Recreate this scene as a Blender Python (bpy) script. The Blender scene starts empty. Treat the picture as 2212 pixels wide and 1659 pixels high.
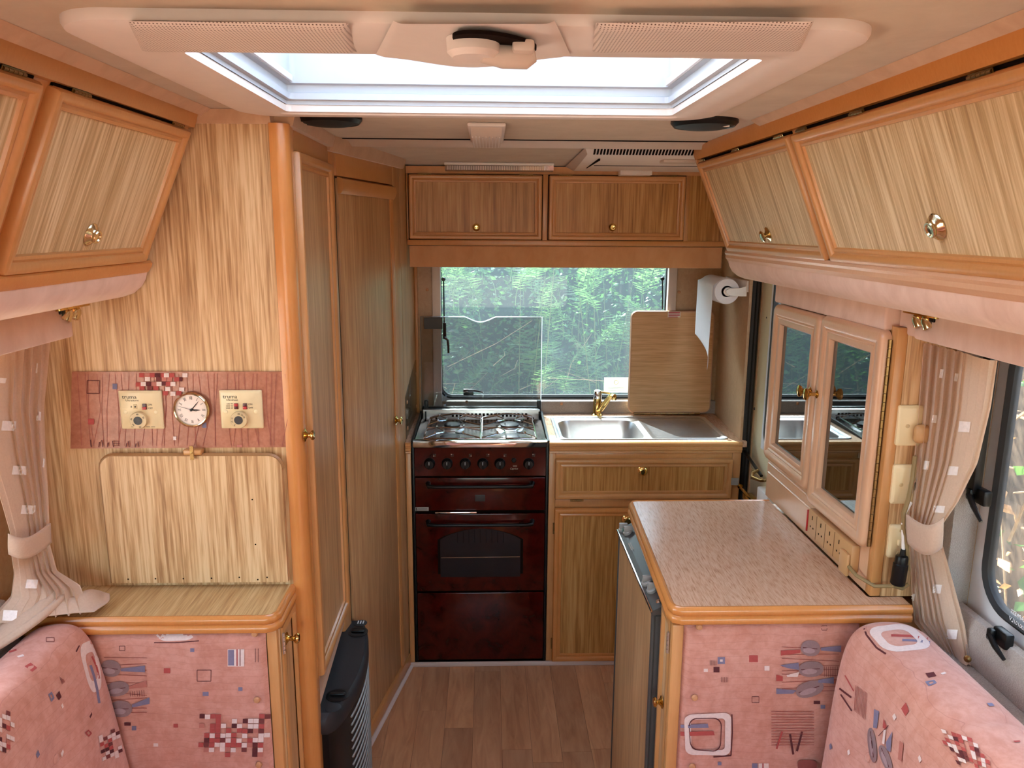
import bpy, bmesh, math, random
from mathutils import Vector, Matrix
from mathutils.bvhtree import BVHTree
random.seed(7)
scene = bpy.context.scene
C = scene.collection

# ---------------------------------------------------------------- camera
IMG_W, IMG_H, FPX = 2212.0, 1659.0, 1661.0
CAM = Vector((0.0, 0.0, 1.708))
_d = Vector(((1056.0 - 1106.0) / FPX, (829.5 - 490.0) / FPX, 1.0)).normalized()
_u = Vector((0, 1, 0)); _u = (_u - _u.dot(_d) * _d).normalized()
_r = _u.cross(_d); _r = _r if _r.x > 0 else -_r
def cam_to_world(v):                       # camera axes (right, up, forward) -> world
    return Vector((_r.dot(v), _d.dot(v), _u.dot(v)))
cx, cy, cz = cam_to_world(Vector((1, 0, 0))), cam_to_world(Vector((0, 1, 0))), -cam_to_world(Vector((0, 0, 1)))
cam_data = bpy.data.cameras.new('camera')
cam_data.sensor_fit = 'HORIZONTAL'; cam_data.sensor_width = 36.0
cam_data.lens = FPX / IMG_W * 36.0
cam_data.clip_start = 0.02; cam_data.clip_end = 200
cam = bpy.data.objects.new('camera', cam_data); C.objects.link(cam)
cam.matrix_world = Matrix(((cx.x, cy.x, cz.x, CAM.x), (cx.y, cy.y, cz.y, CAM.y), (cx.z, cy.z, cz.z, CAM.z), (0, 0, 0, 1)))
scene.camera = cam

# ---------------------------------------------------------------- world, sun, exposure
SUN_ELEV, SUN_AZ = math.radians(50), math.radians(-22)      # azimuth from +Y (rear window side) towards -X
world = bpy.data.worlds.new('world'); scene.world = world; world.use_nodes = True
wn = world.node_tree; wn.nodes.clear()
sky = wn.nodes.new('ShaderNodeTexSky'); sky.sky_type = 'NISHITA'; sky.sun_disc = False
sky.sun_elevation = SUN_ELEV; sky.sun_rotation = SUN_AZ; sky.air_density = 1.0; sky.dust_density = 3.0; sky.ozone_density = 1.0
bg = wn.nodes.new('ShaderNodeBackground'); bg.inputs['Strength'].default_value = 0.92
wo = wn.nodes.new('ShaderNodeOutputWorld')
haze = wn.nodes.new('ShaderNodeMix'); haze.data_type = 'RGBA'; haze.blend_type = 'MULTIPLY'; haze.inputs[0].default_value = 1.0; haze.inputs[7].default_value = (0.97, 0.98, 0.88, 1)
wn.links.new(sky.outputs[0], haze.inputs[6]); wn.links.new(haze.outputs[2], bg.inputs[0]); wn.links.new(bg.outputs[0], wo.inputs[0])
sun_data = bpy.data.lights.new('sun', 'SUN'); sun_data.energy = 15.0; sun_data.angle = math.radians(0.6); sun_data.color = (1.0, 0.95, 0.87)
sun = bpy.data.objects.new('sun', sun_data); C.objects.link(sun)
sun_dir = Vector((math.sin(SUN_AZ) * math.cos(SUN_ELEV), math.cos(SUN_AZ) * math.cos(SUN_ELEV), math.sin(SUN_ELEV)))
sun.rotation_euler = sun_dir.to_track_quat('Z', 'Y').to_euler()
sun.location = sun_dir * 20
scene.view_settings.view_transform = 'Standard'; scene.view_settings.look = 'None'
scene.view_settings.exposure = 1.67; scene.view_settings.gamma = 1.0
scene.view_settings.use_curve_mapping = False
scene.cycles.max_bounces = 10; scene.cycles.diffuse_bounces = 6; scene.cycles.glossy_bounces = 4
scene.cycles.transparent_max_bounces = 16; scene.cycles.transmission_bounces = 8
scene.cycles.sample_clamp_indirect = 8.0; scene.cycles.caustics_reflective = False; scene.cycles.caustics_refractive = False
scene.cycles.use_denoising = True; scene.cycles.adaptive_threshold = 0.02

# ---------------------------------------------------------------- the room's own measurements
def ray_to(x, y):
    return cam_to_world(Vector(((x - 1106.0) / FPX, -(y - 829.5) / FPX, 1.0)))
def W(x, y, X=None, Y=None, Z=None):       # point of the picture on a real plane of the room
    d = ray_to(x, y)
    t = (X / d.x) if X is not None else (Y / d.y) if Y is not None else ((Z - CAM.z) / d.z)
    return CAM + d * t
XL, XR, YB, YF, ZC = -1.03, 1.0, 3.25, -1.35, 1.945
TOP = 0.919                                 # worktop height

# ---------------------------------------------------------------- helpers
def S(r, g, b):                             # sRGB 0-255 -> linear
    f = lambda c: (c / 255 / 12.92) if c / 255 <= 0.04045 else ((c / 255 + 0.055) / 1.055) ** 2.4
    return (f(r), f(g), f(b), 1.0)

def frame(o, u, v):                         # local (u, v, n) frame, n = u x v
    u = Vector(u).normalized(); v = Vector(v).normalized(); n = u.cross(v)
    return Matrix(((u.x, v.x, n.x, o[0]), (u.y, v.y, n.y, o[1]), (u.z, v.z, n.z, o[2]), (0, 0, 0, 1)))

def rrect(x0, x1, y0, y1, r=0.0, n=4):      # rounded rectangle outline, counter-clockwise
    if r <= 1e-6:
        return [(x0, y0), (x1, y0), (x1, y1), (x0, y1)]
    pts = []
    for cx_, cy_, a0 in ((x1 - r, y0 + r, -90), (x1 - r, y1 - r, 0), (x0 + r, y1 - r, 90), (x0 + r, y0 + r, 180)):
        for k in range(n + 1):
            a = math.radians(a0 + 90 * k / n)
            pts.append((cx_ + r * math.cos(a), cy_ + r * math.sin(a)))
    return pts

class MB:
    def __init__(self, T=None):
        self.v, self.f, self.m, self.T, self.col = [], [], [], T, None
    def add(self, vs, fs, mi=0):
        o = len(self.v)
        self.v += [tuple(self.T @ Vector(p)) if self.T else tuple(p) for p in vs]
        self.f += [tuple(o + i for i in f) for f in fs]; self.m += [mi] * len(fs)
        return self
    def box(self, x0, x1, y0, y1, z0, z1, mi=0):
        vs = [(x, y, z) for x in (x0, x1) for y in (y0, y1) for z in (z0, z1)]
        return self.add(vs, [(0, 1, 3, 2), (4, 6, 7, 5), (0, 4, 5, 1), (2, 3, 7, 6), (0, 2, 6, 4), (1, 5, 7, 3)], mi)
    def rbox(self, x0, x1, y0, y1, z0, z1, r=0.004, seg=2, mi=0):
        bm = bmesh.new(); bmesh.ops.create_cube(bm, size=1.0)
        for q in bm.verts:
            q.co = Vector(((x0 + x1) / 2 + q.co.x * (x1 - x0), (y0 + y1) / 2 + q.co.y * (y1 - y0), (z0 + z1) / 2 + q.co.z * (z1 - z0)))
        bmesh.ops.bevel(bm, geom=list(bm.edges), offset=r, segments=seg, profile=0.5, affect='EDGES')
        bm.verts.index_update()
        self.add([q.co[:] for q in bm.verts], [tuple(q.index for q in f.verts) for f in bm.faces], mi); bm.free()
        return self
    def prism(self, pts, axis, a, b, mi=0):  # polygon swept along an axis ('x','y','z' or 'n')
        def P(p, h):
            return (h, p[0], p[1]) if axis == 'x' else (p[0], h, p[1]) if axis == 'y' else (p[0], p[1], h)
        n = len(pts)
        vs = [P(p, a) for p in pts] + [P(p, b) for p in pts]
        fs = [tuple(range(n)), tuple(range(2 * n - 1, n - 1, -1))] + [(i, i + n, (i + 1) % n + n, (i + 1) % n) for i in range(n)]
        return self.add(vs, fs, mi)
    def loft(self, rings, closed=True, cap0=False, cap1=False, mi=0):
        n = len(rings[0]); vs = [p for r in rings for p in r]; fs = []
        for i in range(len(rings) - 1):
            for j in range(n if closed else n - 1):
                k = (j + 1) % n
                fs.append((i * n + j, i * n + k, (i + 1) * n + k, (i + 1) * n + j))
        if cap0: fs.append(tuple(range(n - 1, -1, -1)))
        if cap1: fs.append(tuple(range((len(rings) - 1) * n, len(rings) * n)))
        return self.add(vs, fs, mi)
    def ring(self, x0, x1, y0, y1, profile, r=0.0, n=4, close=False, mi=0):  # moulding round a rectangle: profile (inset, height)
        rings = []
        for d, h in profile:
            q = rrect(x0 + d, x1 - d, y0 + d, y1 - d, max(r - d, 0.0006) if r > 0 else 0, n)
            rings.append([(p[0], p[1], h) for p in q])
        if close: rings.append(rings[0])
        return self.loft(rings, mi=mi)
    def tube(self, pts, r, n=8, closed=False, caps=True, mi=0):
        P = [Vector(p) for p in pts]; m = len(P); rings = []
        rr = r if isinstance(r, (list, tuple)) else [r] * m
        ref = None
        for i in range(m):
            a = P[i - 1] if (i > 0 or closed) else P[i]; b = P[(i + 1) % m] if (i < m - 1 or closed) else P[i]
            t = (b - a).normalized()
            if ref is None:
                ref = t.orthogonal().normalized()
            ref = (ref - ref.dot(t) * t)
            ref = ref.normalized() if ref.length > 1e-6 else t.orthogonal().normalized()
            bi = t.cross(ref)
            rings.append([tuple(P[i] + rr[i] * (math.cos(2 * math.pi * k / n) * ref + math.sin(2 * math.pi * k / n) * bi)) for k in range(n)])
        if closed: rings.append(rings[0])
        return self.loft(rings, cap0=caps and not closed, cap1=caps and not closed, mi=mi)
    def lathe(self, prof, o=(0, 0, 0), axis=(0, 0, 1), n=20, sx=1.0, mi=0):
        a = Vector(axis).normalized(); u = a.orthogonal().normalized()
        if abs(a.z) < 0.9:
            u = Vector((0, 0, 1)).cross(a).normalized()
        w = a.cross(u); o = Vector(o); rings = []
        for rad, h in prof:
            rad = max(rad, 1e-5)
            rings.append([tuple(o + a * h + u * (rad * sx * math.cos(2 * math.pi * k / n)) + w * (rad * math.sin(2 * math.pi * k / n))) for k in range(n)])
        return self.loft(rings, cap0=prof[0][0] > 1e-4, cap1=prof[-1][0] > 1e-4, mi=mi)
    def grid(self, fn, nu, nv, mi=0):
        vs = [tuple(fn(i / nu, j / nv)) for i in range(nu + 1) for j in range(nv + 1)]
        w = nv + 1
        return self.add(vs, [(i * w + j, (i + 1) * w + j, (i + 1) * w + j + 1, i * w + j + 1) for i in range(nu) for j in range(nv)], mi)
    def build(self, name, mat, parent=None, label=None, cat=None, group=None, kind=None, angle=38, solid=None, sub=0):
        me = bpy.data.meshes.new(name); me.from_pydata(self.v, [], self.f)
        mats = mat if isinstance(mat, (list, tuple)) else [mat]
        for q in mats: me.materials.append(q)
        bm = bmesh.new(); bm.from_mesh(me)
        if self.col is None:
            bmesh.ops.recalc_face_normals(bm, faces=bm.faces)
        bm.to_mesh(me); bm.free()
        me.polygons.foreach_set('material_index', self.m)
        me.polygons.foreach_set('use_smooth', [True] * len(me.polygons))
        me.set_sharp_from_angle(angle=math.radians(angle))
        if self.col is not None:
            at = me.attributes.new('Col', 'FLOAT_COLOR', 'FACE')
            at.data.foreach_set('color', [c for q in self.col for c in q])
        me.update()
        o = bpy.data.objects.new(name, me); C.objects.link(o)
        if parent is not None:
            o.parent = parent; o.location = -wloc(parent)
        if solid:
            md = o.modifiers.new('thickness', 'SOLIDIFY'); md.thickness = solid; md.offset = 0
        if sub:
            md = o.modifiers.new('smooth', 'SUBSURF'); md.levels = sub; md.render_levels = sub
        return tag(o, label, cat, group, kind)

def wloc(o):
    p = o.location.copy()
    while o.parent is not None:
        o = o.parent; p += o.location
    return p
def tag(o, label=None, cat=None, group=None, kind=None):
    if label: o['label'] = label
    if cat: o['category'] = cat
    if group: o['group'] = group
    if kind: o['kind'] = kind
    return o
def thing(name, label, cat, loc, group=None, kind=None):
    o = bpy.data.objects.new(name, None); C.objects.link(o); o.empty_display_size = 0.05
    o.location = loc
    return tag(o, label, cat, group, kind)

def text_part(s, name, M, size, mat, parent, align='CENTER', squash=1.0, depth=0.0002, shear=0.0):
    cu = bpy.data.curves.new(name, 'FONT'); cu.body = s; cu.size = size; cu.align_x = align; cu.align_y = 'CENTER'
    cu.extrude = depth; cu.resolution_u = 2; cu.shear = shear
    tmp = bpy.data.objects.new(name, cu); C.objects.link(tmp)
    dg = bpy.context.evaluated_depsgraph_get(); dg.update()
    me = bpy.data.meshes.new_from_object(tmp.evaluated_get(dg))
    C.objects.unlink(tmp); bpy.data.objects.remove(tmp); bpy.data.curves.remove(cu)
    me.name = name
    me.transform(M @ Matrix.Diagonal((squash, 1, 1, 1)))
    me.materials.clear(); me.materials.append(mat)
    o = bpy.data.objects.new(name, me); C.objects.link(o)
    if parent is not None:
        o.parent = parent; o.location = -wloc(parent)
    return o
# ---------------------------------------------------------------- materials
def new_mat(name):
    m = bpy.data.materials.new(name); m.use_nodes = True
    nt = m.node_tree; nt.nodes.clear()
    out = nt.nodes.new('ShaderNodeOutputMaterial'); b = nt.nodes.new('ShaderNodeBsdfPrincipled')
    nt.links.new(b.outputs[0], out.inputs[0])
    return m, nt, b, out
def node(nt, t, **kw):
    n = nt.nodes.new(t)
    for k, v in kw.items():
        if k in ('operation', 'blend_type', 'noise_dimensions', 'data_type', 'feature', 'distance', 'wave_type', 'bands_direction', 'wave_profile', 'interpolation_type', 'attribute_name', 'normalize'):
            setattr(n, k, v)
        else:
            n.inputs[k].default_value = v
    return n
def ramp(nt, fac, stops):
    r = nt.nodes.new('ShaderNodeValToRGB'); nt.links.new(fac, r.inputs[0])
    while len(r.color_ramp.elements) > 1: r.color_ramp.elements.remove(r.color_ramp.elements[0])
    r.color_ramp.elements[0].position = stops[0][0]; r.color_ramp.elements[0].color = stops[0][1]
    for p, c in stops[1:]:
        e = r.color_ramp.elements.new(p); e.color = c
    return r.outputs[0]
def mapped(nt, scale, coord='Object', rot=(0, 0, 0)):
    tc = nt.nodes.new('ShaderNodeTexCoord'); mp = nt.nodes.new('ShaderNodeMapping')
    mp.inputs['Scale'].default_value = scale; mp.inputs['Rotation'].default_value = rot
    nt.links.new(tc.outputs[coord], mp.inputs[0]); return mp.outputs[0]
def noise(nt, vec, scale, detail=3.0, rough=0.55, dist=0.0):
    n = node(nt, 'ShaderNodeTexNoise', Scale=scale, Detail=detail, Roughness=rough, Distortion=dist)
    nt.links.new(vec, n.inputs['Vector']); return n.outputs[0]
def mixc(nt, fac, a, b, mode='MIX'):
    n = nt.nodes.new('ShaderNodeMix'); n.data_type = 'RGBA'; n.blend_type = mode
    for sock, v in ((n.inputs[0], fac), (n.inputs[6], a), (n.inputs[7], b)):
        if hasattr(v, 'default_value'): nt.links.new(v, sock)
        else: sock.default_value = v
    return n.outputs[2]
def bump(nt, b, h, strength=0.2, dist=0.002):
    n = node(nt, 'ShaderNodeBump', Strength=strength, Distance=dist)
    nt.links.new(h, n.inputs['Height']); nt.links.new(n.outputs[0], b.inputs['Normal'])
def plain(name, col, rough=0.5, metal=0.0, spec=0.5, var=0.06, vscale=30, coat=0.0):
    m, nt, b, out = new_mat(name)
    b.inputs['Roughness'].default_value = rough; b.inputs['Metallic'].default_value = metal
    b.inputs['Specular IOR Level'].default_value = spec; b.inputs['Coat Weight'].default_value = coat
    n = noise(nt, mapped(nt, (1, 1, 1)), vscale, 3)
    lo = tuple(c * (1 - var) for c in col[:3]) + (1,); hi = tuple(min(1, c * (1 + var)) for c in col[:3]) + (1,)
    nt.links.new(ramp(nt, n, [(0.3, lo), (0.7, hi)]), b.inputs['Base Color'])
    return m

def oak(name, across, stops, rough=0.42, fine=170, coarse=30, con=0.17, wav=0.0):
    # veneer whose pores run along the axis that is not listed in 'across'
    m, nt, b, out = new_mat(name)
    sc = lambda f, l: tuple(f if ax in across else l for ax in 'xyz')
    v1 = mapped(nt, sc(1.0, 0.028)); v2 = mapped(nt, sc(1.0, 0.045)); v3 = mapped(nt, sc(1.0, 0.06))
    a = noise(nt, v1, fine, 4, 0.6, 0.15); c = noise(nt, v2, coarse, 3, 0.55, 0.5 + wav); e = noise(nt, v3, coarse * 2.6, 2, 0.5, 0.4 + wav)
    w1 = node(nt, 'ShaderNodeMath', operation='MULTIPLY'); nt.links.new(a, w1.inputs[0]); w1.inputs[1].default_value = 0.48
    w2 = node(nt, 'ShaderNodeMath', operation='MULTIPLY_ADD'); nt.links.new(c, w2.inputs[0]); w2.inputs[1].default_value = 0.28; nt.links.new(w1.outputs[0], w2.inputs[2])
    w3 = node(nt, 'ShaderNodeMath', operation='MULTIPLY_ADD'); nt.links.new(e, w3.inputs[0]); w3.inputs[1].default_value = 0.24; nt.links.new(w2.outputs[0], w3.inputs[2])
    cr = node(nt, 'ShaderNodeMapRange'); nt.links.new(w3.outputs[0], cr.inputs[0]); cr.inputs[1].default_value = 0.35; cr.inputs[2].default_value = 0.65; cr.inputs[3].default_value = 0.51 - con; cr.inputs[4].default_value = 0.51 + con
    nt.links.new(ramp(nt, cr.outputs[0], stops), b.inputs['Base Color'])
    b.inputs['Roughness'].default_value = rough
    bump(nt, b, a, 0.12, 0.001)
    return m
LT = [(0.34, S(166, 134, 92)), (0.46, S(192, 161, 116)), (0.53, S(208, 180, 137)), (0.64, S(226, 204, 164))]
oak_x = oak('oak_veneer_facing_lounge', 'xy', [(0.37, S(160, 118, 76)), (0.46, S(188, 147, 101)), (0.53, S(204, 166, 120)), (0.62, S(220, 188, 144))], coarse=30, wav=0.6, con=0.22, fine=190)
oak_y = oak('oak_veneer_locker_door', 'y', LT, coarse=34, con=0.20, fine=190)
oak_door = oak('oak_veneer_tall_door', 'y', [(0.36, S(160, 120, 80)), (0.47, S(182, 140, 97)), (0.55, S(196, 155, 110)), (0.64, S(210, 174, 128))], fine=220, coarse=18)
oak_k = oak('oak_veneer_kitchen', 'x', [(0.36, S(140, 90, 38)), (0.46, S(168, 116, 56)), (0.54, S(188, 136, 72)), (0.64, S(202, 156, 94))], fine=200, coarse=26, wav=0.3)
oak_flat = oak('oak_veneer_shelf_top', 'x', [(0.36, S(160, 124, 78)), (0.47, S(186, 150, 100)), (0.55, S(200, 168, 116)), (0.64, S(212, 184, 134))], fine=300, coarse=60)
oak_lid = oak('oak_laminate_sink_lid', 'z', [(0.36, S(196, 148, 98)), (0.47, S(212, 166, 116)), (0.55, S(222, 178, 128)), (0.64, S(230, 190, 142))], fine=260, coarse=90, con=0.14)

def trim_wood(name, c0, c1, rough=0.33):
    m, nt, b, out = new_mat(name)
    n = noise(nt, mapped(nt, (1, 1, 1)), 9, 4, 0.6, 0.6); n2 = noise(nt, mapped(nt, (30, 30, 3)), 8, 2)
    col = mixc(nt, n, c0, c1); col = mixc(nt, 0.25, col, ramp(nt, n2, [(0.3, c0), (0.7, c1)]))
    nt.links.new(col, b.inputs['Base Color']); b.inputs['Roughness'].default_value = rough
    b.inputs['Coat Weight'].default_value = 0.25; b.inputs['Coat Roughness'].default_value = 0.25
    return m
beech = trim_wood('beech_trim', S(188, 130, 74), S(206, 152, 96))
beech_warm = trim_wood('beech_trim_varnished', S(192, 122, 62), S(212, 144, 80), 0.25)
beech_pale = trim_wood('beech_trim_pale', S(205, 158, 122), S(218, 178, 146), 0.35)

def worktop_mat():
    m, nt, b, out = new_mat('worktop_laminate')
    a = noise(nt, mapped(nt, (22, 2.0, 8), rot=(0, 0, 0.06)), 14, 3, 0.6, 0.2); c = noise(nt, mapped(nt, (5, 0.6, 1)), 5, 2)
    col = ramp(nt, a, [(0.32, S(164, 118, 86)), (0.44, S(202, 162, 130)), (0.58, S(218, 182, 154))])
    nt.links.new(mixc(nt, 0.25, col, ramp(nt, c, [(0.3, S(188, 146, 116)), (0.7, S(210, 172, 146))])), b.inputs['Base Color'])
    b.inputs['Roughness'].default_value = 0.22; b.inputs['Specular IOR Level'].default_value = 0.55
    return m
worktop = worktop_mat()
def suede_mat(name, c0, c1, sc=22):
    m, nt, b, out = new_mat(name)
    n = noise(nt, mapped(nt, (1, 1, 0.6)), sc, 4, 0.6, 0.4); f = noise(nt, mapped(nt, (1, 1, 1)), 900, 2)
    nt.links.new(ramp(nt, n, [(0.32, c0), (0.68, c1)]), b.inputs['Base Color'])
    b.inputs['Roughness'].default_value = 0.95; b.inputs['Specular IOR Level'].default_value = 0.1
    b.inputs['Sheen Weight'].default_value = 0.35; b.inputs['Sheen Roughness'].default_value = 0.5
    bump(nt, b, f, 0.15, 0.0006)
    return m
suede = suede_mat('pink_suede', S(214, 180, 160), S(228, 198, 180))
suede_brown = suede_mat('tan_suede_board', S(204, 152, 106), S(214, 164, 120))
suede_tan = suede_mat('tan_suede_coving', S(188, 150, 118), S(202, 164, 132))
ceil_mat = suede_mat('ceiling_vinyl', S(172, 144, 110), S(188, 162, 130), 9)
def wallvinyl():
    m, nt, b, out = new_mat('mottled_wall_vinyl')
    n = noise(nt, mapped(nt, (1, 1, 1)), 40, 6, 0.65, 1.2); n2 = noise(nt, mapped(nt, (1, 1, 1)), 7, 2)
    c = mixc(nt, n2, ramp(nt, n, [(0.3, S(176, 140, 102)), (0.7, S(206, 174, 138))]), S(190, 156, 120))
    nt.links.new(c, b.inputs['Base Color']); b.inputs['Roughness'].default_value = 0.4
    return m
wall_mat = wallvinyl()
def fleece():
    m, nt, b, out = new_mat('grey_fleece_lining')
    n = noise(nt, mapped(nt, (1, 1, 1)), 350, 3, 0.7); n2 = noise(nt, mapped(nt, (1, 1, 1)), 14, 3)
    nt.links.new(mixc(nt, 0.4, ramp(nt, n, [(0.3, S(160, 148, 138)), (0.7, S(200, 190, 182))]), ramp(nt, n2, [(0.3, S(168, 156, 146)), (0.7, S(196, 186, 178))])), b.inputs['Base Color'])
    b.inputs['Roughness'].default_value = 1.0; b.inputs['Specular IOR Level'].default_value = 0.05; b.inputs['Sheen Weight'].default_value = 0.4
    bump(nt, b, n, 0.9, 0.004)
    return m
fleece_mat = fleece()
def fabric():
    m, nt, b, out = new_mat('pink_upholstery')
    v = mapped(nt, (1, 1, 1))
    n = noise(nt, v, 9, 5, 0.65, 0.6); n2 = noise(nt, v, 45, 4, 0.7, 0.3); weave = noise(nt, v, 1400, 1)
    base = ramp(nt, n, [(0.30, S(190, 130, 112)), (0.50, S(202, 146, 130)), (0.70, S(210, 158, 142))])
    base = mixc(nt, 0.35, base, ramp(nt, n2, [(0.40, S(186, 124, 106)), (0.60, S(214, 160, 146))]))
    # faint pencil lines of the print: long wavering strokes
    tc = node(nt, 'ShaderNodeTexCoord'); sp = node(nt, 'ShaderNodeSeparateXYZ'); nt.links.new(tc.outputs['Object'], sp.inputs[0])
    wob = noise(nt, mapped(nt, (4, 4, 1)), 1.6, 3, 0.5)
    ad = node(nt, 'ShaderNodeMath', operation='MULTIPLY_ADD'); nt.links.new(wob, ad.inputs[0]); ad.inputs[1].default_value = 0.05; nt.links.new(sp.outputs[2], ad.inputs[2])
    ml = node(nt, 'ShaderNodeMath', operation='MULTIPLY'); nt.links.new(ad.outputs[0], ml.inputs[0]); ml.inputs[1].default_value = 60.0
    fr = node(nt, 'ShaderNodeMath', operation='FRACT'); nt.links.new(ml.outputs[0], fr.inputs[0])
    ln = node(nt, 'ShaderNodeMath', operation='LESS_THAN'); nt.links.new(fr.outputs[0], ln.inputs[0]); ln.inputs[1].default_value = 0.05
    mk = node(nt, 'ShaderNodeMath', operation='MULTIPLY'); nt.links.new(ln.outputs[0], mk.inputs[0]); mk.inputs[1].default_value = 0.30
    nt.links.new(mixc(nt, mk.outputs[0], base, S(150, 90, 84)), b.inputs['Base Color'])
    b.inputs['Roughness'].default_value = 0.9; b.inputs['Specular IOR Level'].default_value = 0.12; b.inputs['Sheen Weight'].default_value = 0.25
    bump(nt, b, weave, 0.12, 0.0006)
    return m
fabric_mat = fabric()
def board_fabric():
    m, nt, b, out = new_mat('printed_board')
    v = mapped(nt, (1, 1, 1))
    n = noise(nt, v, 10, 5, 0.7, 0.5); n2 = noise(nt, v, 120, 3, 0.7)
    base = mixc(nt, 0.35, ramp(nt, n, [(0.3, S(150, 92, 70)), (0.5, S(172, 112, 88)), (0.7, S(186, 126, 102))]), ramp(nt, n2, [(0.35, S(150, 94, 72)), (0.65, S(184, 124, 100))]))
    nt.links.new(base, b.inputs['Base Color']); b.inputs['Roughness'].default_value = 0.25; b.inputs['Specular IOR Level'].default_value = 0.4
    return m
board_mat = board_fabric()
def print_mat():
    m, nt, b, out = new_mat('printed_colour')
    a = node(nt, 'ShaderNodeAttribute'); a.attribute_name = 'Col'
    n = noise(nt, mapped(nt, (1, 1, 1)), 160, 3, 0.6)
    nt.links.new(mixc(nt, 0.35, a.outputs['Color'], ramp(nt, n, [(0.3, (0.75, 0.75, 0.75, 1)), (0.7, (1.1, 1.1, 1.1, 1))]), 'MULTIPLY'), b.inputs['Base Color'])
    b.inputs['Roughness'].default_value = 0.85; b.inputs['Specular IOR Level'].default_value = 0.1
    return m
ink = print_mat()
def curtain_mat():
    m, nt, b, out = new_mat('curtain_cloth')
    n = noise(nt, mapped(nt, (1, 1, 1)), 260, 3); f = noise(nt, mapped(nt, (1, 1, 1)), 1500, 1)
    nt.links.new(ramp(nt, n, [(0.3, S(220, 196, 174)), (0.7, S(230, 207, 186))]), b.inputs['Base Color'])
    b.inputs['Roughness'].default_value = 0.75; b.inputs['Specular IOR Level'].default_value = 0.2; b.inputs['Sheen Weight'].default_value = 0.3
    tr = node(nt, 'ShaderNodeBsdfTranslucent', Color=S(226, 190, 156)); mx = node(nt, 'ShaderNodeMixShader', Fac=0.28)
    nt.links.new(b.outputs[0], mx.inputs[1]); nt.links.new(tr.outputs[0], mx.inputs[2]); nt.links.new(mx.outputs[0], out.inputs[0])
    bump(nt, b, f, 0.1, 0.0005)
    return m
curtain_m = curtain_mat()
def floor_mat():
    m, nt, b, out = new_mat('vinyl_floor_plank')
    oi = node(nt, 'ShaderNodeObjectInfo')
    tc = node(nt, 'ShaderNodeTexCoord'); off = node(nt, 'ShaderNodeVectorMath', operation='MULTIPLY_ADD')
    off.inputs[1].default_value = (0, 0, 0)
    cmb = node(nt, 'ShaderNodeCombineXYZ'); mul = node(nt, 'ShaderNodeMath', operation='MULTIPLY'); nt.links.new(oi.outputs['Random'], mul.inputs[0]); mul.inputs[1].default_value = 37.0
    nt.links.new(mul.outputs[0], cmb.inputs[0]); nt.links.new(mul.outputs[0], cmb.inputs[2])
    av = node(nt, 'ShaderNodeVectorMath', operation='ADD'); nt.links.new(tc.outputs['Object'], av.inputs[0]); nt.links.new(cmb.outputs[0], av.inputs[1])
    mp = node(nt, 'ShaderNodeMapping'); mp.inputs['Scale'].default_value = (1, 0.13, 1); nt.links.new(av.outputs[0], mp.inputs[0])
    a = noise(nt, mp.outputs[0], 34, 5, 0.6, 1.4); c = noise(nt, mp.outputs[0], 9, 3, 0.5, 1.0)
    col = ramp(nt, a, [(0.30, S(166, 114, 80)), (0.5, S(200, 148, 108)), (0.72, S(218, 170, 130))])
    col = mixc(nt, 0.45, col, ramp(nt, c, [(0.3, S(170, 118, 82)), (0.7, S(216, 168, 126))]))
    tint = ramp(nt, oi.outputs['Random'], [(0.0, (0.82, 0.82, 0.84, 1)), (0.5, (1.0, 0.98, 0.96, 1)), (1.0, (1.12, 1.08, 1.02, 1))])
    nt.links.new(mixc(nt, 1.0, col, tint, 'MULTIPLY'), b.inputs['Base Color'])
    b.inputs['Roughness'].default_value = 0.42
    return m
plank_mat = floor_mat()
def mahogany():
    m, nt, b, out = new_mat('dark_red_enamel')
    n = noise(nt, mapped(nt, (1, 1, 1)), 16, 4, 0.6, 0.8)
    nt.links.new(ramp(nt, n, [(0.34, S(44, 6, 4)), (0.55, S(66, 11, 7)), (0.75, S(78, 17, 10))]), b.inputs['Base Color'])
    b.inputs['Roughness'].default_value = 0.12; b.inputs['Specular IOR Level'].default_value = 0.3; b.inputs['Coat Weight'].default_value = 0.1; b.inputs['Coat Roughness'].default_value = 0.05
    return m
mahog = mahogany()

beige = plain('beige_plastic', S(222, 210, 202), 0.5, var=0.02)
beige_dark = plain('beige_plastic_shade', S(206, 188, 174), 0.5, var=0.02)
white_p = plain('white_plastic', S(236, 234, 232), 0.4, var=0.015)
white_matt = plain('white_liner', S(178, 181, 186), 0.6, var=0.01)
ivory = plain('ivory_plastic', S(228, 210, 168), 0.3, var=0.02)
ivory_dk = plain('ivory_plastic_aged', S(206, 182, 138), 0.35, var=0.03)
tan_p = plain('tan_plastic', S(196, 152, 104), 0.4, var=0.03)
black_p = plain('black_plastic', S(14, 14, 15), 0.35, spec=0.3, var=0.2)
black_m = plain('black_matt_plastic', S(34, 34, 37), 0.55, var=0.12, vscale=400)
rubber = plain('black_rubber', S(17, 17, 18), 0.6, var=0.2)
grey_p = plain('grey_plastic', S(76, 72, 69), 0.5, spec=0.3, var=0.05)
grey_lt = plain('light_grey_plastic', S(150, 146, 140), 0.35, var=0.05)
grey_dk = plain('dark_grey_plastic', S(58, 56, 56), 0.4, spec=0.3, var=0.05)
steel = plain('brushed_steel', S(206, 204, 202), 0.36, metal=1.0, var=0.04, vscale=60)
chrome = plain('chrome', S(226, 226, 228), 0.07, metal=1.0, var=0.01)
alu = plain('white_aluminium', S(222, 226, 232), 0.35, var=0.02)
brass = plain('polished_brass', S(222, 190, 118), 0.1, metal=1.0, var=0.04)
brass_dk = plain('aged_brass', S(150, 122, 78), 0.35, metal=1.0, var=0.2, vscale=300)
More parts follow.
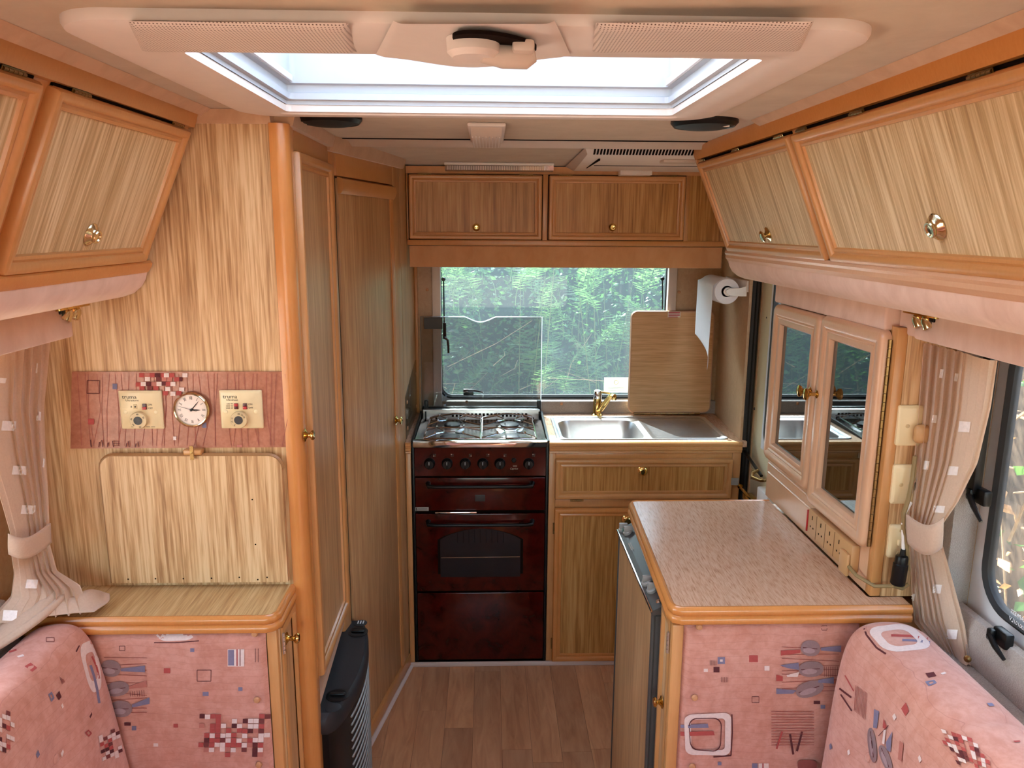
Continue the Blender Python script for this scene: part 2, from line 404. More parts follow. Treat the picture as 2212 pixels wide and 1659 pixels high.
pewter = plain('pale_brass', S(214, 198, 160), 0.12, metal=1.0, var=0.03)
red_p = plain('red_plastic', S(176, 40, 44), 0.35, var=0.05)
red_dk = plain('dark_red_plastic', S(70, 10, 16), 0.3, var=0.05)
green_p = plain('green_lamp', S(20, 110, 80), 0.3, var=0.05)
paper = plain('white_paper', S(232, 232, 238), 0.9, spec=0.1, var=0.02, vscale=200)
cream = plain('cream_door_skin', S(226, 218, 184), 0.22, var=0.02)
card = plain('card_white', S(240, 236, 226), 0.8, var=0.02)
ink_dk = plain('dark_print', S(46, 36, 34), 0.6, var=0.05)
ink_lt = plain('pale_print', S(190, 176, 164), 0.6, var=0.05)
ink_white = plain('white_print', S(230, 234, 238), 0.6, var=0.02)
ink_red = plain('red_print', S(196, 70, 84), 0.7, var=0.05)
hole = plain('dark_hole', S(26, 16, 12), 0.9, spec=0.05, var=0.1)
clock_face = plain('clock_dial', S(236, 218, 208), 0.35, var=0.01)
wood_btn = plain('upholstery_button', S(196, 142, 100), 0.5, var=0.06)
soil_m = plain('pale_bounce_ground', S(158, 148, 134), 0.95, var=0.3, vscale=9)  # ground colour paled to bounce sunlight up to the ceiling
bark_m = plain('bracken_stem', S(92, 106, 60), 0.8, var=0.2)
twig_m = plain('dry_twig', S(176, 152, 120), 0.85, var=0.25)

def leaf_mat(name, c, t, fac=0.45):
    m, nt, b, out = new_mat(name)
    n = noise(nt, mapped(nt, (1, 1, 1)), 26, 3, 0.7)
    nt.links.new(ramp(nt, n, [(0.32, tuple(q * 0.35 for q in c[:3]) + (1,)), (0.48, c), (0.66, tuple(min(1, q * 2.6) for q in c[:3]) + (1,))]), b.inputs['Base Color']); b.inputs['Roughness'].default_value = 0.33  # wide noise ramp paints sunlit highlights and dark leaves into the colour
    tr = node(nt, 'ShaderNodeBsdfTranslucent', Color=t); mx = node(nt, 'ShaderNodeMixShader', Fac=fac)
    nt.links.new(b.outputs[0], mx.inputs[1]); nt.links.new(tr.outputs[0], mx.inputs[2]); nt.links.new(mx.outputs[0], out.inputs[0])
    return m
leaf_a = leaf_mat('hedge_leaf', S(56, 92, 54), S(88, 132, 62), 0.4)
leaf_b = leaf_mat('bracken_green', S(80, 112, 66), S(112, 150, 82), 0.45)
leaf_c = leaf_mat('dry_leaf', S(170, 134, 98), S(196, 150, 90), 0.3)

def clear_mat(name, tint, haze, gloss=0.05, haze_col=(1, 1, 1, 1), rough=0.0):
    m = bpy.data.materials.new(name); m.use_nodes = True; nt = m.node_tree; nt.nodes.clear()
    out = nt.nodes.new('ShaderNodeOutputMaterial')
    tr = node(nt, 'ShaderNodeBsdfTransparent', Color=tint)
    gl = node(nt, 'ShaderNodeBsdfGlossy', Color=(1, 1, 1, 1), Roughness=rough)
    tl = node(nt, 'ShaderNodeBsdfTranslucent', Color=haze_col)
    lw = node(nt, 'ShaderNodeLayerWeight', Blend=0.25)
    g = node(nt, 'ShaderNodeMath', operation='MULTIPLY_ADD'); nt.links.new(lw.outputs['Fresnel'], g.inputs[0]); g.inputs[1].default_value = 0.4; g.inputs[2].default_value = gloss
    m1 = node(nt, 'ShaderNodeMixShader', Fac=haze); m2 = node(nt, 'ShaderNodeMixShader')
    nt.links.new(tr.outputs[0], m1.inputs[1]); nt.links.new(tl.outputs[0], m1.inputs[2])
    nt.links.new(g.outputs[0], m2.inputs[0]); nt.links.new(m1.outputs[0], m2.inputs[1]); nt.links.new(gl.outputs[0], m2.inputs[2])
    nt.links.new(m2.outputs[0], out.inputs[0])
    return m
acrylic = clear_mat('window_acrylic', (0.66, 0.74, 0.79, 1), 0.022, 0.005, (0.55, 0.72, 0.84, 1))
acrylic_side = clear_mat('side_window_acrylic', (0.95, 0.95, 0.94, 1), 0.04, 0.01)
dome_m = clear_mat('rooflight_dome', (0.80, 0.82, 0.84, 1), 0.10, 0.02, (0.7, 0.72, 0.75, 1))
smoked = clear_mat('smoked_glass', (0.80, 0.81, 0.81, 1), 0.0, 0.025)
oven_glass = clear_mat('oven_window_glass', (0.20, 0.16, 0.15, 1), 0.0, 0.03)
lens_m = clear_mat('clear_lamp_lens', (0.85, 0.85, 0.86, 1), 0.35, 0.05)
mirror_m = plain('smoked_mirror', S(124, 128, 131), 0.015, metal=1.0, var=0.0)

def perforated():
    m, nt, b, out = new_mat('perforated_lamp_cover')
    v = mapped(nt, (1, 1, 1)); sp = node(nt, 'ShaderNodeSeparateXYZ'); nt.links.new(v, sp.inputs[0])
    acc = []
    for k, pit in ((0, 0.0042), (1, 0.0042)):
        q = node(nt, 'ShaderNodeMath', operation='MULTIPLY'); nt.links.new(sp.outputs[k], q.inputs[0]); q.inputs[1].default_value = 1 / pit
        f = node(nt, 'ShaderNodeMath', operation='FRACT'); nt.links.new(q.outputs[0], f.inputs[0])
        s = node(nt, 'ShaderNodeMath', operation='SUBTRACT'); nt.links.new(f.outputs[0], s.inputs[0]); s.inputs[1].default_value = 0.5
        p = node(nt, 'ShaderNodeMath', operation='POWER'); nt.links.new(s.outputs[0], p.inputs[0]); p.inputs[1].default_value = 2.0; acc.append(p)
    a = node(nt, 'ShaderNodeMath', operation='ADD'); nt.links.new(acc[0].outputs[0], a.inputs[0]); nt.links.new(acc[1].outputs[0], a.inputs[1])
    l = node(nt, 'ShaderNodeMath', operation='LESS_THAN'); nt.links.new(a.outputs[0], l.inputs[0]); l.inputs[1].default_value = 0.055
    nt.links.new(mixc(nt, l.outputs[0], S(220, 206, 196), S(104, 80, 68)), b.inputs['Base Color']); b.inputs['Roughness'].default_value = 0.5
    return m
perf_m = perforated()

hob_steel = plain('hob_steel', S(150, 148, 146), 0.22, metal=1.0, var=0.05, vscale=40)
def sticker_mat(nm='backlit_sticker_paper', c=S(240, 238, 230)):
    m, nt, b, out = new_mat(nm)
    b.inputs['Base Color'].default_value = c; b.inputs['Roughness'].default_value = 0.8
    tr = node(nt, 'ShaderNodeBsdfTranslucent', Color=c); mx = node(nt, 'ShaderNodeMixShader', Fac=0.6)
    nt.links.new(b.outputs[0], mx.inputs[1]); nt.links.new(tr.outputs[0], mx.inputs[2]); nt.links.new(mx.outputs[0], out.inputs[0])
    return m
sticker_m = sticker_mat(); emblem_m = sticker_mat('sticker_emblem_yellow', S(226, 200, 110))
oven_dark = plain('oven_window_dark', S(20, 9, 10), 0.12, spec=0.3, var=0.1)
oak_dark = plain('oak_edging', S(158, 116, 74), 0.45, var=0.1)
# ---------------------------------------------------------------- the shell of the caravan
def slab(name, M, us, vs, skip, t, mat, label=None):
    # wall slab of thickness t (behind the n=0 face) made of cells; cells in 'skip' are openings
    mb = MB(M); nu, nv = len(us), len(vs)
    vsf = [(u, v, 0) for u in us for v in vs]; vsb = [(u, v, -t) for u in us for v in vs]
    N = nu * nv; fs = []
    on = lambda i, j: 0 <= i < nu - 1 and 0 <= j < nv - 1 and (i, j) not in skip
    for i in range(nu - 1):
        for j in range(nv - 1):
            if not on(i, j): continue
            a, b_, c, d = i * nv + j, (i + 1) * nv + j, (i + 1) * nv + j + 1, i * nv + j + 1
            fs += [(a, b_, c, d), (N + a, N + d, N + c, N + b_)]
            if not on(i - 1, j): fs.append((a, d, N + d, N + a))
            if not on(i + 1, j): fs.append((b_, N + b_, N + c, c))
            if not on(i, j - 1): fs.append((a, N + a, N + b_, b_))
            if not on(i, j + 1): fs.append((d, c, N + c, N + d))
    mb.add(vsf + vsb, fs)
    return mb.build(name, mat, kind='structure', label=label)

floor = MB().box(XL - 0.05, XR + 0.05, YF - 0.05, YB + 0.05, -0.05, -0.004).build('floor', hole, kind='structure', label='brown wood-effect plank vinyl floor of the aisle')
pw = 0.099
mesh_cache = {}
xk = -1.056 + 0.0
col = 0
rng = random.Random(3)
x = -1.045
while x < 0.99:
    y = YF - rng.uniform(0, 0.7)
    while y < 2.79:
        L = rng.choice((0.62, 0.78, 0.9)); y1 = min(y + L, 2.79); y0 = max(y, YF)
        if y1 - y0 > 0.02:
            MB().box(x + 0.0004, x + pw - 0.0004, y0 + 0.0004, y1 - 0.0004, -0.003, 0.0).build('plank', plank_mat, floor)
        y += L
    x += pw; col += 1

# back wall with the rear window, side walls with lounge windows, front wall behind the viewer
BW = (-0.228, 0.778, 0.966, 1.62)            # rear window opening x0 x1 z0 z1
slab('wall_back', frame((0, YB, 0), (1, 0, 0), (0, 0, 1)), [-1.08, BW[0], BW[1], 1.05], [-0.05, BW[2], BW[3], 2.0], {(1, 1)}, 0.04, wall_mat, 'mottled beige vinyl wall around the rear kitchen window')
RW = (0.30, 1.475, 0.925, 1.56)              # right lounge window y0 y1 z0 z1
DR = (2.21, 2.80)                            # door opening in the right wall
slab('wall_right', frame((XR, 0, 0), (0, -1, 0), (0, 0, 1)), [-YB, -DR[1], -DR[0], -RW[1], -RW[0], -YF], [-0.05, 0.02, RW[2], RW[3], 1.93, 2.0], {(3, 2), (1, 1), (1, 2), (1, 3)}, 0.04, wall_mat, 'beige vinyl side wall on the door side')
LW = (0.30, 1.45, 0.925, 1.56)
slab('wall_left', frame((XL, 0, 0), (0, 1, 0), (0, 0, 1)), [YF, LW[0], LW[1], YB], [-0.05, LW[2], LW[3], 2.0], {(1, 1)}, 0.04, wall_mat, 'beige vinyl side wall behind the left curtain')
FW = (-0.85, 0.85, 0.85, 1.62)
slab('wall_front', frame((0, YF, 0), (-1, 0, 0), (0, 0, 1)), [-1.08, FW[0], FW[1], 1.05], [-0.05, FW[2], FW[3], 2.0], {(1, 1)}, 0.04, wall_mat, 'beige vinyl front wall around the lounge window')
SK = (-0.405, 0.372, 1.095, 1.632)           # rooflight opening
slab('ceiling', frame((0, 0, ZC), (1, 0, 0), (0, -1, 0)), [-1.08, SK[0], SK[1], 1.05], [-YB - 0.05, -SK[3], -SK[2], -YF + 0.05], {(1, 1)}, 0.03, ceil_mat, 'tan textured vinyl ceiling')
# rear ceiling panel dips slightly towards the back lockers, with a batten over the joint
MB().add([(-0.46, 2.285, 1.9445), (1.0, 2.285, 1.9445), (1.0, 3.24, 1.9295), (-0.46, 3.24, 1.9295), (-0.46, 2.285, 1.96), (1.0, 2.285, 1.96), (1.0, 3.24, 1.96), (-0.46, 3.24, 1.96)],
         [(0, 1, 2, 3), (0, 4, 5, 1), (2, 6, 7, 3), (1, 5, 6, 2), (0, 3, 7, 4)]).build('ceiling_rear', ceil_mat, kind='structure', label='lower rear section of the tan vinyl ceiling over the kitchen')
tb = MB(); tb.prism([(2.22, 1.9445), (2.30, 1.9445), (2.305, 1.936), (2.298, 1.930), (2.288, 1.929), (2.278, 1.932), (2.262, 1.940)], 'x', -0.44, 0.64)
MB().box(-0.44, 0.64, 2.212, 2.221, 1.9425, 1.9446).build('ceiling_joint_shade', hole, bpy.data.objects['ceiling'])  # dark strip painted as the shade in the joint before the batten
tb.build('trim_1', beige_dark, kind='structure', label='tan covered batten across the ceiling joint')

# galley side wall on the right is boxed in, with the worktop running up to it
gw = MB(); gw.add([(0.955, 2.80, 0.0), (0.984, YB, 0.0), (0.984, YB, ZC), (0.955, 2.80, ZC), (0.998, 2.80, 0.0), (0.998, YB, 0), (0.998, YB, ZC), (0.998, 2.80, ZC)],
                  [(0, 1, 2, 3), (4, 7, 6, 5), (0, 3, 7, 4), (1, 5, 6, 2), (0, 4, 5, 1), (3, 2, 6, 7)])
gw.build('wall_galley', wall_mat, kind='structure', label='mottled beige panel beside the sink with the paper holder')

# ---------------------------------------------------------------- windows
def rounded_plate(mb, x0, x1, y0, y1, ins, r, h0, h1):   # rectangular plate with a rounded opening
    inner = rrect(x0 + ins, x1 - ins, y0 + ins, y1 - ins, r, 8); outer = []
    for k, (px, py) in enumerate(inner):
        c, j = divmod(k, 9)
        cxn = (x1, x1, x0, x0)[c]; cyn = (y0, y1, y1, y0)[c]
        hx = c in (1, 3)
        first_x = (c % 2 == 1)
        # first half of a corner belongs to one side, second half to the next; the middle point is the corner itself
        if j == 4: outer.append((cxn, cyn))
        elif (j < 4) == (c in (1, 3)): outer.append((cxn, py))
        else: outer.append((px, cyn))
    rings = [[(p[0], p[1], h0) for p in outer], [(p[0], p[1], h1) for p in outer], [(p[0], p[1], h1) for p in inner], [(p[0], p[1], h0) for p in inner]]
    rings.append(rings[0]); mb.loft(rings); return mb
def window(name, M, w, h, label, pane_mat, r=0.06, alu_ins=0.012, rub=0.016, depth=-0.02):
    fr = MB(M); rounded_plate(fr, 0, w, 0, h, alu_ins, r, depth - 0.012, depth + 0.006)
    o = fr.build(name, alu, kind='structure', label=label)
    rb = MB(M); rb.ring(alu_ins - 0.001, w - alu_ins + 0.001, alu_ins - 0.001, h - alu_ins + 0.001, [(0, depth - 0.010), (0, depth + 0.010), (rub * 0.5, depth + 0.014), (rub, depth + 0.006), (rub, depth - 0.010)], r, 8, close=True)
    rb.build('rubber_seal', rubber, o)
    pn = MB(M); i2 = alu_ins + rub - 0.003
    q = rrect(i2, w - i2, i2, h - i2, r - 0.01, 6)
    pn.prism(q, 'n', depth - 0.004, depth - 0.001); pn.build('pane', pane_mat, o)
    return o
Mb = frame((BW[0], YB, BW[2]), (1, 0, 0), (0, 0, 1))
win1 = window('window_1', Mb, BW[1] - BW[0], BW[3] - BW[2], 'wide rear kitchen window with black seal looking onto a hedge', acrylic)
Mr = frame((XR, RW[1], RW[2]), (0, -1, 0), (0, 0, 1))
win2 = window('window_2', Mr, RW[1] - RW[0], RW[3] - RW[2], 'right lounge window with rounded corner and black catches', acrylic_side, r=0.085, alu_ins=0.034, rub=0.013)
Ml = frame((XL, LW[0], LW[2]), (0, 1, 0), (0, 0, 1))
win3 = window('window_3', Ml, LW[1] - LW[0], LW[3] - LW[2], 'left lounge window behind the tied curtain', acrylic_side, r=0.085, alu_ins=0.03, rub=0.018)
Mf = frame((-FW[0], YF, FW[2]), (-1, 0, 0), (0, 0, 1))
win4 = window('window_4', Mf, FW[1] - FW[0], FW[3] - FW[2], 'front lounge window behind the viewer', acrylic_side, r=0.085, alu_ins=0.03, rub=0.018)

# rear window furniture: blind side rails, stays, catch, print, sticker
for xa, xb in ((935, 953), (1438, 1456)):
    a, b = W(xa, 700, Y=3.24), W(xb, 700, Y=3.24)
    MB().rbox(a.x, b.x, 3.222, 3.2495, 0.95, 1.60, 0.003).build('blind_rail', beige, win1)
# fleece-lined sill under the window
MB().rbox(-0.185, 0.985, 3.225, 3.262, 0.905, 0.974, 0.006).build('sill_lining', fleece_mat, win1)
for px_, py_ in ((1008, 868), (1213, 872), (923, 626), (1467, 631)):
    c = W(px_, py_, Y=3.2245 if py_ > 800 else 3.2495)
    MB().lathe([(0.0065, 0), (0.0065, 0.002), (0.004, 0.0035), (0, 0.0038)], c, (0, -1, 0), 14).build('screw_cap', wood_btn, win1)
def stay(px_, y0, y1, handle):
    a, b = W(px_, y0, Y=3.245), W(px_ + (2 if handle else 0), y1, Y=3.245)
    s = MB(); s.tube([a, b], 0.0028, 8); s.lathe([(0.008, -0.006), (0.009, 0), (0.006, 0.006)], a, (0, -1, 0), 12)
    if handle:
        s.rbox(b.x - 0.006, b.x + 0.008, 3.236, 3.252, b.z - 0.02, b.z + 0.05, 0.003)
        s.tube([b + Vector((0, -0.012, -0.012)), b + Vector((0.014, -0.016, -0.022)), b + Vector((0.017, -0.017, -0.05)), b + Vector((0.017, -0.016, -0.078))], [0.006, 0.0055, 0.005, 0.0045], 8)
    s.build('window_stay', black_p, win1)
stay(958, 603, 722, True); stay(1431, 602, 668, False)
ct = MB(); p = W(1012, 846, Y=3.24)
ct.rbox(p.x - 0.022, p.x + 0.022, 3.225, 3.25, p.z - 0.014, p.z + 0.014, 0.004)
ct.tube([p + Vector((0.0, -0.016, 0.008)), p + Vector((0.03, -0.02, 0.009)), p + Vector((0.062, -0.018, 0.0))], [0.006, 0.005, 0.003], 8)
ct.build('window_catch', black_p, win1)
text_part('PARAPRESS', 'pane_print', frame(W(1012, 828, Y=3.231), (-1, 0, 0), (0, 0, 1)), 0.0075, ink_white, win1)
text_part('11 500101LV', 'pane_print', frame(W(1012, 835, Y=3.231), (-1, 0, 0), (0, 0, 1)), 0.0075, ink_white, win1)
st = MB(); a, b = W(1305, 815, Y=3.228), W(1356, 848, Y=3.228)
st.box(a.x, b.x, 3.2265, 3.2272, b.z, a.z); st.build('window_sticker', sticker_m, win1)
ec = W(1331, 826, Y=3.2262); MB().tube([(ec.x + 0.009 * math.cos(k_ * 0.3491), ec.y, ec.z + 0.009 * math.sin(k_ * 0.3491)) for k_ in range(18)], 0.0010, 5, closed=True).build('sticker_emblem', emblem_m, win1)
for k in range(2):
    q = W(1331, 838 + 5 * k, Y=3.2262); MB().box(q.x - 0.035, q.x + 0.035, 3.2258, 3.2262, q.z - 0.001, q.z + 0.001).build('sticker_line', ink_lt, win1)

# right window catches and print
def catch(p, tilt):
    m = MB(frame(p, (0, -1, 0), (0, 0, 1)))
    m.rbox(-0.020, 0.020, -0.016, 0.016, -0.008, 0.010, 0.004); m.rbox(-0.021, -0.006, -0.012, 0.012, 0.009, 0.022, 0.004)
    m.tube([(-0.012, 0, 0.02), (0.014, -0.010 * tilt, 0.025), (0.040, -0.024 * tilt, 0.023)], [0.006, 0.0055, 0.0035], 8)
    m.build('window_catch', black_p, win2)
catch(W(2122, 1072, X=0.985), 1.6); catch(W(2168, 1378, X=0.985), 0.9)
bar = MB(); bar.rbox(0.967, 0.985, W(2128, 900, X=0.98).y - 0.012, W(2128, 900, X=0.98).y + 0.012, 1.19, 1.55, 0.003); bar.build('window_stay', black_p, win2)
text_part('PARAPRESS', 'pane_print', frame(W(2205, 1335, X=0.975), (0, 1, 0), (0, 0, 1)), 0.011, ink_white, win2, squash=1.0)
text_part('11 500101LV', 'pane_print', frame(W(2203, 1352, X=0.975), (0, 1, 0), (0, 0, 1)), 0.011, ink_white, win2)
# fleece under the right window: a rounded ledge
sl = MB(); sl.prism([(0.999, 0.938), (0.985, 0.935), (0.972, 0.915), (0.965, 0.885), (0.968, 0.855), (0.975, 0.845), (0.955, 0.84), (0.955, 0.40), (0.999, 0.40)], 'y', -1.3, 1.52)
sl.build('baseboard_right', fleece_mat, kind='structure', label='grey fleece lining under the right window')
sl = MB(); sl.prism([(-1.029, 0.938), (-1.015, 0.935), (-1.002, 0.915), (-0.995, 0.885), (-0.995, 0.40), (-1.029, 0.40)], 'y', -1.3, 1.52)
sl.build('baseboard_left', fleece_mat, kind='structure', label='grey fleece lining under the left window')
sr = MB(); sr.rbox(0.958, 1.012, 1.471, 1.531, 0.93, 1.49, 0.004); sr.build('trim_2', fleece_mat, kind='structure', label='fleece strip between the right curtain and the window frame')

# ---------------------------------------------------------------- entrance door in the right wall
dp = MB(frame((XR + 0.012, DR[1] - 0.004, 0.02), (0, -1, 0), (0, 0, 1)))
dw, dh = DR[1] - DR[0] - 0.008, 1.905
dwin = (0.105, dw - 0.07, 0.90, 1.62)
rounded_plate(dp, dwin[0] - 0.105, dwin[1] + 0.07, 0.79, dh, 0.0, 0.0005, -0.01, 0) if False else None
dd = MB(frame((XR + 0.004, DR[1] - 0.004, 0.02), (0, -1, 0), (0, 0, 1)))
us, vs_ = [0, dwin[0], dwin[1], dw], [0.79, dwin[2], dwin[3], dh]
for i in range(3):
    for j in range(3):
        if (i, j) != (1, 1):
            dd.box(us[i], us[i + 1], vs_[j], vs_[j + 1], -0.02, 0.0)
door1 = dd.build('door_1', cream, kind='structure', label='cream entrance door with a window in its upper half')
lo = MB(frame((XR + 0.004, DR[1] - 0.004, 0.02), (0, -1, 0), (0, 0, 1))); lo.rbox(0, dw, 0.0, 0.785, -0.02, 0.0, 0.004); lo.build('lower_leaf', cream, door1)
wf = MB(frame((XR + 0.004, DR[1] - 0.004, 0.02), (0, -1, 0), (0, 0, 1)))
rounded_plate(wf, dwin[0] - 0.002, dwin[1] + 0.002, dwin[2] - 0.002, dwin[3] + 0.002, 0.022, 0.06, -0.012, 0.006); wf.build('window_frame', alu, door1)
wf = MB(frame((XR + 0.004, DR[1] - 0.004, 0.02), (0, -1, 0), (0, 0, 1)))
wf.ring(dwin[0] + 0.018, dwin[1] - 0.018, dwin[2] + 0.018, dwin[3] - 0.018, [(0, -0.01), (0, 0.008), (0.012, 0.009), (0.014, -0.01)], 0.05, 6, close=True); wf.build('rubber_seal', rubber, door1)
wf = MB(frame((XR + 0.004, DR[1] - 0.004, 0.02), (0, -1, 0), (0, 0, 1)))
wf.box(dwin[0] + 0.02, dwin[1] - 0.02, dwin[2] + 0.02, dwin[3] - 0.02, -0.008, -0.005); wf.build('pane', acrylic_side, door1)
for py_, pxx in ((653, 1638), (883, 1630)):
    c = W(pxx, py_, X=XR + 0.003); MB().lathe([(0.006, 0), (0.006, 0.002), (0.003, 0.0035), (0, 0.0035)], c, (-1, 0, 0), 12).build('rivet', grey_p, door1)
for py_, pxx in ((686, 1656), (865, 1656)):
    c = W(pxx, py_, X=XR - 0.002); MB().lathe([(0.0035, 0), (0.0035, 0.001), (0, 0.002)], c, (-1, 0, 0), 10).build('rivet', grey_p, door1)
# seal round the frame on the kitchen side
sb = MB(); sb.tube([(0.975, 2.802, 0.03), (0.975, 2.802, 1.60), (0.975, 2.802, 1.90)], 0.011, 8); sb.tube([(0.988, 2.80, 0.03), (0.988, 2.80, 1.60), (0.988, 2.80, 1.90)], 0.009, 8)
sb.build('trim_3', rubber, kind='structure', label='black rubber door seal on the kitchen side of the entrance')
# latch box, brass bolt and handle on the lower leaf
hb = MB(); q = W(1655, 1050, X=0.985)
hb.rbox(0.965, 1.003, q.y - 0.07, q.y + 0.035, 0.70, 0.80, 0.006); lb = hb.build('latch_box', white_p, door1)
h0 = W(1626, 1022, X=0.955); h1 = W(1650, 1038, X=0.955)
hd = MB(); hd.tube([h0 + Vector((0.02, 0, 0.012)), h0, h0 + Vector((-0.003, -0.008, -0.014)), h1 + Vector((-0.006, 0.012, -0.004)), h1, h1 + Vector((0.03, 0, 0.006))], [0.005, 0.006, 0.006, 0.006, 0.006, 0.006], 10)
hd.lathe([(0.012, 0), (0.012, 0.004), (0.006, 0.006)], h1 + Vector((0.02, 0, 0.004)), (-1, 0, 0), 12); hd.build('brass_handle', brass_dk, door1)
b0 = W(1598, 1050, X=0.955)
hd = MB(); hd.tube([b0, b0 + Vector((0.0, -0.07, -0.004)), b0 + Vector((0.012, -0.14, -0.02))], 0.005, 8); hd.lathe([(0.010, -0.006), (0.010, 0.004), (0.004, 0.008)], b0, (0, 1, 0), 12); hd.rbox(b0.x - 0.006, b0.x + 0.03, b0.y - 0.13, b0.y - 0.05, b0.z - 0.03, b0.z - 0.008, 0.003)
hd.build('brass_bolt', brass, door1)
br = MB(); a, b = W(1608, 975, X=0.972), W(1645, 1028, X=0.985)
br.tube([a, b], 0.006, 8); br.build('closing_bar', black_p, door1)
pl = W(1586, 1040, Y=2.755); MB().box(pl.x - 0.012, pl.x + 0.016, 2.752, 2.755, pl.z - 0.014, pl.z + 0.014).build('strike_plate', grey_lt, door1)
# ---------------------------------------------------------------- shared pieces of joinery
PROF = lambda rail, t: [(0, 0), (0, t * 0.72), (0.003, t * 0.95), (0.007, t), (rail * 0.42, t), (rail * 0.55, t * 0.86), (rail * 0.62, t * 0.62), (rail * 0.70, t * 0.62), (rail * 0.78, t * 0.72), (rail * 0.95, t * 0.66), (rail, t * 0.40)]
def add_knob(parent, p, n, r=0.013, mat=None, L=0.022):
    m = MB(); m.lathe([(r * 1.25, 0), (r * 1.25, 0.0015), (r * 0.75, 0.004), (r * 0.42, 0.008), (r * 0.5, L * 0.55), (r * 0.95, L * 0.72), (r, L * 0.85), (r * 0.8, L * 0.97), (r * 0.35, L), (0, L)], p, n, 22)
    return m.build('knob', mat or brass, parent)
def add_cup_knob(parent, p, n, r=0.022, mat=None):
    m = MB(); m.lathe([(r, 0), (r, 0.001), (r * 0.88, 0.004), (r * 0.66, 0.0065), (r * 0.58, 0.009), (r * 0.60, 0.0125), (r * 0.54, 0.0142), (r * 0.42, 0.0142), (r * 0.34, 0.012), (0, 0.0115)], p, n, 26)
    return m.build('knob', mat or pewter, parent)
def add_hinge(parent, M, L=0.05, mat=None):          # M: origin at hinge centre, u along the pin, v across
    m = MB(M)
    for k in range(5):
        m.tube([(-L / 2 + L * k / 5 + 0.0006, 0, 0.003), (-L / 2 + L * (k + 1) / 5 - 0.0006, 0, 0.003)], 0.0027, 8)
    m.box(-L / 2, L / 2, 0.0, 0.004, 0.0005, 0.002); m.box(-L / 2, L / 2, -0.004, 0.0, 0.0005, 0.002)
    return m.build('hinge', mat or brass_dk, parent)
def framed_door(parent, M, w, h, oak_m, frame_m, rail=0.03, t=0.020, name='door', round_=0.004):
    m = MB(M); m.box(rail * 0.6, w - rail * 0.6, rail * 0.6, h - rail * 0.6, 0.001, t * 0.42)
    o = m.build(name, oak_m, parent)
    m = MB(M); m.ring(0, w, 0, h, PROF(rail, t), round_, 2); m.build('door_frame', frame_m, o)
    return o

# ---------------------------------------------------------------- wardrobe with the oak partition that faces the lounge
YP = 1.70
ward = thing('wardrobe', 'tall wardrobe with striped oak panel facing the lounge', 'wardrobe', (-0.75, 1.95, 0))
MB().box(-1.029, -0.458, YP, YP + 0.018, 0.0, 1.918).build('side_panel', oak_x, ward)
cv = MB(); cv.prism([(YP - 0.012, 1.944), (YP + 0.02, 1.944), (YP + 0.02, 1.916), (YP - 0.004, 1.916), (YP - 0.010, 1.924)], 'x', -0.62, -0.455); cv.build('coving', suede_tan, ward)
po = MB(); po.prism([(-0.460, YP - 0.006)] + [(-0.446 + 0.025 * math.sin(t_), YP + 0.016 - 0.025 * math.cos(t_)) for t_ in [math.pi / 2 * k_ / 10 for k_ in range(11)]] + [(-0.424, YP + 0.05), (-0.460, YP + 0.05)], 'z', 0, 1.918); po.build('corner_post', beech_warm, ward)
# door side: plane X = -0.43 from the post to the washroom post
def sidebox(x0, x1, y0, y1, z0, z1, nm, mt, par, r=0.003): return MB().rbox(x0, x1, y0, y1, z0, z1, r).build(nm, mt, par)
sidebox(-0.46, -0.432, 1.752, 2.16, 1.866, 1.935, 'top_rail', beech, ward)
sidebox(-0.46, -0.436, 1.752, 2.16, 0.56, 0.60, 'bottom_rail', beech, ward)
WD = (1.757, 2.125, 0.60, 1.868)
wdoor = framed_door(ward, frame((-0.434, WD[0], WD[2]), (0, 1, 0), (0, 0, 1)), WD[1] - WD[0], WD[3] - WD[2], oak_door, beech, 0.036, 0.022)
kp = W(667, 940, X=-0.412); add_knob(wdoor, (-0.421, kp.y, kp.z), (1, 0, 0), 0.012, brass)
for zz in (0.82, 1.80):
    add_hinge(wdoor, frame((-0.412, WD[1] + 0.004, zz), (0, 0, 1), (0, 1, 0)), 0.07, beech)
cv = MB(); cv.prism([(-0.46, 1.944), (-0.412, 1.944), (-0.410, 1.936), (-0.416, 1.915), (-0.46, 1.915)], 'y', YP + 0.02, 2.15); cv.build('coving', suede_tan, ward)
sh = MB(); sh.add([(-0.438, 1.735, 0.525), (-0.424, 1.735, 0.525), (-0.440, 2.19, 0.525), (-0.466, 2.19, 0.525), (-0.438, 1.735, 0.545), (-0.426, 1.735, 0.545), (-0.442, 2.19, 0.545), (-0.466, 2.19, 0.545)],
                  [(0, 1, 2, 3), (4, 7, 6, 5), (0, 4, 5, 1), (1, 5, 6, 2), (2, 6, 7, 3), (3, 7, 4, 0)]); sh.build('bottom_moulding', beech_pale, ward)
MB().box(-0.47, -0.455, 1.75, 2.2, 0.0, 0.54).build('lower_panel', oak_door, ward)

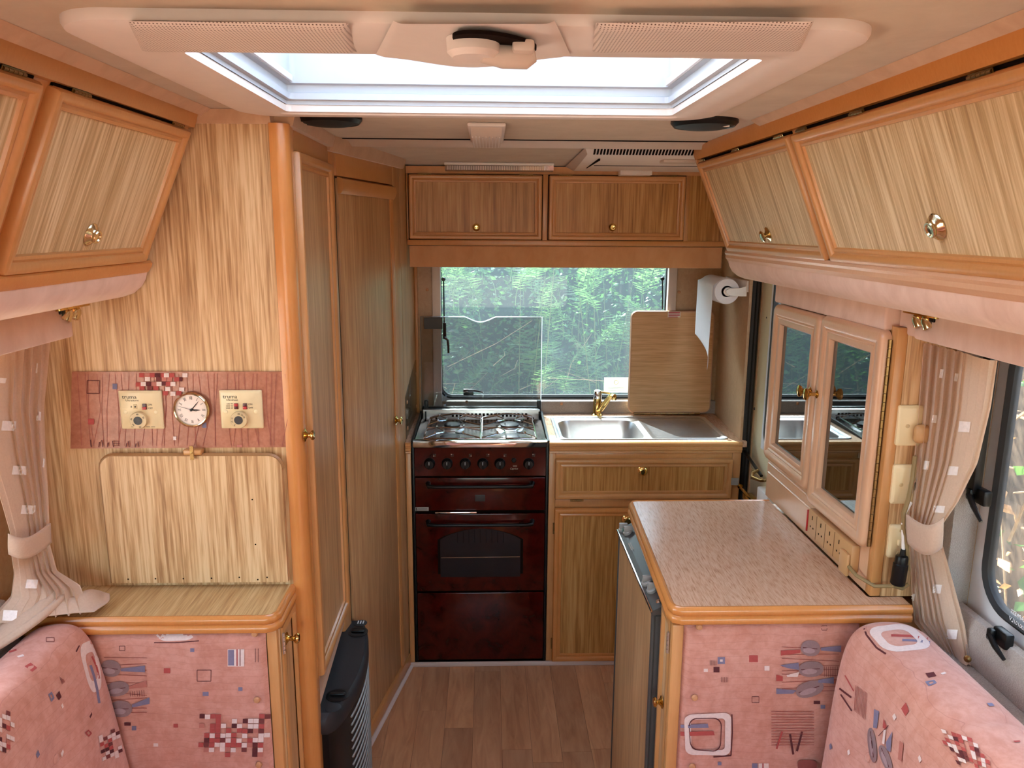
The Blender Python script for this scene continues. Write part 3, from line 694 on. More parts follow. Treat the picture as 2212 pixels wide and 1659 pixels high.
# ---------------------------------------------------------------- washroom wall and its door
A2, B2 = Vector((-0.437, 2.150, 0)), Vector((-0.312, 2.780, 0))
d2 = (B2 - A2).normalized(); L2 = (B2 - A2).length
Mw = frame(A2, d2, (0, 0, 1))                     # n points into the aisle
wash = MB(Mw); wash.box(0.0, 0.072, -0.03, 0, 0, 0) if False else None
wash = MB(Mw); wash.rbox(0.002, 0.064, 0.0, 1.93, -0.035, -0.001, 0.008, 3)
washo = wash.build('wall_washroom', beech, kind='structure', label='narrow beech post and wall between wardrobe and washroom door')
MB(Mw).rbox(L2 - 0.075, L2, 0.0, 1.93, -0.03, 0.0, 0.003).build('door_post', oak_door, washo)
MB(Mw).rbox(0.07, L2 - 0.075, 1.845, 1.93, -0.03, 0.0, 0.003).build('head_rail', beech, washo)
MB(Mw).box(0.06, L2, 0.0, 1.93, -0.06, -0.045).build('reveal_shade', hole, washo)  # dark sheet that paints the shade behind the door gaps
cv = MB(Mw); cv.prism([(0, 1.944), (0, 1.90), (0.006, 1.893), (0.014, 1.90), (0.016, 1.94)], 'y', 0, 1) if False else None
cv = MB(Mw); cv.loft([[(u, 1.944, -0.01), (u, 1.944, 0.022), (u, 1.93, 0.022), (u, 1.905, 0.012), (u, 1.905, -0.01)] for u in (0.0, L2 + 0.01)], cap0=True, cap1=True); cv.build('coving', suede_tan, washo)
MB(Mw).rbox(0.07, L2, 0.0, 0.055, -0.02, 0.006, 0.003).build('skirting', beech, washo)
bd = MB(Mw); bd.tube([(0.02, 0.006, 0.012), (L2 - 0.01, 0.006, 0.010)], 0.008, 8); bd.build('sealing_bead', beige, washo)
Md = frame(A2 + d2 * 0.088 + Vector((0, 0, 0.055)), d2, (0, 0, 1))
dl = L2 - 0.088 - 0.078
m = MB(Md); m.rbox(0, dl, 0, 1.785, -0.028, -0.004, 0.003); door2 = m.build('door_2', oak_door, kind='structure', label='oak washroom door left of the cooker')
m = MB(Md); m.loft([[(u, 1.742, -0.005), (u, 1.742, 0.004), (u, 1.75, 0.010), (u, 1.765, 0.014), (u, 1.782, 0.012), (u, 1.787, 0.0), (u, 1.787, -0.005)] for u in (0.0, dl)], cap0=True, cap1=True); m.build('top_moulding', beech, door2)
m = MB(Md); m.loft([[(dl - 0.026, v, -0.005), (dl - 0.026, v, 0.0), (dl - 0.014, v, 0.004), (dl - 0.003, v, 0.003), (dl, v, -0.005)] for v in (0.0, 1.745)], cap0=True, cap1=True); m.build('edge_moulding', beech, door2)
MB(Mw).box(0.066, 0.087, 0.06, 1.845, -0.03, -0.011).build('door_gap_shade', rubber, door2)  # black strip added to paint the dark gap beside the door
kp = A2 + d2 * (L2 - 0.10); nW = Vector((Mw[0][2], Mw[1][2], 0))
add_knob(door2, Vector((kp.x, kp.y, W(858, 908, Y=kp.y).z)) + nW * 0.0, nW, 0.014, brass)
# galley wall behind it, with the little glass splashback
MB().box(-0.36, -0.312, 2.782, YB, 0.0, 1.94).build('wall_washroom_galley', oak_door, kind='structure', label='oak wall panel left of the hob')
sp = MB(); sp.prism([(2.80, 0.925), (3.215, 0.925), (3.215, 1.155), (2.80, 1.085)], 'x', -0.3118, -0.308)
spo = sp.build('glass_splashback', smoked, label='smoked glass splashback screwed to the oak wall left of the hob', cat='splashback')
for yy, zz in ((2.83, 0.96), (3.19, 0.96), (3.19, 1.10), (2.83, 1.06)):
    MB().lathe([(0.007, 0), (0.007, 0.003), (0, 0.004)], (-0.308, yy, zz), (1, 0, 0), 10).build('screw_cap', wood_btn, spo)
co = MB(); co.rbox(-0.312, -0.298, 3.235, 3.2495, 0.92, 1.6, 0.003); co.build('trim_4', beech, kind='structure', label='thin beech corner bead left of the rear window')

# ---------------------------------------------------------------- left overhead locker
Tl, Bl = Vector((-0.618, 0, 1.918)), Vector((-0.742, 0, 1.632))
vl = (Tl - Bl).normalized(); hl = (Tl - Bl).length
lockL = thing('overhead_locker', 'oak overhead locker along the left side with slanting doors', 'locker', (-0.85, 0.6, 1.5))
YN = -1.30
MB().box(-1.028, -0.77, YN, 1.69, 1.63, 1.94).build('carcass', beech, lockL)
fb = MB(frame((Bl.x, YN, Bl.z), (0, 1, 0), vl))
fb.loft([[(u, -0.004, -0.02), (u, -0.004, 0.0), (u, hl + 0.002, 0.0), (u, hl + 0.002, -0.02)] for u in (0.0, 1.69 - YN)], cap0=True, cap1=True); fb.build('front_frame', beech, lockL)
# top rail and coving
m = MB(); m.prism([(-0.612, 1.944), (-0.600, 1.944), (-0.600, 1.936), (-0.612, 1.906), (-0.63, 1.906)], 'y', YN, 1.692); m.build('top_rail', beech, lockL)
m = MB(); m.prism([(-0.598, 1.9445), (-0.575, 1.9445), (-0.58, 1.940), (-0.596, 1.930), (-0.602, 1.9335)], 'y', YN, 1.70); m.build('coving', suede_tan, lockL)
# lip under the doors and the padded soffit
m = MB(); m.prism([(-0.727, 1.634), (-0.722, 1.628), (-0.724, 1.620), (-0.733, 1.608), (-0.77, 1.608), (-0.77, 1.634)], 'y', YN, 1.692); m.build('bottom_lip', beech_warm, lockL)
m = MB(); m.prism([(-0.734, 1.609), (-0.738, 1.594), (-0.748, 1.578), (-0.766, 1.563), (-0.79, 1.555), (-0.885, 1.539), (-1.02, 1.515), (-1.02, 1.62), (-0.74, 1.62)], 'y', YN, 1.690); m.build('soffit', suede, lockL)
yd = [(1.17, 1.665), (0.60, 1.135), (0.03, 0.565)]
for k, (ya, yb_) in enumerate(yd):
    Md_ = frame(Vector((Bl.x, ya, Bl.z)) + vl * 0.006, (0, 1, 0), vl)
    dL = framed_door(lockL, Md_, yb_ - ya, hl - 0.022, oak_y, beech, 0.031, 0.020, round_=0.008)
    MB(Md_).box(0.006, yb_ - ya - 0.006, hl - 0.023, hl - 0.0165, 0.0005, 0.004).build('gap_shade', hole, dL)  # dark strip painted as the shade in the gap over the door
    kv = 0.062; kc = Vector((Bl.x, (ya + yb_) / 2 + (0.022 if k == 0 else 0), Bl.z)) + vl * (0.006 + kv)
    if k == 0:
        pk = W(202, 521, X=kc.x + 0.012); kc.y = pk.y
    nl = Vector((0, 1, 0)).cross(vl)
    add_cup_knob(dL, kc + nl * 0.009, nl, 0.021)
    for f in (0.14, 0.88):
        add_hinge(dL, frame(Vector((Bl.x, ya + (yb_ - ya) * f, Bl.z)) + vl * (hl - 0.0135) + nl * 0.010, (0, 1, 0), vl), 0.05)
m = MB(); m.rbox(-0.874, -0.858, YN, 1.605, 1.480, 1.548, 0.005); m.build('curtain_pelmet', suede_brown if False else suede, lockL)

# spot lamp under it
def spot_lamp(p, sgn, label):
    t = thing('spot_lamp', label, 'lamp', p)
    o = Vector(p)
    ax = Vector((0, 1, 0)); out = Vector((sgn * 0.30, -0.0, -0.95)).normalized()
    m = MB(frame(o, (0, 1, 0), Vector((-sgn, 0, -0.17)).normalized() if False else (sgn, 0, -0.17)))
    q = rrect(-0.055, 0.055, -0.020, 0.020, 0.019, 5); m.prism(q, 'n', -0.003, 0.003); m.build('base_plate', brass, t)
    for k in (-1, 1):
        c = o + Vector((0, 0.016 * k, -0.004))
        m = MB(); m.lathe([(0.010, -0.004), (0.013, 0.0), (0.0150, 0.006), (0.0150, 0.020), (0.013, 0.022), (0.0, 0.020)], c, Vector((sgn * 0.25, -0.35, -0.9)), 20)
        m.build('lamp_cup', pewter, t)
    m = MB(); m.rbox(o.x - 0.006, o.x + 0.006, o.y - 0.045, o.y - 0.028, o.z - 0.010, o.z - 0.002, 0.002); m.build('switch', black_p, t)
    return t
spot_lamp(W(152, 664, Z=1.541), -1, 'small twin brass spot lamp under the left locker')
# ---------------------------------------------------------------- printed motifs: thin ink lying on the cloth or board
INKS = {'w': S(226, 206, 200), 'r': S(176, 84, 80), 'd': S(96, 52, 54), 'b': S(128, 122, 146), 'g': S(148, 124, 126), 'l': S(150, 84, 78), 'p': S(186, 120, 108), 'k': S(120, 66, 64), 's': S(172, 148, 152)}
class Ink:
    def __init__(self, hit): self.mb = MB(); self.mb.col = []; self.hit = hit; self.layer = 0
    def quadgrid(self, c, ink, nu=1, nv=1):              # c: four picture points, split into nu x nv cells
        self.layer += 1; pts = []
        for i in range(nu + 1):
            for j in range(nv + 1):
                a, b_ = i / nu, j / nv
                x_ = (c[0][0] * (1 - a) + c[1][0] * a) * (1 - b_) + (c[3][0] * (1 - a) + c[2][0] * a) * b_
                y_ = (c[0][1] * (1 - a) + c[1][1] * a) * (1 - b_) + (c[3][1] * (1 - a) + c[2][1] * a) * b_
                pts.append(self.hit(x_, y_, self.layer))
        w = nv + 1; fs = [(i * w + j, (i + 1) * w + j, (i + 1) * w + j + 1, i * w + j + 1) for i in range(nu) for j in range(nv)]
        return self.put(pts, fs, ink)
    def put(self, pts, fs, ink):
        fs = [f for f in fs if all(pts[i] is not None for i in f)]
        pts = [p if p is not None else (0, 0, 0) for p in pts]
        use = sorted({i for f in fs for i in f}); m_ = {i: n for n, i in enumerate(use)}
        self.mb.add([pts[i] for i in use], [tuple(m_[i] for i in f) for f in fs]); self.mb.col += [INKS[ink]] * len(fs); return self
    def rings(self, rings, ink):
        n = len(rings[0]); fs = [(i * n + j, i * n + (j + 1) % n, (i + 1) * n + (j + 1) % n, (i + 1) * n + j) for i in range(len(rings) - 1) for j in range(n)]
        return self.put([p for r in rings for p in r], fs, ink)
    def rect(self, x0, y0, x1, y1, ink, sk=0.0): 
        n = max(1, int(abs(x1 - x0) / 14)); k = max(1, int(abs(y1 - y0) / 14))
        return self.quadgrid([(x0, y0), (x1, y0), (x1 + sk, y1), (x0 + sk, y1)], ink, n, k)
    def quad(self, pts, ink):
        n = max(1, int(math.dist(pts[0], pts[1]) / 14)); k = max(1, int(math.dist(pts[1], pts[2]) / 14))
        return self.quadgrid(pts, ink, n, k)
    def line(self, pts, wd, ink):
        for a, b_ in zip(pts[:-1], pts[1:]):
            dx, dy = b_[0] - a[0], b_[1] - a[1]; L = math.hypot(dx, dy) or 1; nx, ny = -dy / L * wd / 2, dx / L * wd / 2
            self.quadgrid([(a[0] + nx, a[1] + ny), (b_[0] + nx, b_[1] + ny), (b_[0] - nx, b_[1] - ny), (a[0] - nx, a[1] - ny)], ink, max(1, int(L / 16)), 1)
            self.layer -= 1
        self.layer += 1
        return self
    def box_outline(self, x0, y0, x1, y1, wd, ink): return self.line([(x0, y0), (x1, y0), (x1, y1), (x0, y1), (x0, y0)], wd, ink)
    def blob(self, cx_, cy_, rx, ry, rot, ink, n=20, sup=1.0):
        self.layer += 1; rings = []
        for t in (0.0, 0.5, 1.0):
            ring = []
            for k in range(n):
                a = 2 * math.pi * k / n
                ca, sa = math.cos(a), math.sin(a)
                ex, ey = rx * t * math.copysign(abs(ca) ** sup, ca), ry * t * math.copysign(abs(sa) ** sup, sa)
                h = self.hit(cx_ + ex * math.cos(rot) - ey * math.sin(rot), cy_ + ex * math.sin(rot) + ey * math.cos(rot), self.layer)
                ring.append(h)
            rings.append(ring)
        return self.rings(rings, ink)
    def loop(self, corners, wd, ink, r=0.28, n=5):       # band along a rounded quadrilateral given by its four picture corners
        self.layer += 1
        def P(u, v):
            c = corners
            return ((c[0][0] * (1 - u) + c[1][0] * u) * (1 - v) + (c[3][0] * (1 - u) + c[2][0] * u) * v, (c[0][1] * (1 - u) + c[1][1] * u) * (1 - v) + (c[3][1] * (1 - u) + c[2][1] * u) * v)
        rings = []
        for d in [wd * k_ / 6 for k_ in range(7)]:
            q = rrect(d, 1 - d, d, 1 - d, max(r - d * 0.6, 0.02), n); dense = []
            for a_, b_ in zip(q, q[1:] + q[:1]):
                k_ = 8 if len(dense) % 1 == 0 and math.dist(a_, b_) > 0.2 else 2
                k_ = 8 if (q.index(a_) + 1) % (n + 1) == 0 else 1
                dense += [(a_[0] + (b_[0] - a_[0]) * t / k_, a_[1] + (b_[1] - a_[1]) * t / k_) for t in range(k_)]
            rings.append([self.hit(*P(u, v), self.layer) for u, v in dense])
        return self.rings(rings, ink)
    def mosaic(self, P, nx, ny, seed, fill=0.62):        # patch of little squares; P(u, v) -> picture point
        rg = random.Random(seed)
        for i in range(nx):
            for j in range(ny):
                edge = i in (0, nx - 1) or j in (0, ny - 1)
                if rg.random() > (fill * 0.55 if edge else fill + 0.12): continue
                j0 = rg.uniform(-0.08, 0.08)
                c = [P((i + 0.03) / nx, (j + 0.03 + j0) / ny), P((i + 0.97) / nx, (j + 0.03 + j0) / ny), P((i + 0.97) / nx, (j + 0.97 + j0) / ny), P((i + 0.03) / nx, (j + 0.97 + j0) / ny)]
                self.quad(c, rg.choice('wwwrrrdkp')); self.layer -= 1
        self.layer += 1
        return self
    def build(self, parent, name='printed_motifs'):
        if self.mb.f: return self.mb.build(name, ink, parent, kind='stuff')
def plane_hit(**kw):
    ax = list(kw)[0]; val = kw[ax]; sg = -1
    def f(x_, y_, layer):
        off = 0.0003 + 0.00004 * layer
        return W(x_, y_, **{ax: val - off})
    return f
def tulip(k, cx_, cy_, rx, ry, rot, tail):               # grey pod with a line and its blade
    k.blob(cx_, cy_, rx, ry, rot, 'g', sup=0.9); k.line([(cx_ - rx * 0.8 * math.cos(rot), cy_ - rx * 0.8 * math.sin(rot)), (cx_ + rx * 0.7 * math.cos(rot), cy_ + rx * 0.7 * math.sin(rot))], 1.6, 'd')
    k.blob(cx_ - ry * 0.2, cy_ + ry * 0.3, rx * 0.6, ry * 0.35, rot, 's')
    if tail:
        k.quad([(tail[0], tail[1] - 3), (tail[2], tail[3] - 7), (tail[2], tail[3] + 7), (tail[0], tail[1] + 3)], tail[4])

# ---------------------------------------------------------------- control board with heater controls and clock
a, b = W(155, 804, Y=YP - 0.004), W(619, 967, Y=YP - 0.004)
cn4 = [W(x_, y_, Y=YP - 0.006) for x_, y_ in ((152, 969), (622, 966), (617, 803), (155, 803))]
bo = MB(); bo.prism([(q_.x, q_.z) for q_ in cn4], 'y', YP - 0.006, YP - 0.0002); board = bo.build('control_board', board_mat, label='terracotta printed board on the oak partition holding the clock', cat='panel')
k = Ink(plane_hit(Y=YP - 0.006))
rg = random.Random(5)
for xx in range(166, 615, 14):
    x0 = xx + rg.uniform(-4, 4); k.line([(x0, 808), (x0 + rg.uniform(-6, 10), 885), (x0 + rg.uniform(-10, 14), 963)], 0.9, 'l')
k.box_outline(188, 822, 215, 850, 1.2, 'd'); k.rect(243, 829, 253, 841, 'b'); k.rect(190, 905, 203, 917, 'r'); k.rect(374, 943, 381, 951, 'w'); k.rect(512, 961, 523, 966, 'p'); k.rect(437, 913, 446, 924, 'b')
sq = [(300,806,'r'),(312,806,'p'),(323,806,'r'),(335,806,'d'),(347,806,'r'),(354,806,'w'),(366,806,'r'),(394,806,'w'),(313,814,'w'),(337,815,'k'),(349,815,'p'),(361,815,'p'),(383,815,'d'),(376,815,'r'),(293,826,'r'),(304,825,'w'),(316,825,'d'),(327,825,'p'),(338,825,'w'),(349,824,'d'),(358,825,'r'),(368,825,'w'),(318,834,'k'),(331,834,'r'),(357,836,'w'),(387,837,'w'),(352,845,'r'),(368,846,'w'),(381,845,'r'),(301,834,'r')]
for sx_, sy_, c_ in sq: k.rect(sx_, sy_, sx_ + 11, sy_ + 9, c_)
for i, xx in enumerate((197, 213, 222, 232, 245, 272, 279, 292, 300)):
    k.line([(xx, 966), (xx + (2 if i % 2 else -2), 950 + (i * 5) % 9)], 2.0, 'd')
k.line([(244, 953), (259, 953)], 1, 'd'); k.line([(244, 958), (259, 958)], 1, 'd'); k.line([(244, 963), (259, 963)], 1, 'd')
k.build(board)

def heater_control(px_, title, sub, label, second):
    c = W(px_[0], px_[1], Y=YP - 0.01); t = thing('heater_control', label, 'control panel', (c.x, YP - 0.006, c.z))
    w2, h2 = 0.0465, 0.0435
    yf = YP - 0.0065
    m = MB(frame((c.x, yf, c.z), (1, 0, 0), (0, 0, 1)))
    m.loft([[(p[0], p[1], 0) for p in rrect(-w2, w2, -h2, h2, 0.002, 2)], [(p[0], p[1], 0.005) for p in rrect(-w2, w2, -h2, h2, 0.002, 2)], [(p[0], p[1], 0.009) for p in rrect(-w2 + 0.004, w2 - 0.004, -h2 + 0.004, h2 - 0.004, 0.002, 2)]], cap1=True)
    m.build('plate', ivory, t)
    F_ = frame((c.x, yf - 0.0091, c.z), (1, 0, 0), (0, 0, 1)); at_ = lambda u, v: F_ @ Matrix.Translation((u, v, 0))
    text_part(title, 'lettering', at_(-0.038, 0.030), 0.0125, ink_dk, t, 'LEFT', 1.05)
    text_part(sub, 'lettering', at_(-0.031, 0.0225), 0.0062, ink_dk, t, 'LEFT', 1.1)
    def rocker(u, v, up):
        m = MB(F_); m.rbox(u - 0.0045, u + 0.0045, v - 0.0065, v + 0.0065, -0.002, 0.0025, 0.0006); o = m.build('rocker_switch', red_dk, t)
        m = MB(F_); z0 = v if up else v - 0.0065; m.rbox(u - 0.0042, u + 0.0042, z0, z0 + 0.0065, 0.0018, 0.0048, 0.0008); m.build('rocker', red_p, o)
    rocker(0.010, 0.0085, False)
    text_part('ON', 'lettering', at_(0.017, 0.0125), 0.0058, ink_dk, t, 'LEFT'); text_part('OFF', 'lettering', at_(0.017, 0.0045), 0.0058, ink_dk, t, 'LEFT')
    if second:
        rocker(-0.0095, 0.0085, True)
        for q, s_ in enumerate(('500 W', '1000 W', '2000 W')): text_part(s_, 'lettering', at_(-0.0165, 0.0135 - 0.0048 * q), 0.005, ink_dk, t, 'RIGHT')
        nums = (('5', -130), ('10', -165), ('15', 165), ('20', 30), ('25', 55), ('30', 85)); 
    else:
        m = MB(F_); m.rbox(-0.015, -0.0065, 0.003, 0.0135, -0.002, 0.0004, 0.0004); m.build('indicator_window', ivory_dk, t)
        m = MB(F_); m.lathe([(0.0018, 0), (0.0018, 0.0012), (0, 0.0014)], (-0.0107, 0.008, 0), (0, 0, 1), 10); m.build('indicator_lamp', ink_dk, t)
        text_part('#', 'lettering', at_(-0.0195, 0.008), 0.006, ink_dk, t)
        nums = (('40', 90), ('30', 30), ('50', 165), ('60', -140), ('70', -75))
        for q in range(5):
            m = MB(F_); m.box(-0.024 + 0.011 * q, -0.0155 + 0.011 * q, -0.0385, -0.0375, 0, 0.0002); m.build('print_line', ink_dk, t)
    for s_ in (-1, 1):
        m = MB(F_); m.lathe([(0.0046, -0.001), (0.0046, 0.0004), (0.0038, 0.0008), (0, 0.0006)], (s_ * 0.0335, -0.0045, 0), (0, 0, 1), 14); m.build('screw_cap', ivory_dk if False else ivory, t)
    text_part('v', 'lettering', at_(-0.002, -0.004), 0.005, ink_dk, t)
    dc = (-0.0035, -0.0215)
    m = MB(F_); m.lathe([(0.0188, 0), (0.0188, 0.008), (0.0178, 0.0095), (0.0105, 0.0098), (0.0105, 0.0098)], (dc[0], dc[1], 0), (0, 0, 1), 30); dial = m.build('dial', ivory_dk, t)
    m = MB(F_); m.lathe([(0.0095, 0.0098), (0.0095, 0.0105), (0, 0.0106)], (dc[0], dc[1], 0), (0, 0, 1), 24); m.build('dial_cap', grey_p if False else grey_dk, dial)
    for s_, ang in nums:
        an = math.radians(ang); text_part(s_, 'dial_number', F_ @ Matrix.Translation((dc[0] + 0.0142 * math.cos(an), dc[1] + 0.0142 * math.sin(an), 0.0099)) @ Matrix.Rotation(an - math.pi / 2, 4, 'Z'), 0.0052, ink_dk, dial)
    return t
heater_control((306, 885), 'truma', 'Ultrastore', 'ivory control panel left of the clock with one red switch', False)
heater_control((522, 884), 'truma', 'Ultraheat', 'ivory control panel right of the clock with two red switches', True)

c = W(414, 885, Y=YP - 0.012)
clock = thing('wall_clock', 'round brass-rimmed clock with roman numerals on the printed board', 'clock', (c.x, YP - 0.006, c.z))
F_ = frame((c.x, YP - 0.0062, c.z), (1, 0, 0), (0, 0, 1))
m = MB(F_); m.lathe([(0.0390, 0), (0.0405, 0.004), (0.0400, 0.009), (0.0372, 0.012), (0.0352, 0.0112), (0.0348, 0.006)], (0, 0, 0), (0, 0, 1), 48); m.build('bezel', pewter, clock)
m = MB(F_); m.lathe([(0.0360, 0.004), (0.0350, 0.0062), (0, 0.0062)], (0, 0, 0), (0, 0, 1), 40); dial = m.build('dial', clock_face, clock)
for h, s_ in enumerate(('XII', 'I', 'II', 'III', 'IV', 'V', 'VI', 'VII', 'VIII', 'IX', 'X', 'XI')):
    an = math.radians(90 - 30 * h)
    text_part(s_, 'numeral', F_ @ Matrix.Translation((0.0265 * math.cos(an), 0.0265 * math.sin(an), 0.0064)) @ Matrix.Rotation(an - math.pi / 2, 4, 'Z'), 0.0105, ink_dk, dial, squash=0.55)
def hand(nm, ang, L, wd, z, back=0.004):
    an = math.radians(90 - ang); u = Vector((math.cos(an), math.sin(an), 0)); v = Vector((-u.y, u.x, 0))
    m = MB(F_); m.add([tuple(-u * back + v * wd + Vector((0, 0, z))), tuple(-u * back - v * wd + Vector((0, 0, z))), tuple(u * L * 0.6 - v * wd * 1.2 + Vector((0, 0, z))), tuple(u * L + Vector((0, 0, z))), tuple(u * L * 0.6 + v * wd * 1.2 + Vector((0, 0, z)))], [(0, 1, 2, 3, 4)]); m.build(nm, ink_dk, clock, solid=0.0004)
hand('hour_hand', 93, 0.0200, 0.0012, 0.0072); hand('minute_hand', 41, 0.0270, 0.0008, 0.0078); hand('second_hand', -73, 0.031, 0.0003, 0.0084, 0.012)
m = MB(F_); m.lathe([(0.0032, 0.006), (0.0032, 0.009), (0, 0.0095)], (0, 0, 0), (0, 0, 1), 16); m.build('hand_boss', black_p, clock)

# ---------------------------------------------------------------- fold-down table flap and its catch
a, b = W(213, 986, Y=YP - 0.018), W(622, 1257, Y=YP - 0.018)
flap = thing('folding_table_flap', 'oak table flap with rounded top corners folded against the partition', 'table', ((a.x + b.x) / 2, YP, b.z))
q = [(b.x, b.z), (b.x, a.z - 0.03)] + [(b.x - 0.03 + 0.03 * math.cos(t), a.z - 0.03 + 0.03 * math.sin(t)) for t in (0.3, 0.6, 0.9, 1.2)] + [(b.x - 0.03, a.z), (a.x + 0.03, a.z)] + [(a.x + 0.03 - 0.03 * math.sin(t), a.z - 0.03 + 0.03 * math.cos(t)) for t in (0.3, 0.6, 0.9, 1.2)] + [(a.x, a.z - 0.03), (a.x, b.z)]
MB().prism(q, 'y', YP - 0.018, YP - 0.0005).build('table_leaf', oak_x, flap)
edge = [(x_, YP - 0.012, z_) for x_, z_ in q[1:]]
MB().tube(edge, 0.0058, 6).build('edging', oak_dark, flap)
for px_, py_ in ((277, 1251), (336, 1250), (396, 1250), (457, 1249), (517, 1247), (557, 1252), (577, 1247), (552, 1176), (545, 1079)):
    MB().lathe([(0.0019, 0), (0.0019, 0.0006), (0, 0.0006)], W(px_, py_, Y=YP - 0.018), (0, -1, 0), 8).build('screw_hole', hole, flap)
p = W(416, 977, Y=YP - 0.02)
catch_ = thing('turn_catch', 'wooden turn button holding up the folded table flap', 'catch', (p.x, YP, p.z))
MB().rbox(p.x - 0.021, p.x + 0.021, YP - 0.024, YP - 0.0006, p.z - 0.0065, p.z + 0.0065, 0.004, 3).build('turn_button', beech, catch_)
MB().box(p.x - 0.004, p.x + 0.004, YP - 0.0262, YP - 0.0243, p.z - 0.016, p.z + 0.016).build('metal_strip', brass_dk, catch_)
MB().lathe([(0.003, 0), (0.003, 0.001), (0, 0.0015)], (p.x, YP - 0.0262, p.z), (0, -1, 0), 10).build('screw', brass_dk, catch_)

# ---------------------------------------------------------------- low chest left, with padded front
CT = 0.879
chest = thing('low_chest', 'low oak chest with pink padded front beside the left seat', 'chest', (-0.73, 1.62, 0))
YC = 1.553
def edge_top(mb, x0, x1, y0, y1, z1, th, inset=0.0): 
    pass
tp = MB(); tp.box(-1.02, -0.468, 1.552, 1.6985, CT - 0.018, CT - 0.0005); tp.build('top_board', oak_flat, chest)
EDG = [(0.0, 0.0), (0.006, 0.0015), (0.0115, -0.003), (0.0135, -0.010), (0.0110, -0.0165), (0.0085, -0.0185), (0.0130, -0.022), (0.0150, -0.029), (0.0125, -0.036), (0.006, -0.040), (0.0, -0.040)]
pathE = [(-1.02, 1.5515), (-0.487, 1.5515), (-0.4745, 1.5565), (-0.4675, 1.569), (-0.4675, 1.697)]
def edge_run(path, z, prof, outs):
    rings = []
    for (px_, py_), (ox, oy) in zip(path, outs):
        rings.append([(px_ + ox * d, py_ + oy * d, z + h) for d, h in prof])
    m = MB(); m.loft(rings, closed=True, cap0=True, cap1=True); return m
edge_run(pathE, CT, EDG, [(0, -1), (0.2, -1), (0.7, -0.7), (1, -0.2), (1, 0)]).build('top_edging', beech_warm, chest)
MB().box(-1.02, -0.47, YC + 0.016, 1.6985, 0.0, CT - 0.019).build('body', beech, chest)
MB().rbox(-0.487, -0.464, YC, YC + 0.02, 0.0, CT - 0.038, 0.003).build('corner_stile', beech, chest)
# side door with hinge and knob
sd = MB(); sd.rbox(-0.4695, -0.461, YC + 0.014, 1.66, 0.02, CT - 0.042, 0.002); sdo = sd.build('door', oak_door, chest)
MB(frame((-0.4625, YC + 0.020, 0.02), (0, 1, 0), (0, 0, 1))).ring(0, 0.118, 0, CT - 0.064, [(0, 0), (0, 0.006), (0.004, 0.0075), (0.014, 0.0075), (0.02, 0.001)]).build('door_frame', beech, sdo)
kp = W(612, 1398, X=-0.455); add_knob(sdo, (-0.458, YC + 0.05, kp.z), (1, 0, 0), 0.0115, brass, 0.030)
add_hinge(sdo, frame((-0.457, YC + 0.018, W(608, 1400, X=-0.455).z), (0, 0, 1), (0, -1, 0)), 0.05, steel)
# padded panel: soft grid with buttons
def padded(x0, x1, z0, z1, yf, btns, puff=0.010):
    def fn(u, v):
        x_ = x0 + (x1 - x0) * u; z_ = z0 + (z1 - z0) * v
        e = min(1, min(u, 1 - u) * (x1 - x0) / 0.018) ; g = min(1, min(v, 1 - v) * (z1 - z0) / 0.018)
        d = puff * math.sqrt(max(0, e * (2 - e))) * math.sqrt(max(0, g * (2 - g)))
        for bx, bz in btns:
            r2 = ((x_ - bx) ** 2 + (z_ - bz) ** 2) / 0.018 ** 2
            d -= puff * 0.55 * math.exp(-r2)
        return (x_, yf - d, z_)
    m = MB(); m.grid(fn, 60, 90); return m
def bvh_hit(obj, lift=0.0005):
    me = obj.data
    tree = BVHTree.FromPolygons([q.co[:] for q in me.vertices], [tuple(q.vertices) for q in me.polygons])
    def f(x_, y_, layer):
        loc, nrm, idx, dist = tree.ray_cast(CAM, ray_to(x_, y_).normalized())
        if loc is None: return None
        if nrm.dot(ray_to(x_, y_)) > 0: nrm = -nrm
        return loc + nrm * (lift + 0.00005 * layer)
    return f
btn = [W(551, 1367, Y=YC - 0.005), W(556, 1510, Y=YC - 0.005), W(560, 1650, Y=YC - 0.005)]
pad = padded(-1.0, -0.488, 0.30, CT - 0.043, YC, [(b_.x, b_.z) for b_ in btn]).build('padded_panel', fabric_mat, chest)
for b_ in btn:
    MB().lathe([(0.0074, 0.0), (0.0074, 0.002), (0.0055, 0.0045), (0, 0.0052)], (b_.x, YC - 0.0078, b_.z), (0, -1, 0), 16).build('button', wood_btn, pad)
k = Ink(bvh_hit(pad))
rg = random.Random(11)
k.loop([(328, 1280), (432, 1280), (430, 1382), (332, 1386)], 0.2, 'w', 0.3)
k.line([(333, 1388), (380, 1388), (430, 1384), (434, 1352)], 2.2, 'd')
k.rect(315, 1359, 327, 1369, 'r'); k.box_outline(258, 1395, 270, 1405, 1.2, 'd'); k.rect(411, 1400, 420, 1408, 'b'); k.rect(354, 1443, 368, 1454, 'r'); k.box_outline(426, 1447, 456, 1471, 1.2, 'd')
k.rect(515, 1484, 524, 1492, 'b'); k.rect(438, 1494, 451, 1503, 'b'); k.rect(375, 1563, 385, 1571, 'r'); k.rect(269, 1560, 283, 1567, 'd'); k.rect(285, 1568, 295, 1577, 'b'); k.rect(332, 1605, 342, 1612, 'w')
k.rect(492, 1402, 528, 1439, 'w'); k.rect(493, 1403, 506, 1437, 'b'); k.rect(511, 1402, 514, 1438, 'r'); k.rect(518, 1402, 520, 1438, 'k')
for xx in (552, 558): k.line([(xx, 1400), (xx, 1430)], 1.2, 'd')
for yy in range(1420, 1540, 13):
    k.line([(225, yy + rg.uniform(-5, 5)), (318, yy + rg.uniform(-5, 5))], 1.2, 'l')
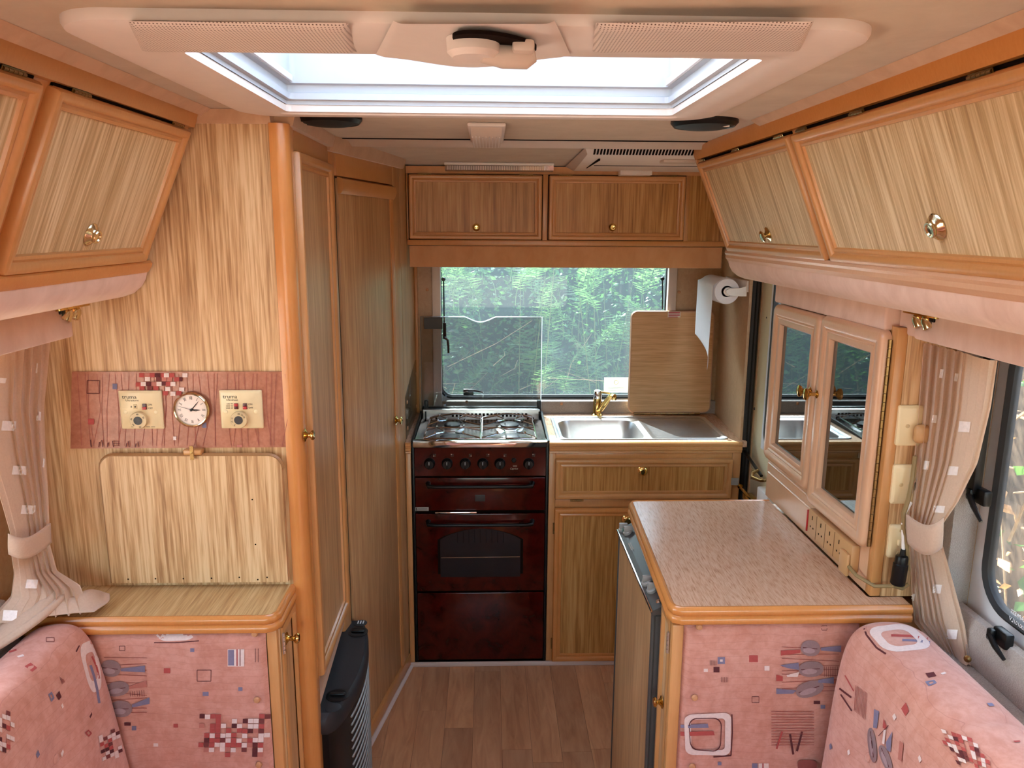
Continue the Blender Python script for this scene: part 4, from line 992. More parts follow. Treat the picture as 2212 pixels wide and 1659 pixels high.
tulip(k, 240, 1443, 22, 18, 0.1, (262, 1446, 314, 1444, 'b')); tulip(k, 254, 1487, 26, 16, -0.15, (280, 1484, 318, 1476, 'p')); tulip(k, 262, 1530, 24, 18, 0.0, (286, 1524, 324, 1512, 'b'))
for q in range(7): k.line([(282 + q * 5, 1492 - q * 0.5), (283 + q * 5, 1503)], 0.9, 'd')
k.mosaic(lambda u, v: (428 + 152 * u - 4 * v + 4, 1541 + 92 * v), 13, 9, 4)
k.build(pad)
# ---------------------------------------------------------------- seat backs: long cushions leaning on the side walls
def cushion(name, sgn, label, sec, y0, y1, dimples, seams):
    # sec: cross-section (|x|, z) from the bottom front, over the top, to the back; swept along Y with softened end
    from mathutils.geometry import interpolate_bezier
    pts = []
    for a_, b_ in zip(sec[:-1], sec[1:]):
        for t in range(6): pts.append((a_[0] + (b_[0] - a_[0]) * t / 6, a_[1] + (b_[1] - a_[1]) * t / 6))
    pts.append(sec[-1])
    for _ in range(10):
        pts = [pts[0]] + [((p0[0] + 2 * p1[0] + p2[0]) / 4, (p0[1] + 2 * p1[1] + p2[1]) / 4) for p0, p1, p2 in zip(pts[:-2], pts[1:-1], pts[2:])] + [pts[-1]]
    cxm = sum(p[0] for p in pts) / len(pts); czm = sum(p[1] for p in pts) / len(pts)
    NY = 150; rows = []
    for i in range(NY + 1):
        t = i / NY; y_ = y0 + (y1 - y0) * t
        e = min(1.0, (y1 - y_) / 0.035); s_ = 1.0 - 0.16 * (1 - math.sqrt(max(0.0, e * (2 - e))))
        row = []
        for (px_, pz_) in pts:
            X_ = sgn * (cxm + (px_ - cxm) * s_); Z_ = czm + (pz_ - czm) * s_
            d = 0.0
            for (dy, dz, R_, dep) in dimples:
                d += dep * math.exp(-(((y_ - dy) / R_) ** 2 + ((Z_ - dz) / R_) ** 2))
            for ys in seams:
                d += 0.010 * math.exp(-((y_ - ys - (Z_ - 0.75) * 0.1) / 0.010) ** 2)
            row.append((X_ + sgn * d * (0.8 if Z_ < sec[-2][1] else 0.2), y_, Z_ - (d * 0.6 if Z_ > 0.8 else 0)))
        rows.append(row)
    m = MB(); m.loft(rows, closed=False)
    last = rows[-1]; n = len(last); c_ = (sgn * cxm, y1 + 0.004, czm)
    o = len(m.v); m.v += last + [c_]; 
    for j in range(n - 1): m.f.append((o + j, o + j + 1, o + n)); m.m.append(0)
    return m.build(name, fabric_mat, label=label, cat='cushion', angle=60)
secL = [(0.772, 0.38), (0.792, 0.52), (0.816, 0.70), (0.842, 0.845), (0.868, 0.884), (0.925, 0.886), (0.975, 0.868), (0.990, 0.80), (0.99, 0.45)]
cushL = cushion('seat_back_cushion', -1, 'pink patterned seat back cushion along the left wall', secL, -1.1, 1.535, [(1.33, 0.70, 0.045, 0.022), (0.85, 0.70, 0.05, 0.022)], [1.02])
secR = [(0.700, 0.38), (0.715, 0.56), (0.724, 0.74), (0.738, 0.870), (0.770, 0.914), (0.85, 0.918), (0.915, 0.89), (0.945, 0.80), (0.945, 0.45)]
cushR = cushion('seat_back_cushion', 1, 'pink patterned seat back cushion along the right wall', secR, -1.1, 1.455, [(1.30, 0.70, 0.045, 0.022), (0.80, 0.70, 0.05, 0.022)], [1.10])
k = Ink(bvh_hit(cushL))
k.loop([(168, 1395), (206, 1378), (222, 1486), (196, 1500)], 0.22, 'w', 0.3)
k.line([(164, 1408), (170, 1396), (192, 1378)], 3.0, 'd'); k.line([(198, 1418), (208, 1440), (214, 1466)], 4, 'r'); k.line([(195, 1437), (203, 1462), (209, 1488), (214, 1519)], 5.5, 'b')
k.quad([(2, 1398), (50, 1387), (47, 1393), (0, 1402)], 'b'); k.line([(0, 1418), (20, 1409), (36, 1404)], 4, 'r'); k.quad([(36, 1418), (50, 1414), (53, 1418), (40, 1421)], 'w')
k.quad([(53, 1440), (66, 1432), (80, 1443), (69, 1452)], 'r'); k.loop([(103, 1500), (111, 1494), (117, 1508), (110, 1517)], 0.28, 'b', 0.1, 2); k.quad([(120, 1502), (127, 1492), (132, 1506), (126, 1513)], 'd'); k.quad([(131, 1524), (134, 1519), (137, 1527), (134, 1531)], 'w')
k.box_outline(100, 1378, 117, 1387, 1.2, 'k'); k.quad([(192, 1548), (197, 1538), (198, 1544), (194, 1552)], 'd'); k.loop([(182, 1583), (190, 1576), (198, 1584), (191, 1592)], 0.25, 'r', 0.1, 2)
k.quad([(76, 1630), (81, 1620), (85, 1630), (80, 1638)], 'b'); k.quad([(130, 1628), (135, 1618), (137, 1624), (133, 1636)], 'w')
for q in range(5): k.line([(127 + q * 2.2, 1462 + q * 1.5), (133 + q * 1.4, 1478 - q)], 0.8, 'k')
k.mosaic(lambda u, v: (215 + 62 * u + 10 * v - 4, 1600 - 28 * u + 62 * v - 10), 7, 8, 8)
k.mosaic(lambda u, v: (-6 + 36 * u, 1528 + 14 * u + 92 * v), 4, 9, 9)
k.build(cushL)
k = Ink(bvh_hit(cushR))
k.loop([(1868, 1357), (1962, 1345), (2022, 1400), (1915, 1411)], 0.2, 'w', 0.3)
k.line([(1867, 1358), (1872, 1372), (1894, 1400), (1914, 1413)], 4, 'd'); k.line([(1925, 1373), (1965, 1374), (2004, 1380)], 5, 'r'); k.line([(1949, 1383), (1975, 1384), (2026, 1390)], 5, 'b')
k.quad([(1866, 1339), (1874, 1337), (1876, 1342), (1869, 1344)], 'b'); k.quad([(1999, 1455), (2017, 1452), (2023, 1461), (2006, 1465)], 'd'); k.loop([(1998, 1473), (2018, 1469), (2024, 1476), (2006, 1483)], 0.28, 'b', 0.1, 2); k.quad([(2031, 1455), (2040, 1452), (2045, 1455), (2036, 1458)], 'w')
k.line([(1826, 1459), (1845, 1493)], 2.5, 'r'); k.line([(1814, 1487), (1840, 1507)], 4, 'd'); k.line([(1817, 1500), (1841, 1536)], 3.2, 'd')
for q in range(9): k.line([(1850 + q * 3, 1480 + q * 2), (1846 + q * 3, 1535 + q * 2.5)], 0.9, 'l')
k.quad([(1948, 1531), (1958, 1518), (1965, 1536), (1957, 1547)], 'r'); k.quad([(1929, 1547), (1934, 1541), (1938, 1550), (1933, 1557)], 'w'); k.quad([(2131, 1520), (2142, 1520), (2148, 1526), (2136, 1527)], 'b'); k.quad([(2188, 1602), (2202, 1601), (2204, 1604), (2192, 1605)], 'r')
k.quad([(1793, 1609), (1797, 1605), (1799, 1616), (1794, 1620)], 'b'); k.quad([(1832, 1622), (1836, 1618), (1838, 1628), (1833, 1632)], 'w'); k.quad([(1985, 1636), (1989, 1631), (1993, 1642), (1988, 1648)], 'w')
k.quad([(1890, 1532), (1901, 1537), (1896, 1574), (1888, 1572)], 'b'); tulip(k, 1886, 1610, 38, 9, 1.45, None); tulip(k, 1915, 1638, 30, 10, 1.2, None)
k.quad([(1911, 1552), (1918, 1570), (1914, 1575), (1909, 1572)], 'r'); k.quad([(1911, 1578), (1916, 1577), (1913, 1608), (1908, 1606)], 'w'); k.quad([(1930, 1580), (1926, 1625), (1918, 1620)][0:3] + [(1916, 1604)], 'b'); k.quad([(1946, 1600), (1954, 1606), (1950, 1645), (1942, 1640)], 'p'); k.line([(1922, 1567), (1900, 1590)], 1.5, 'd')
k.mosaic(lambda u, v: (2032 + 112 * u + 40 * v - 10 - 30 * u * v, 1590 + 30 * u + 75 * v - 18 + 6 * u), 10, 8, 12)
k.build(cushR)
for s_, yy, zz in ((-1, 1.33, 0.70), (1, 1.30, 0.70)):
    obj = cushL if s_ < 0 else cushR
    h = BVHTree.FromPolygons([q.co[:] for q in obj.data.vertices], [tuple(q.vertices) for q in obj.data.polygons]).ray_cast(Vector((0, yy, zz + 0.0)), Vector((s_, 0, 0)))
    if h[0] is not None:
        MB().lathe([(0.009, -0.002), (0.009, 0.002), (0.006, 0.004), (0, 0.0045)], h[0], h[1] if h[1].x * s_ < 0 else -h[1], 14).build('button', fabric_mat, obj)
# seat bases under the cushions (mostly out of the picture)
for s_, nm in ((-1, 'left'), (1, 'right')):
    t = thing('bench_seat', 'bench seat with pink cushion on the %s of the lounge' % nm, 'bench', (s_ * 0.8, 0.4, 0))
    x0, x1 = sorted((s_ * 0.42, s_ * 0.985)); y1 = 1.50 if s_ < 0 else 1.44
    MB().rbox(x0, x1, -1.2, y1, 0.0, 0.27, 0.004).build('seat_box', beech, t)
    MB().rbox(x0, sorted((s_ * 0.42, s_ * 0.94))[1] if s_ > 0 else x1, -1.2, y1, 0.271, 0.385, 0.03, 4).build('seat_cushion', fabric_mat, t)

# ---------------------------------------------------------------- curtains
def curtain(name, label, rows, folds, amp, toward, nv=90, smooth=(0.6, 1.0)):
    # rows: (picture y left, picture x left, depth left, picture y right, x right, depth right, amplitude factor)
    t = thing(name, label, 'curtain', rows[-1][0])
    NU = 120
    def at_row(s_):
        f = s_ * (len(rows) - 1); i = min(int(f), len(rows) - 2); q = f - i
        q = q * q * (3 - 2 * q) if False else q
        return [rows[i][c].lerp(rows[i + 1][c], q) for c in (0, 1)] + [rows[i][2] * (1 - q) + rows[i + 1][2] * q]
    ph = [random.Random(len(label)).uniform(0, 6.28) for _ in range(4)]
    def fn(u, v):
        l_, r_, am = at_row(v)
        p_ = l_.lerp(r_, u)
        a0, a1 = smooth; inside = a0 <= u <= a1
        s0 = min(abs(u - a0), abs(u - a1)) if inside else 0.0
        k_in = min(1.0, s0 / 0.06) if inside else 0.0
        w_ = math.sin(u * folds * 2 * math.pi + 0.7 * math.sin(v * 3 + ph[0])) + 0.25 * math.sin(u * folds * 3.3 * math.pi + ph[1] + v)
        w_ = w_ * (1 - k_in) + 1.3 * math.sin(math.pi * (u - a0) / (a1 - a0)) * k_in
        sq = (r_ - l_).normalized()
        return p_ + toward * (amp * am * w_) + sq * (amp * 0.3 * am * math.cos(u * folds * 2 * math.pi))
    m = MB(); m.grid(fn, NU, nv); cl = m.build('cloth', curtain_m, t, angle=80)
    return t, cl
def tie(parent, top_l, top_r, bot_l, bot_r, bulge):
    m = MB()
    def fn(u, v):
        l_, r_ = top_l.lerp(bot_l, v), top_r.lerp(bot_r, v)
        p_ = l_.lerp(r_, u); return p_ + bulge * math.sin(math.pi * u) + bulge * 0.15 * math.sin(math.pi * v) + Vector((0, 0, -0.008 * math.sin(math.pi * u)))
    m.grid(fn, 24, 6); return m.build('tie_back', curtain_m, parent, solid=0.004)
V = Vector
rowsR = [(W(1992, 740, Y=1.535), W(2152, 780, Y=1.375), 1.0),
         (W(1980, 900, Y=1.532), W(2138, 880, Y=1.375), 0.9),
         (W(1972, 1000, Y=1.530), W(2110, 1000, Y=1.385), 0.7),
         (W(1962, 1100, Y=1.528), W(2068, 1085, Y=1.41), 0.5),
         (W(1962, 1150, Y=1.525), W(2034, 1135, Y=1.44), 0.35),
         (W(1964, 1190, Y=1.522), W(2036, 1180, Y=1.44), 0.35),
         (W(1966, 1260, Y=1.520), W(2058, 1260, Y=1.42), 0.6),
         (W(1972, 1340, Y=1.505), W(2082, 1350, Y=1.40), 0.7),
         (W(2020, 1395, Y=1.465), W(2095, 1438, Y=1.375), 0.7)]
curR, clR = curtain('curtain', 'beige curtain tied back beside the right window above the wall sockets', rowsR, 9, 0.011, V((-0.45, -0.85, 0)).normalized())
tie(curR, W(1957, 1110, Y=1.500), W(2038, 1118, Y=1.405), W(1960, 1172, Y=1.500), W(2034, 1182, Y=1.405), V((-0.012, -0.03, 0)))
MB().lathe([(0.007, 0), (0.007, 0.002), (0.004, 0.004), (0, 0.0042)], W(2090, 1423, Y=1.362), V((-0.5, -0.8, 0.2)), 14).build('press_stud', brass_dk, curR)
rowsL = [(W(-60, 775, Y=1.47), W(106, 738, Y=1.645), 1.0),
         (W(-60, 900, Y=1.45), W(93, 880, Y=1.645), 0.9),
         (W(-30, 1000, Y=1.48), W(97, 980, Y=1.64), 0.8),
         (W(0, 1080, Y=1.50), W(104, 1080, Y=1.63), 0.6),
         (W(20, 1150, Y=1.52), W(106, 1140, Y=1.62), 0.4),
         (W(22, 1190, Y=1.52), W(108, 1180, Y=1.62), 0.4),
         (W(28, 1240, Y=1.51), W(122, 1235, Y=1.60), 0.7),
         (W(20, 1290, Y=1.50), W(170, 1268, Y=1.575), 1.0),
         (W(-30, 1345, Y=1.455), W(192, 1322, Y=1.545), 0.8)]
curL, clL = curtain('curtain', 'beige curtain tied back at the left with its hem spilling over the seat', rowsL, 8, 0.011, V((0.5, -0.8, 0)).normalized(), smooth=(0.0, 0.5))
tie(curL, W(17, 1152, Y=1.49), W(108, 1130, Y=1.605), W(19, 1196, Y=1.49), W(110, 1172, Y=1.605), V((0.012, -0.03, 0)))
# the loose hem thrown over the chest top and the seat back
def hem(u, v):
    a_ = W(100, 1235, Y=1.60).lerp(W(232, 1250, Y=1.625), u); b_ = W(70, 1330, Y=1.50).lerp(W(205, 1338, Y=1.535), u)
    c_ = W(242, 1262, Y=1.60)
    p_ = a_.lerp(b_, v)
    rise = 0.055 * math.exp(-((u - 0.15) / 0.30) ** 2) + 0.016 * math.exp(-((u - 0.72) / 0.2) ** 2)
    fold = 0.010 * math.sin(10.5 * u + 2.2 * v + 0.6) * (1 - 0.3 * u)
    z_ = 0.888 + (rise + fold) * math.sin(math.pi * (0.12 + 0.80 * v)) + 0.008
    return V((p_.x + 0.012 * math.sin(math.pi * v) * u, p_.y - 0.006 * math.sin(6 * u), max(z_, 0.8815)))
m = MB(); m.grid(hem, 60, 40); m.build('hem', curtain_m, curL, angle=80, solid=0.0016)
path = [W(128, 1272, Y=1.575), W(96, 1300, Y=1.53), W(48, 1335, Y=1.49), W(0, 1368, Y=1.455), W(-60, 1405, Y=1.42)]
def rope(off, rx, rz, n=14):
    m = MB(); rings = []
    for i, p_ in enumerate(path):
        t_ = ((path[min(i + 1, len(path) - 1)] - path[max(i - 1, 0)])).normalized(); sd_ = t_.cross(V((0, 0, 1))).normalized(); up_ = sd_.cross(t_)
        w_ = 0.5 + 0.5 * min(1, i / 2); rings.append([tuple(p_ + off + sd_ * (rx * w_ * math.cos(2 * math.pi * k_ / n)) + up_ * (rz * (1 + 0.25 * math.sin(3 * 2 * math.pi * k_ / n + i)) * math.sin(2 * math.pi * k_ / n))) for k_ in range(n)])
    m.loft(rings, cap0=True, cap1=True); return m.build('hem', curtain_m, curL, angle=80, sub=2)
rope(V((0, 0, 0.0)), 0.030, 0.012); rope(V((0.022, -0.012, -0.006)), 0.014, 0.009); rope(V((-0.02, 0.012, 0.008)), 0.016, 0.010)
# woven white squares in the cloth
for o_, lst in ((clR, ((2032, 807, 10, 20), (2064, 815, 11, 18), (2018, 905, 9, 18), (2083, 922, 24, 24), (2058, 1017, 22, 20), (1999, 1005, 10, 20), (2028, 1100, 24, 16), (2024, 1272, 18, 20), (2056, 1370, 22, 22), (1972, 1290, 8, 16))),
                (clL, ((2, 822, 16, 12), (78, 795, 5, 22), (16, 920, 30, 22), (83, 899, 7, 20), (40, 1016, 32, 20), (92, 1000, 5, 20), (58, 1101, 30, 20), (66, 1262, 24, 20), (20, 1330, 30, 24)))):
    kk = Ink(bvh_hit(o_, 0.0012))
    INKS['c'] = S(252, 248, 246)
    for (x_, y_, w_, h_) in lst: kk.quadgrid([(x_ - w_ / 2 + 3, y_ - h_ / 2), (x_ + w_ / 2 + 3, y_ - h_ / 2 + 1), (x_ + w_ / 2, y_ + h_ / 2), (x_ - w_ / 2, y_ + h_ / 2 - 1)], 'c', 10, 8)
    kk.build(o_, 'woven_squares')

# ---------------------------------------------------------------- gas heater under the wardrobe
HZ = 0.50
ht = thing('gas_heater', 'black gas heater with bowed slatted front under the wardrobe', 'heater', (-0.40, 1.98, 0))
ya, yb_ = 1.738, 2.235
def bow(y_, d): t = (y_ - (ya + yb_) / 2) / ((yb_ - ya) / 2); return d * (0.36 * (1 - abs(t) ** 14) + 0.64 * (1 - abs(t) ** 2))
def outline(d, s_=0.0, n=48):
    pts = [(-0.452 + 0.001, ya + s_), (-0.452 + 0.001, yb_ - s_)]
    for i in range(n + 1):
        y_ = yb_ - s_ - (yb_ - ya - 2 * s_) * i / n
        pts.append((-0.412 + bow(y_, d) - s_ * 0.6, y_))
    return pts
m = MB(); m.loft([[(x_, y_, z_) for x_, y_ in outline(0.062, s_)] for s_, z_ in ((0.006, HZ - 0.055), (0.0, HZ - 0.045), (0.0, HZ - 0.018), (0.006, HZ - 0.006), (0.016, HZ), (0.024, HZ - 0.001))], cap0=True, cap1=True); m.build('top_cover', black_m, ht)
m = MB(); m.loft([[(x_, y_, z_) for x_, y_ in outline(0.048, 0.012)] for z_ in (0.03, HZ - 0.05)], cap0=True, cap1=True); m.build('casing', black_p, ht)
for i in range(16):
    z_ = HZ - 0.075 - 0.024 * i
    pts = [(-0.414 + bow(ya + 0.02 + (yb_ - ya - 0.04) * t / 16, 0.060), ya + 0.02 + (yb_ - ya - 0.04) * t / 16, z_) for t in range(3, 17)]
    MB().tube(pts, 0.0028, 6).build('slat', grey_lt, ht)
for y_, kn in ((1.828, True), (2.150, False)):
    cxh = -0.416 + bow(y_, 0.062) * 0.42
    MB().lathe([(0.030, 0.0), (0.030, 0.0012), (0.023, 0.002), (0.022, -0.003)], (cxh, y_, HZ - 0.0005), (0, 0, 1), 26).build('dial_ring', black_p, ht)
    m = MB(); m.lathe([(0.025, 0.0), (0.022, -0.0005), (0.0, -0.0005)], (cxh, y_, HZ + 0.001), (0, 0, 1), 22); m.rbox(cxh - 0.02, cxh + 0.02, y_ - 0.005, y_ + 0.005, HZ, HZ + 0.007, 0.003); m.build('dial', black_p, ht)
for y_ in (1.775, 2.203):
    MB().lathe([(0.020, 0.0), (0.020, 0.0008), (0.018, 0.0012), (0.0, 0.0012)], (-0.398, y_, HZ - 0.0002), (0, 0, 1), 24).build('cap', black_m, ht)
for q in range(3):
    MB().box(-0.408 + 0.008 * q, -0.404 + 0.008 * q, 2.198, 2.216, HZ + 0.0012, HZ + 0.0016).build('symbol', ink_white, ht)
# ---------------------------------------------------------------- rooflight
ZB = 1.930
rl = thing('rooflight', 'large beige framed rooflight with perforated lamp strips', 'rooflight', (0, 1.36, ZC))
ow = (-0.508, 0.468, 0.936, 1.690)
def outl(t, z, r0=0.075, r1=0.012):
    o_ = rrect(ow[0], ow[1], ow[2], ow[3], r0, 8); i_ = rrect(SK[0], SK[1], SK[2], SK[3], r1, 8)
    return [(a_[0] * (1 - t) + b_[0] * t, a_[1] * (1 - t) + b_[1] * t, z) for a_, b_ in zip(o_, i_)]
def outo(d, z): return [(p_[0], p_[1], z) for p_ in rrect(ow[0] + d, ow[1] - d, ow[2] + d, ow[3] - d, 0.075 - d * 0.5, 8)]
m = MB(); m.loft([outo(0, ZC + 0.001), outo(0, 1.939), outo(0.003, 1.933), outo(0.010, 1.930), outl(0.25, 1.928), outl(0.55, ZB - 0.003), outl(0.80, ZB - 0.002), outl(0.84, ZB + 0.001), outl(1.0, ZB + 0.002), outl(1.0, ZC + 0.004)]); m.build('frame', beige, rl)
# stepped white inner walls
def inn(d, z): return [(p_[0], p_[1], z) for p_ in rrect(SK[0] + d, SK[1] - d, SK[2] + d, SK[3] - d, 0.010, 3)]
m = MB(); m.loft([inn(0.002, ZC), inn(0.002, 1.952), inn(0.010, 1.954), inn(0.010, 1.966), inn(0.004, 1.968), inn(0.004, 1.982), inn(0.014, 1.984), inn(0.014, 2.085), inn(0.0, 2.09)]); m.build('inner_wall', white_matt, rl)
m = MB(); m.loft([[(p_[0], p_[1], 2.085) for p_ in rrect(SK[0] - 0.01, SK[1] + 0.01, SK[2] - 0.01, SK[3] + 0.01, 0.03, 4)], [(p_[0], p_[1], 2.10) for p_ in rrect(SK[0] - 0.005, SK[1] + 0.005, SK[2] - 0.005, SK[3] + 0.005, 0.03, 4)], [(p_[0], p_[1], 2.118) for p_ in rrect(SK[0] + 0.05, SK[1] - 0.05, SK[2] + 0.05, SK[3] - 0.05, 0.05, 4)], [(p_[0], p_[1], 2.124) for p_ in rrect(SK[0] + 0.2, SK[1] - 0.2, SK[2] + 0.15, SK[3] - 0.15, 0.05, 4)]], cap1=True); m.build('dome', dome_m, rl)
for x_ in (SK[0] + 0.016, SK[1] - 0.016):
    MB().rbox(x_ - 0.004, x_ + 0.004, SK[2] + 0.03, SK[3] - 0.02, 1.985, 1.998, 0.002).build('blind_rail', white_p, rl)
for px_, py_ in ((1553, 194), (1530, 212)):
    c = W(px_, py_, Z=1.94); MB().rbox(c.x - 0.012, c.x + 0.03, c.y - 0.006, c.y + 0.006, 1.932, 1.942, 0.003).build('blind_clip', beige, rl)
# perforated lamp covers and the latch console on the near side
def strip(pts, nm, mat, dz=0.0):
    zz = ZB - 0.006
    P4 = [W(x_, y_, Z=zz) for x_, y_ in pts]
    m = MB()
    def fn(u, v):
        p_ = P4[0].lerp(P4[1], u).lerp(P4[3].lerp(P4[2], u), v); e = min(1, min(u, 1 - u) * 30) * min(1, min(v, 1 - v) * 8)
        return (p_.x, p_.y, zz + 0.004 - 0.005 * math.sqrt(max(0, e)))
    m.grid(fn, 60, 24); return m.build(nm, mat, rl)
strip([(277, 54), (752, 58), (772, 119), (306, 117)], 'lamp_cover', perf_m); strip([(1287, 58), (1757, 55), (1728, 116), (1277, 118)], 'lamp_cover', perf_m)
m = MB(); zz = ZB - 0.008
P4 = [W(x_, y_, Z=zz) for x_, y_ in ((850, 52), (1198, 52), (1232, 124), (812, 124))]
def fn(u, v):
    cu = 0.5 - 0.5 * math.cos(2 * math.pi * u)
    p_ = P4[0].lerp(P4[1], u).lerp(P4[3].lerp(P4[2], u), v)
    return (p_.x, p_.y + 0.012 * cu * v * v, zz + 0.0035 * (1 - min(1, min(u, 1 - u) * 14)) ** 2 - 0.010 * cu * v)
m.grid(fn, 40, 20); m.build('latch_console', beige, rl)
kc = W(1022, 108, Z=1.907)
m = MB(); m.lathe([(0.034, 0.006), (0.034, 0.010), (0.030, 0.0105), (0, 0.0105)], (kc.x + 0.026, kc.y - 0.002, kc.z), (0, 0, 1), 28, sx=1.75); m.build('recess_shade', hole, rl)  # dark ellipse painted as the shade of the latch recess
m = MB(); m.lathe([(0.0, -0.010), (0.024, -0.009), (0.030, -0.003), (0.031, 0.012)], (kc.x, kc.y, kc.z), (0, 0, 1), 28, sx=1.0); m.build('latch_knob', beige, rl)
m = MB(); m.tube([(kc.x + 0.01, kc.y + 0.004, kc.z - 0.002), (kc.x + 0.035, kc.y + 0.010, kc.z - 0.004), (kc.x + 0.062, kc.y + 0.012, kc.z - 0.004), (kc.x + 0.072, kc.y + 0.010, kc.z - 0.002)], [0.011, 0.014, 0.014, 0.008], 12); m.rbox(kc.x + 0.045, kc.x + 0.070, kc.y - 0.016, kc.y + 0.012, kc.z - 0.004, kc.z + 0.010, 0.004); m.build('latch_lever', beige_dark, rl)

# ---------------------------------------------------------------- ceiling fittings
def speaker(x0, x1, yc, label):
    c = ((x0 + x1) / 2, yc, ZC); t = thing('ceiling_speaker', label, 'speaker', c)
    r_ = (x1 - x0) / 2
    MB().lathe([(r_, 0), (r_, 0.006), (r_ * 0.9, 0.014), (r_ * 0.86, 0.012)], c, (0, 0, -1), 36).build('rim', black_p, t)
    MB().lathe([(r_ * 0.88, 0.012), (r_ * 0.6, 0.018), (0, 0.021)], c, (0, 0, -1), 36).build('grille', rubber, t)
    return t
speaker(-0.425, -0.283, 1.808, 'black round speaker in the ceiling near the wardrobe')
sp2 = speaker(0.41, 0.56, 1.80, 'black round speaker in the ceiling near the right locker')
c = W(1565, 277, Z=1.925); MB().box(c.x - 0.012, c.x + 0.01, c.y - 0.004, c.y + 0.004, 1.928, 1.936).build('paper_tag', card, sp2)
lp = thing('awning_lamp', 'small ribbed lens lamp in the middle of the ceiling', 'lamp', (-0.01, 2.02, ZC))
MB().rbox(-0.050, 0.040, 1.86, 2.215, ZC - 0.010, ZC - 0.0002, 0.004).build('base', beige, lp)
m = MB(); m.prism([(1.87, ZC - 0.008), (1.90, ZC - 0.028), (2.15, ZC - 0.028), (2.205, ZC - 0.008)], 'x', -0.042, 0.030); m.build('lens', beige_dark, lp)
for q in range(9): MB().box(-0.040 + 0.008 * q, -0.037 + 0.008 * q, 1.905, 2.15, ZC - 0.0295, ZC - 0.028).build('rib', beige, lp)
tl = thing('strip_light', 'clear ribbed strip light above the back lockers', 'lamp', (0.035, 2.90, 1.93))
MB().rbox(-0.160, 0.235, 2.855, 2.925, 1.924, 1.9345, 0.003).build('base', white_p, tl)
m = MB(); m.prism([(2.857, 1.924), (2.862, 1.908), (2.918, 1.906), (2.924, 1.924)], 'x', -0.158, 0.233); m.build('lens', lens_m, tl)
for q in range(60): MB().box(-0.150 + 0.0062 * q, -0.1475 + 0.0062 * q, 2.8575, 2.8605, 1.908, 1.922).build('rib', white_p, tl)
m = MB(); m.tube([(-0.13, 2.89, 1.915), (0.15, 2.89, 1.915)], 0.005, 8); m.build('tube', white_p, tl)
hd_ = thing('cooker_hood', 'low beige ceiling extractor with slotted grille', 'extractor', (0.6, 2.68, 1.94))
zt = 1.9385
m = MB(); m.loft([[(0.285, 2.36, zt), (0.90, 2.36, zt), (0.90, 2.965, zt - 0.009), (0.285, 2.965, zt - 0.009)], [(0.295, 2.385, zt - 0.016), (0.90, 2.385, zt - 0.016), (0.90, 2.945, zt - 0.026), (0.315, 2.945, zt - 0.026)]], cap1=True); m.build('housing', beige, hd_)
for q in range(52):
    xa = 0.312 + 0.0098 * q; MB().add([(xa, 2.3605, zt - 0.0022), (xa + 0.0058, 2.3605, zt - 0.0022), (xa + 0.0058, 2.3838, zt - 0.0166), (xa, 2.3838, zt - 0.0166)], [(0, 1, 2, 3)]).build('slot', hole, hd_, solid=0.0006)
m = MB(); m.rbox(0.55, 0.665, 2.50, 2.56, zt - 0.028, zt - 0.018, 0.004); m.build('lamp_lens', beige_dark, hd_)
m = MB(); m.rbox(0.48, 0.60, 2.90, 2.955, zt - 0.042, zt - 0.022, 0.005); m.build('grip', beige, hd_)
m = MB(); m.box(0.36, 0.88, 2.72, 2.724, zt - 0.0235, zt - 0.021); m.box(0.345, 0.35, 2.50, 2.84, zt - 0.024, zt - 0.018); m.build('filter_edge', hole, hd_)
# ---------------------------------------------------------------- right overhead locker
lockR = thing('overhead_locker', 'long oak overhead locker along the right side above the mirrors', 'locker', (0.85, 1.2, 1.5))
Tr, Br = Vector((0.628, 0, 1.918)), Vector((0.745, 0, 1.640))
vr = (Tr - Br).normalized(); hr = (Tr - Br).length; YE = 2.375
nr = Vector((0, -1, 0)).cross(vr)
MB().box(0.775, 0.998, YN, YE, 1.63, 1.94).build('carcass', beech, lockR)
fb = MB(frame((Br.x, YE, Br.z), (0, -1, 0), vr)); fb.loft([[(u, -0.004, -0.02), (u, -0.004, 0.0), (u, hr + 0.002, 0.0), (u, hr + 0.002, -0.02)] for u in (0.0, YE - YN)], cap0=True, cap1=True); fb.build('front_frame', beech, lockR)
m = MB(); m.prism([(0.622, 1.944), (0.608, 1.944), (0.608, 1.938), (0.620, 1.908), (0.64, 1.908)], 'y', YN, YE + 0.008); m.build('top_rail', beech_warm, lockR)
m = MB(); m.prism([(0.606, 1.9445), (0.584, 1.9445), (0.588, 1.940), (0.604, 1.932), (0.61, 1.9355)], 'y', YN, 1.78); m.build('coving', suede_tan, lockR)
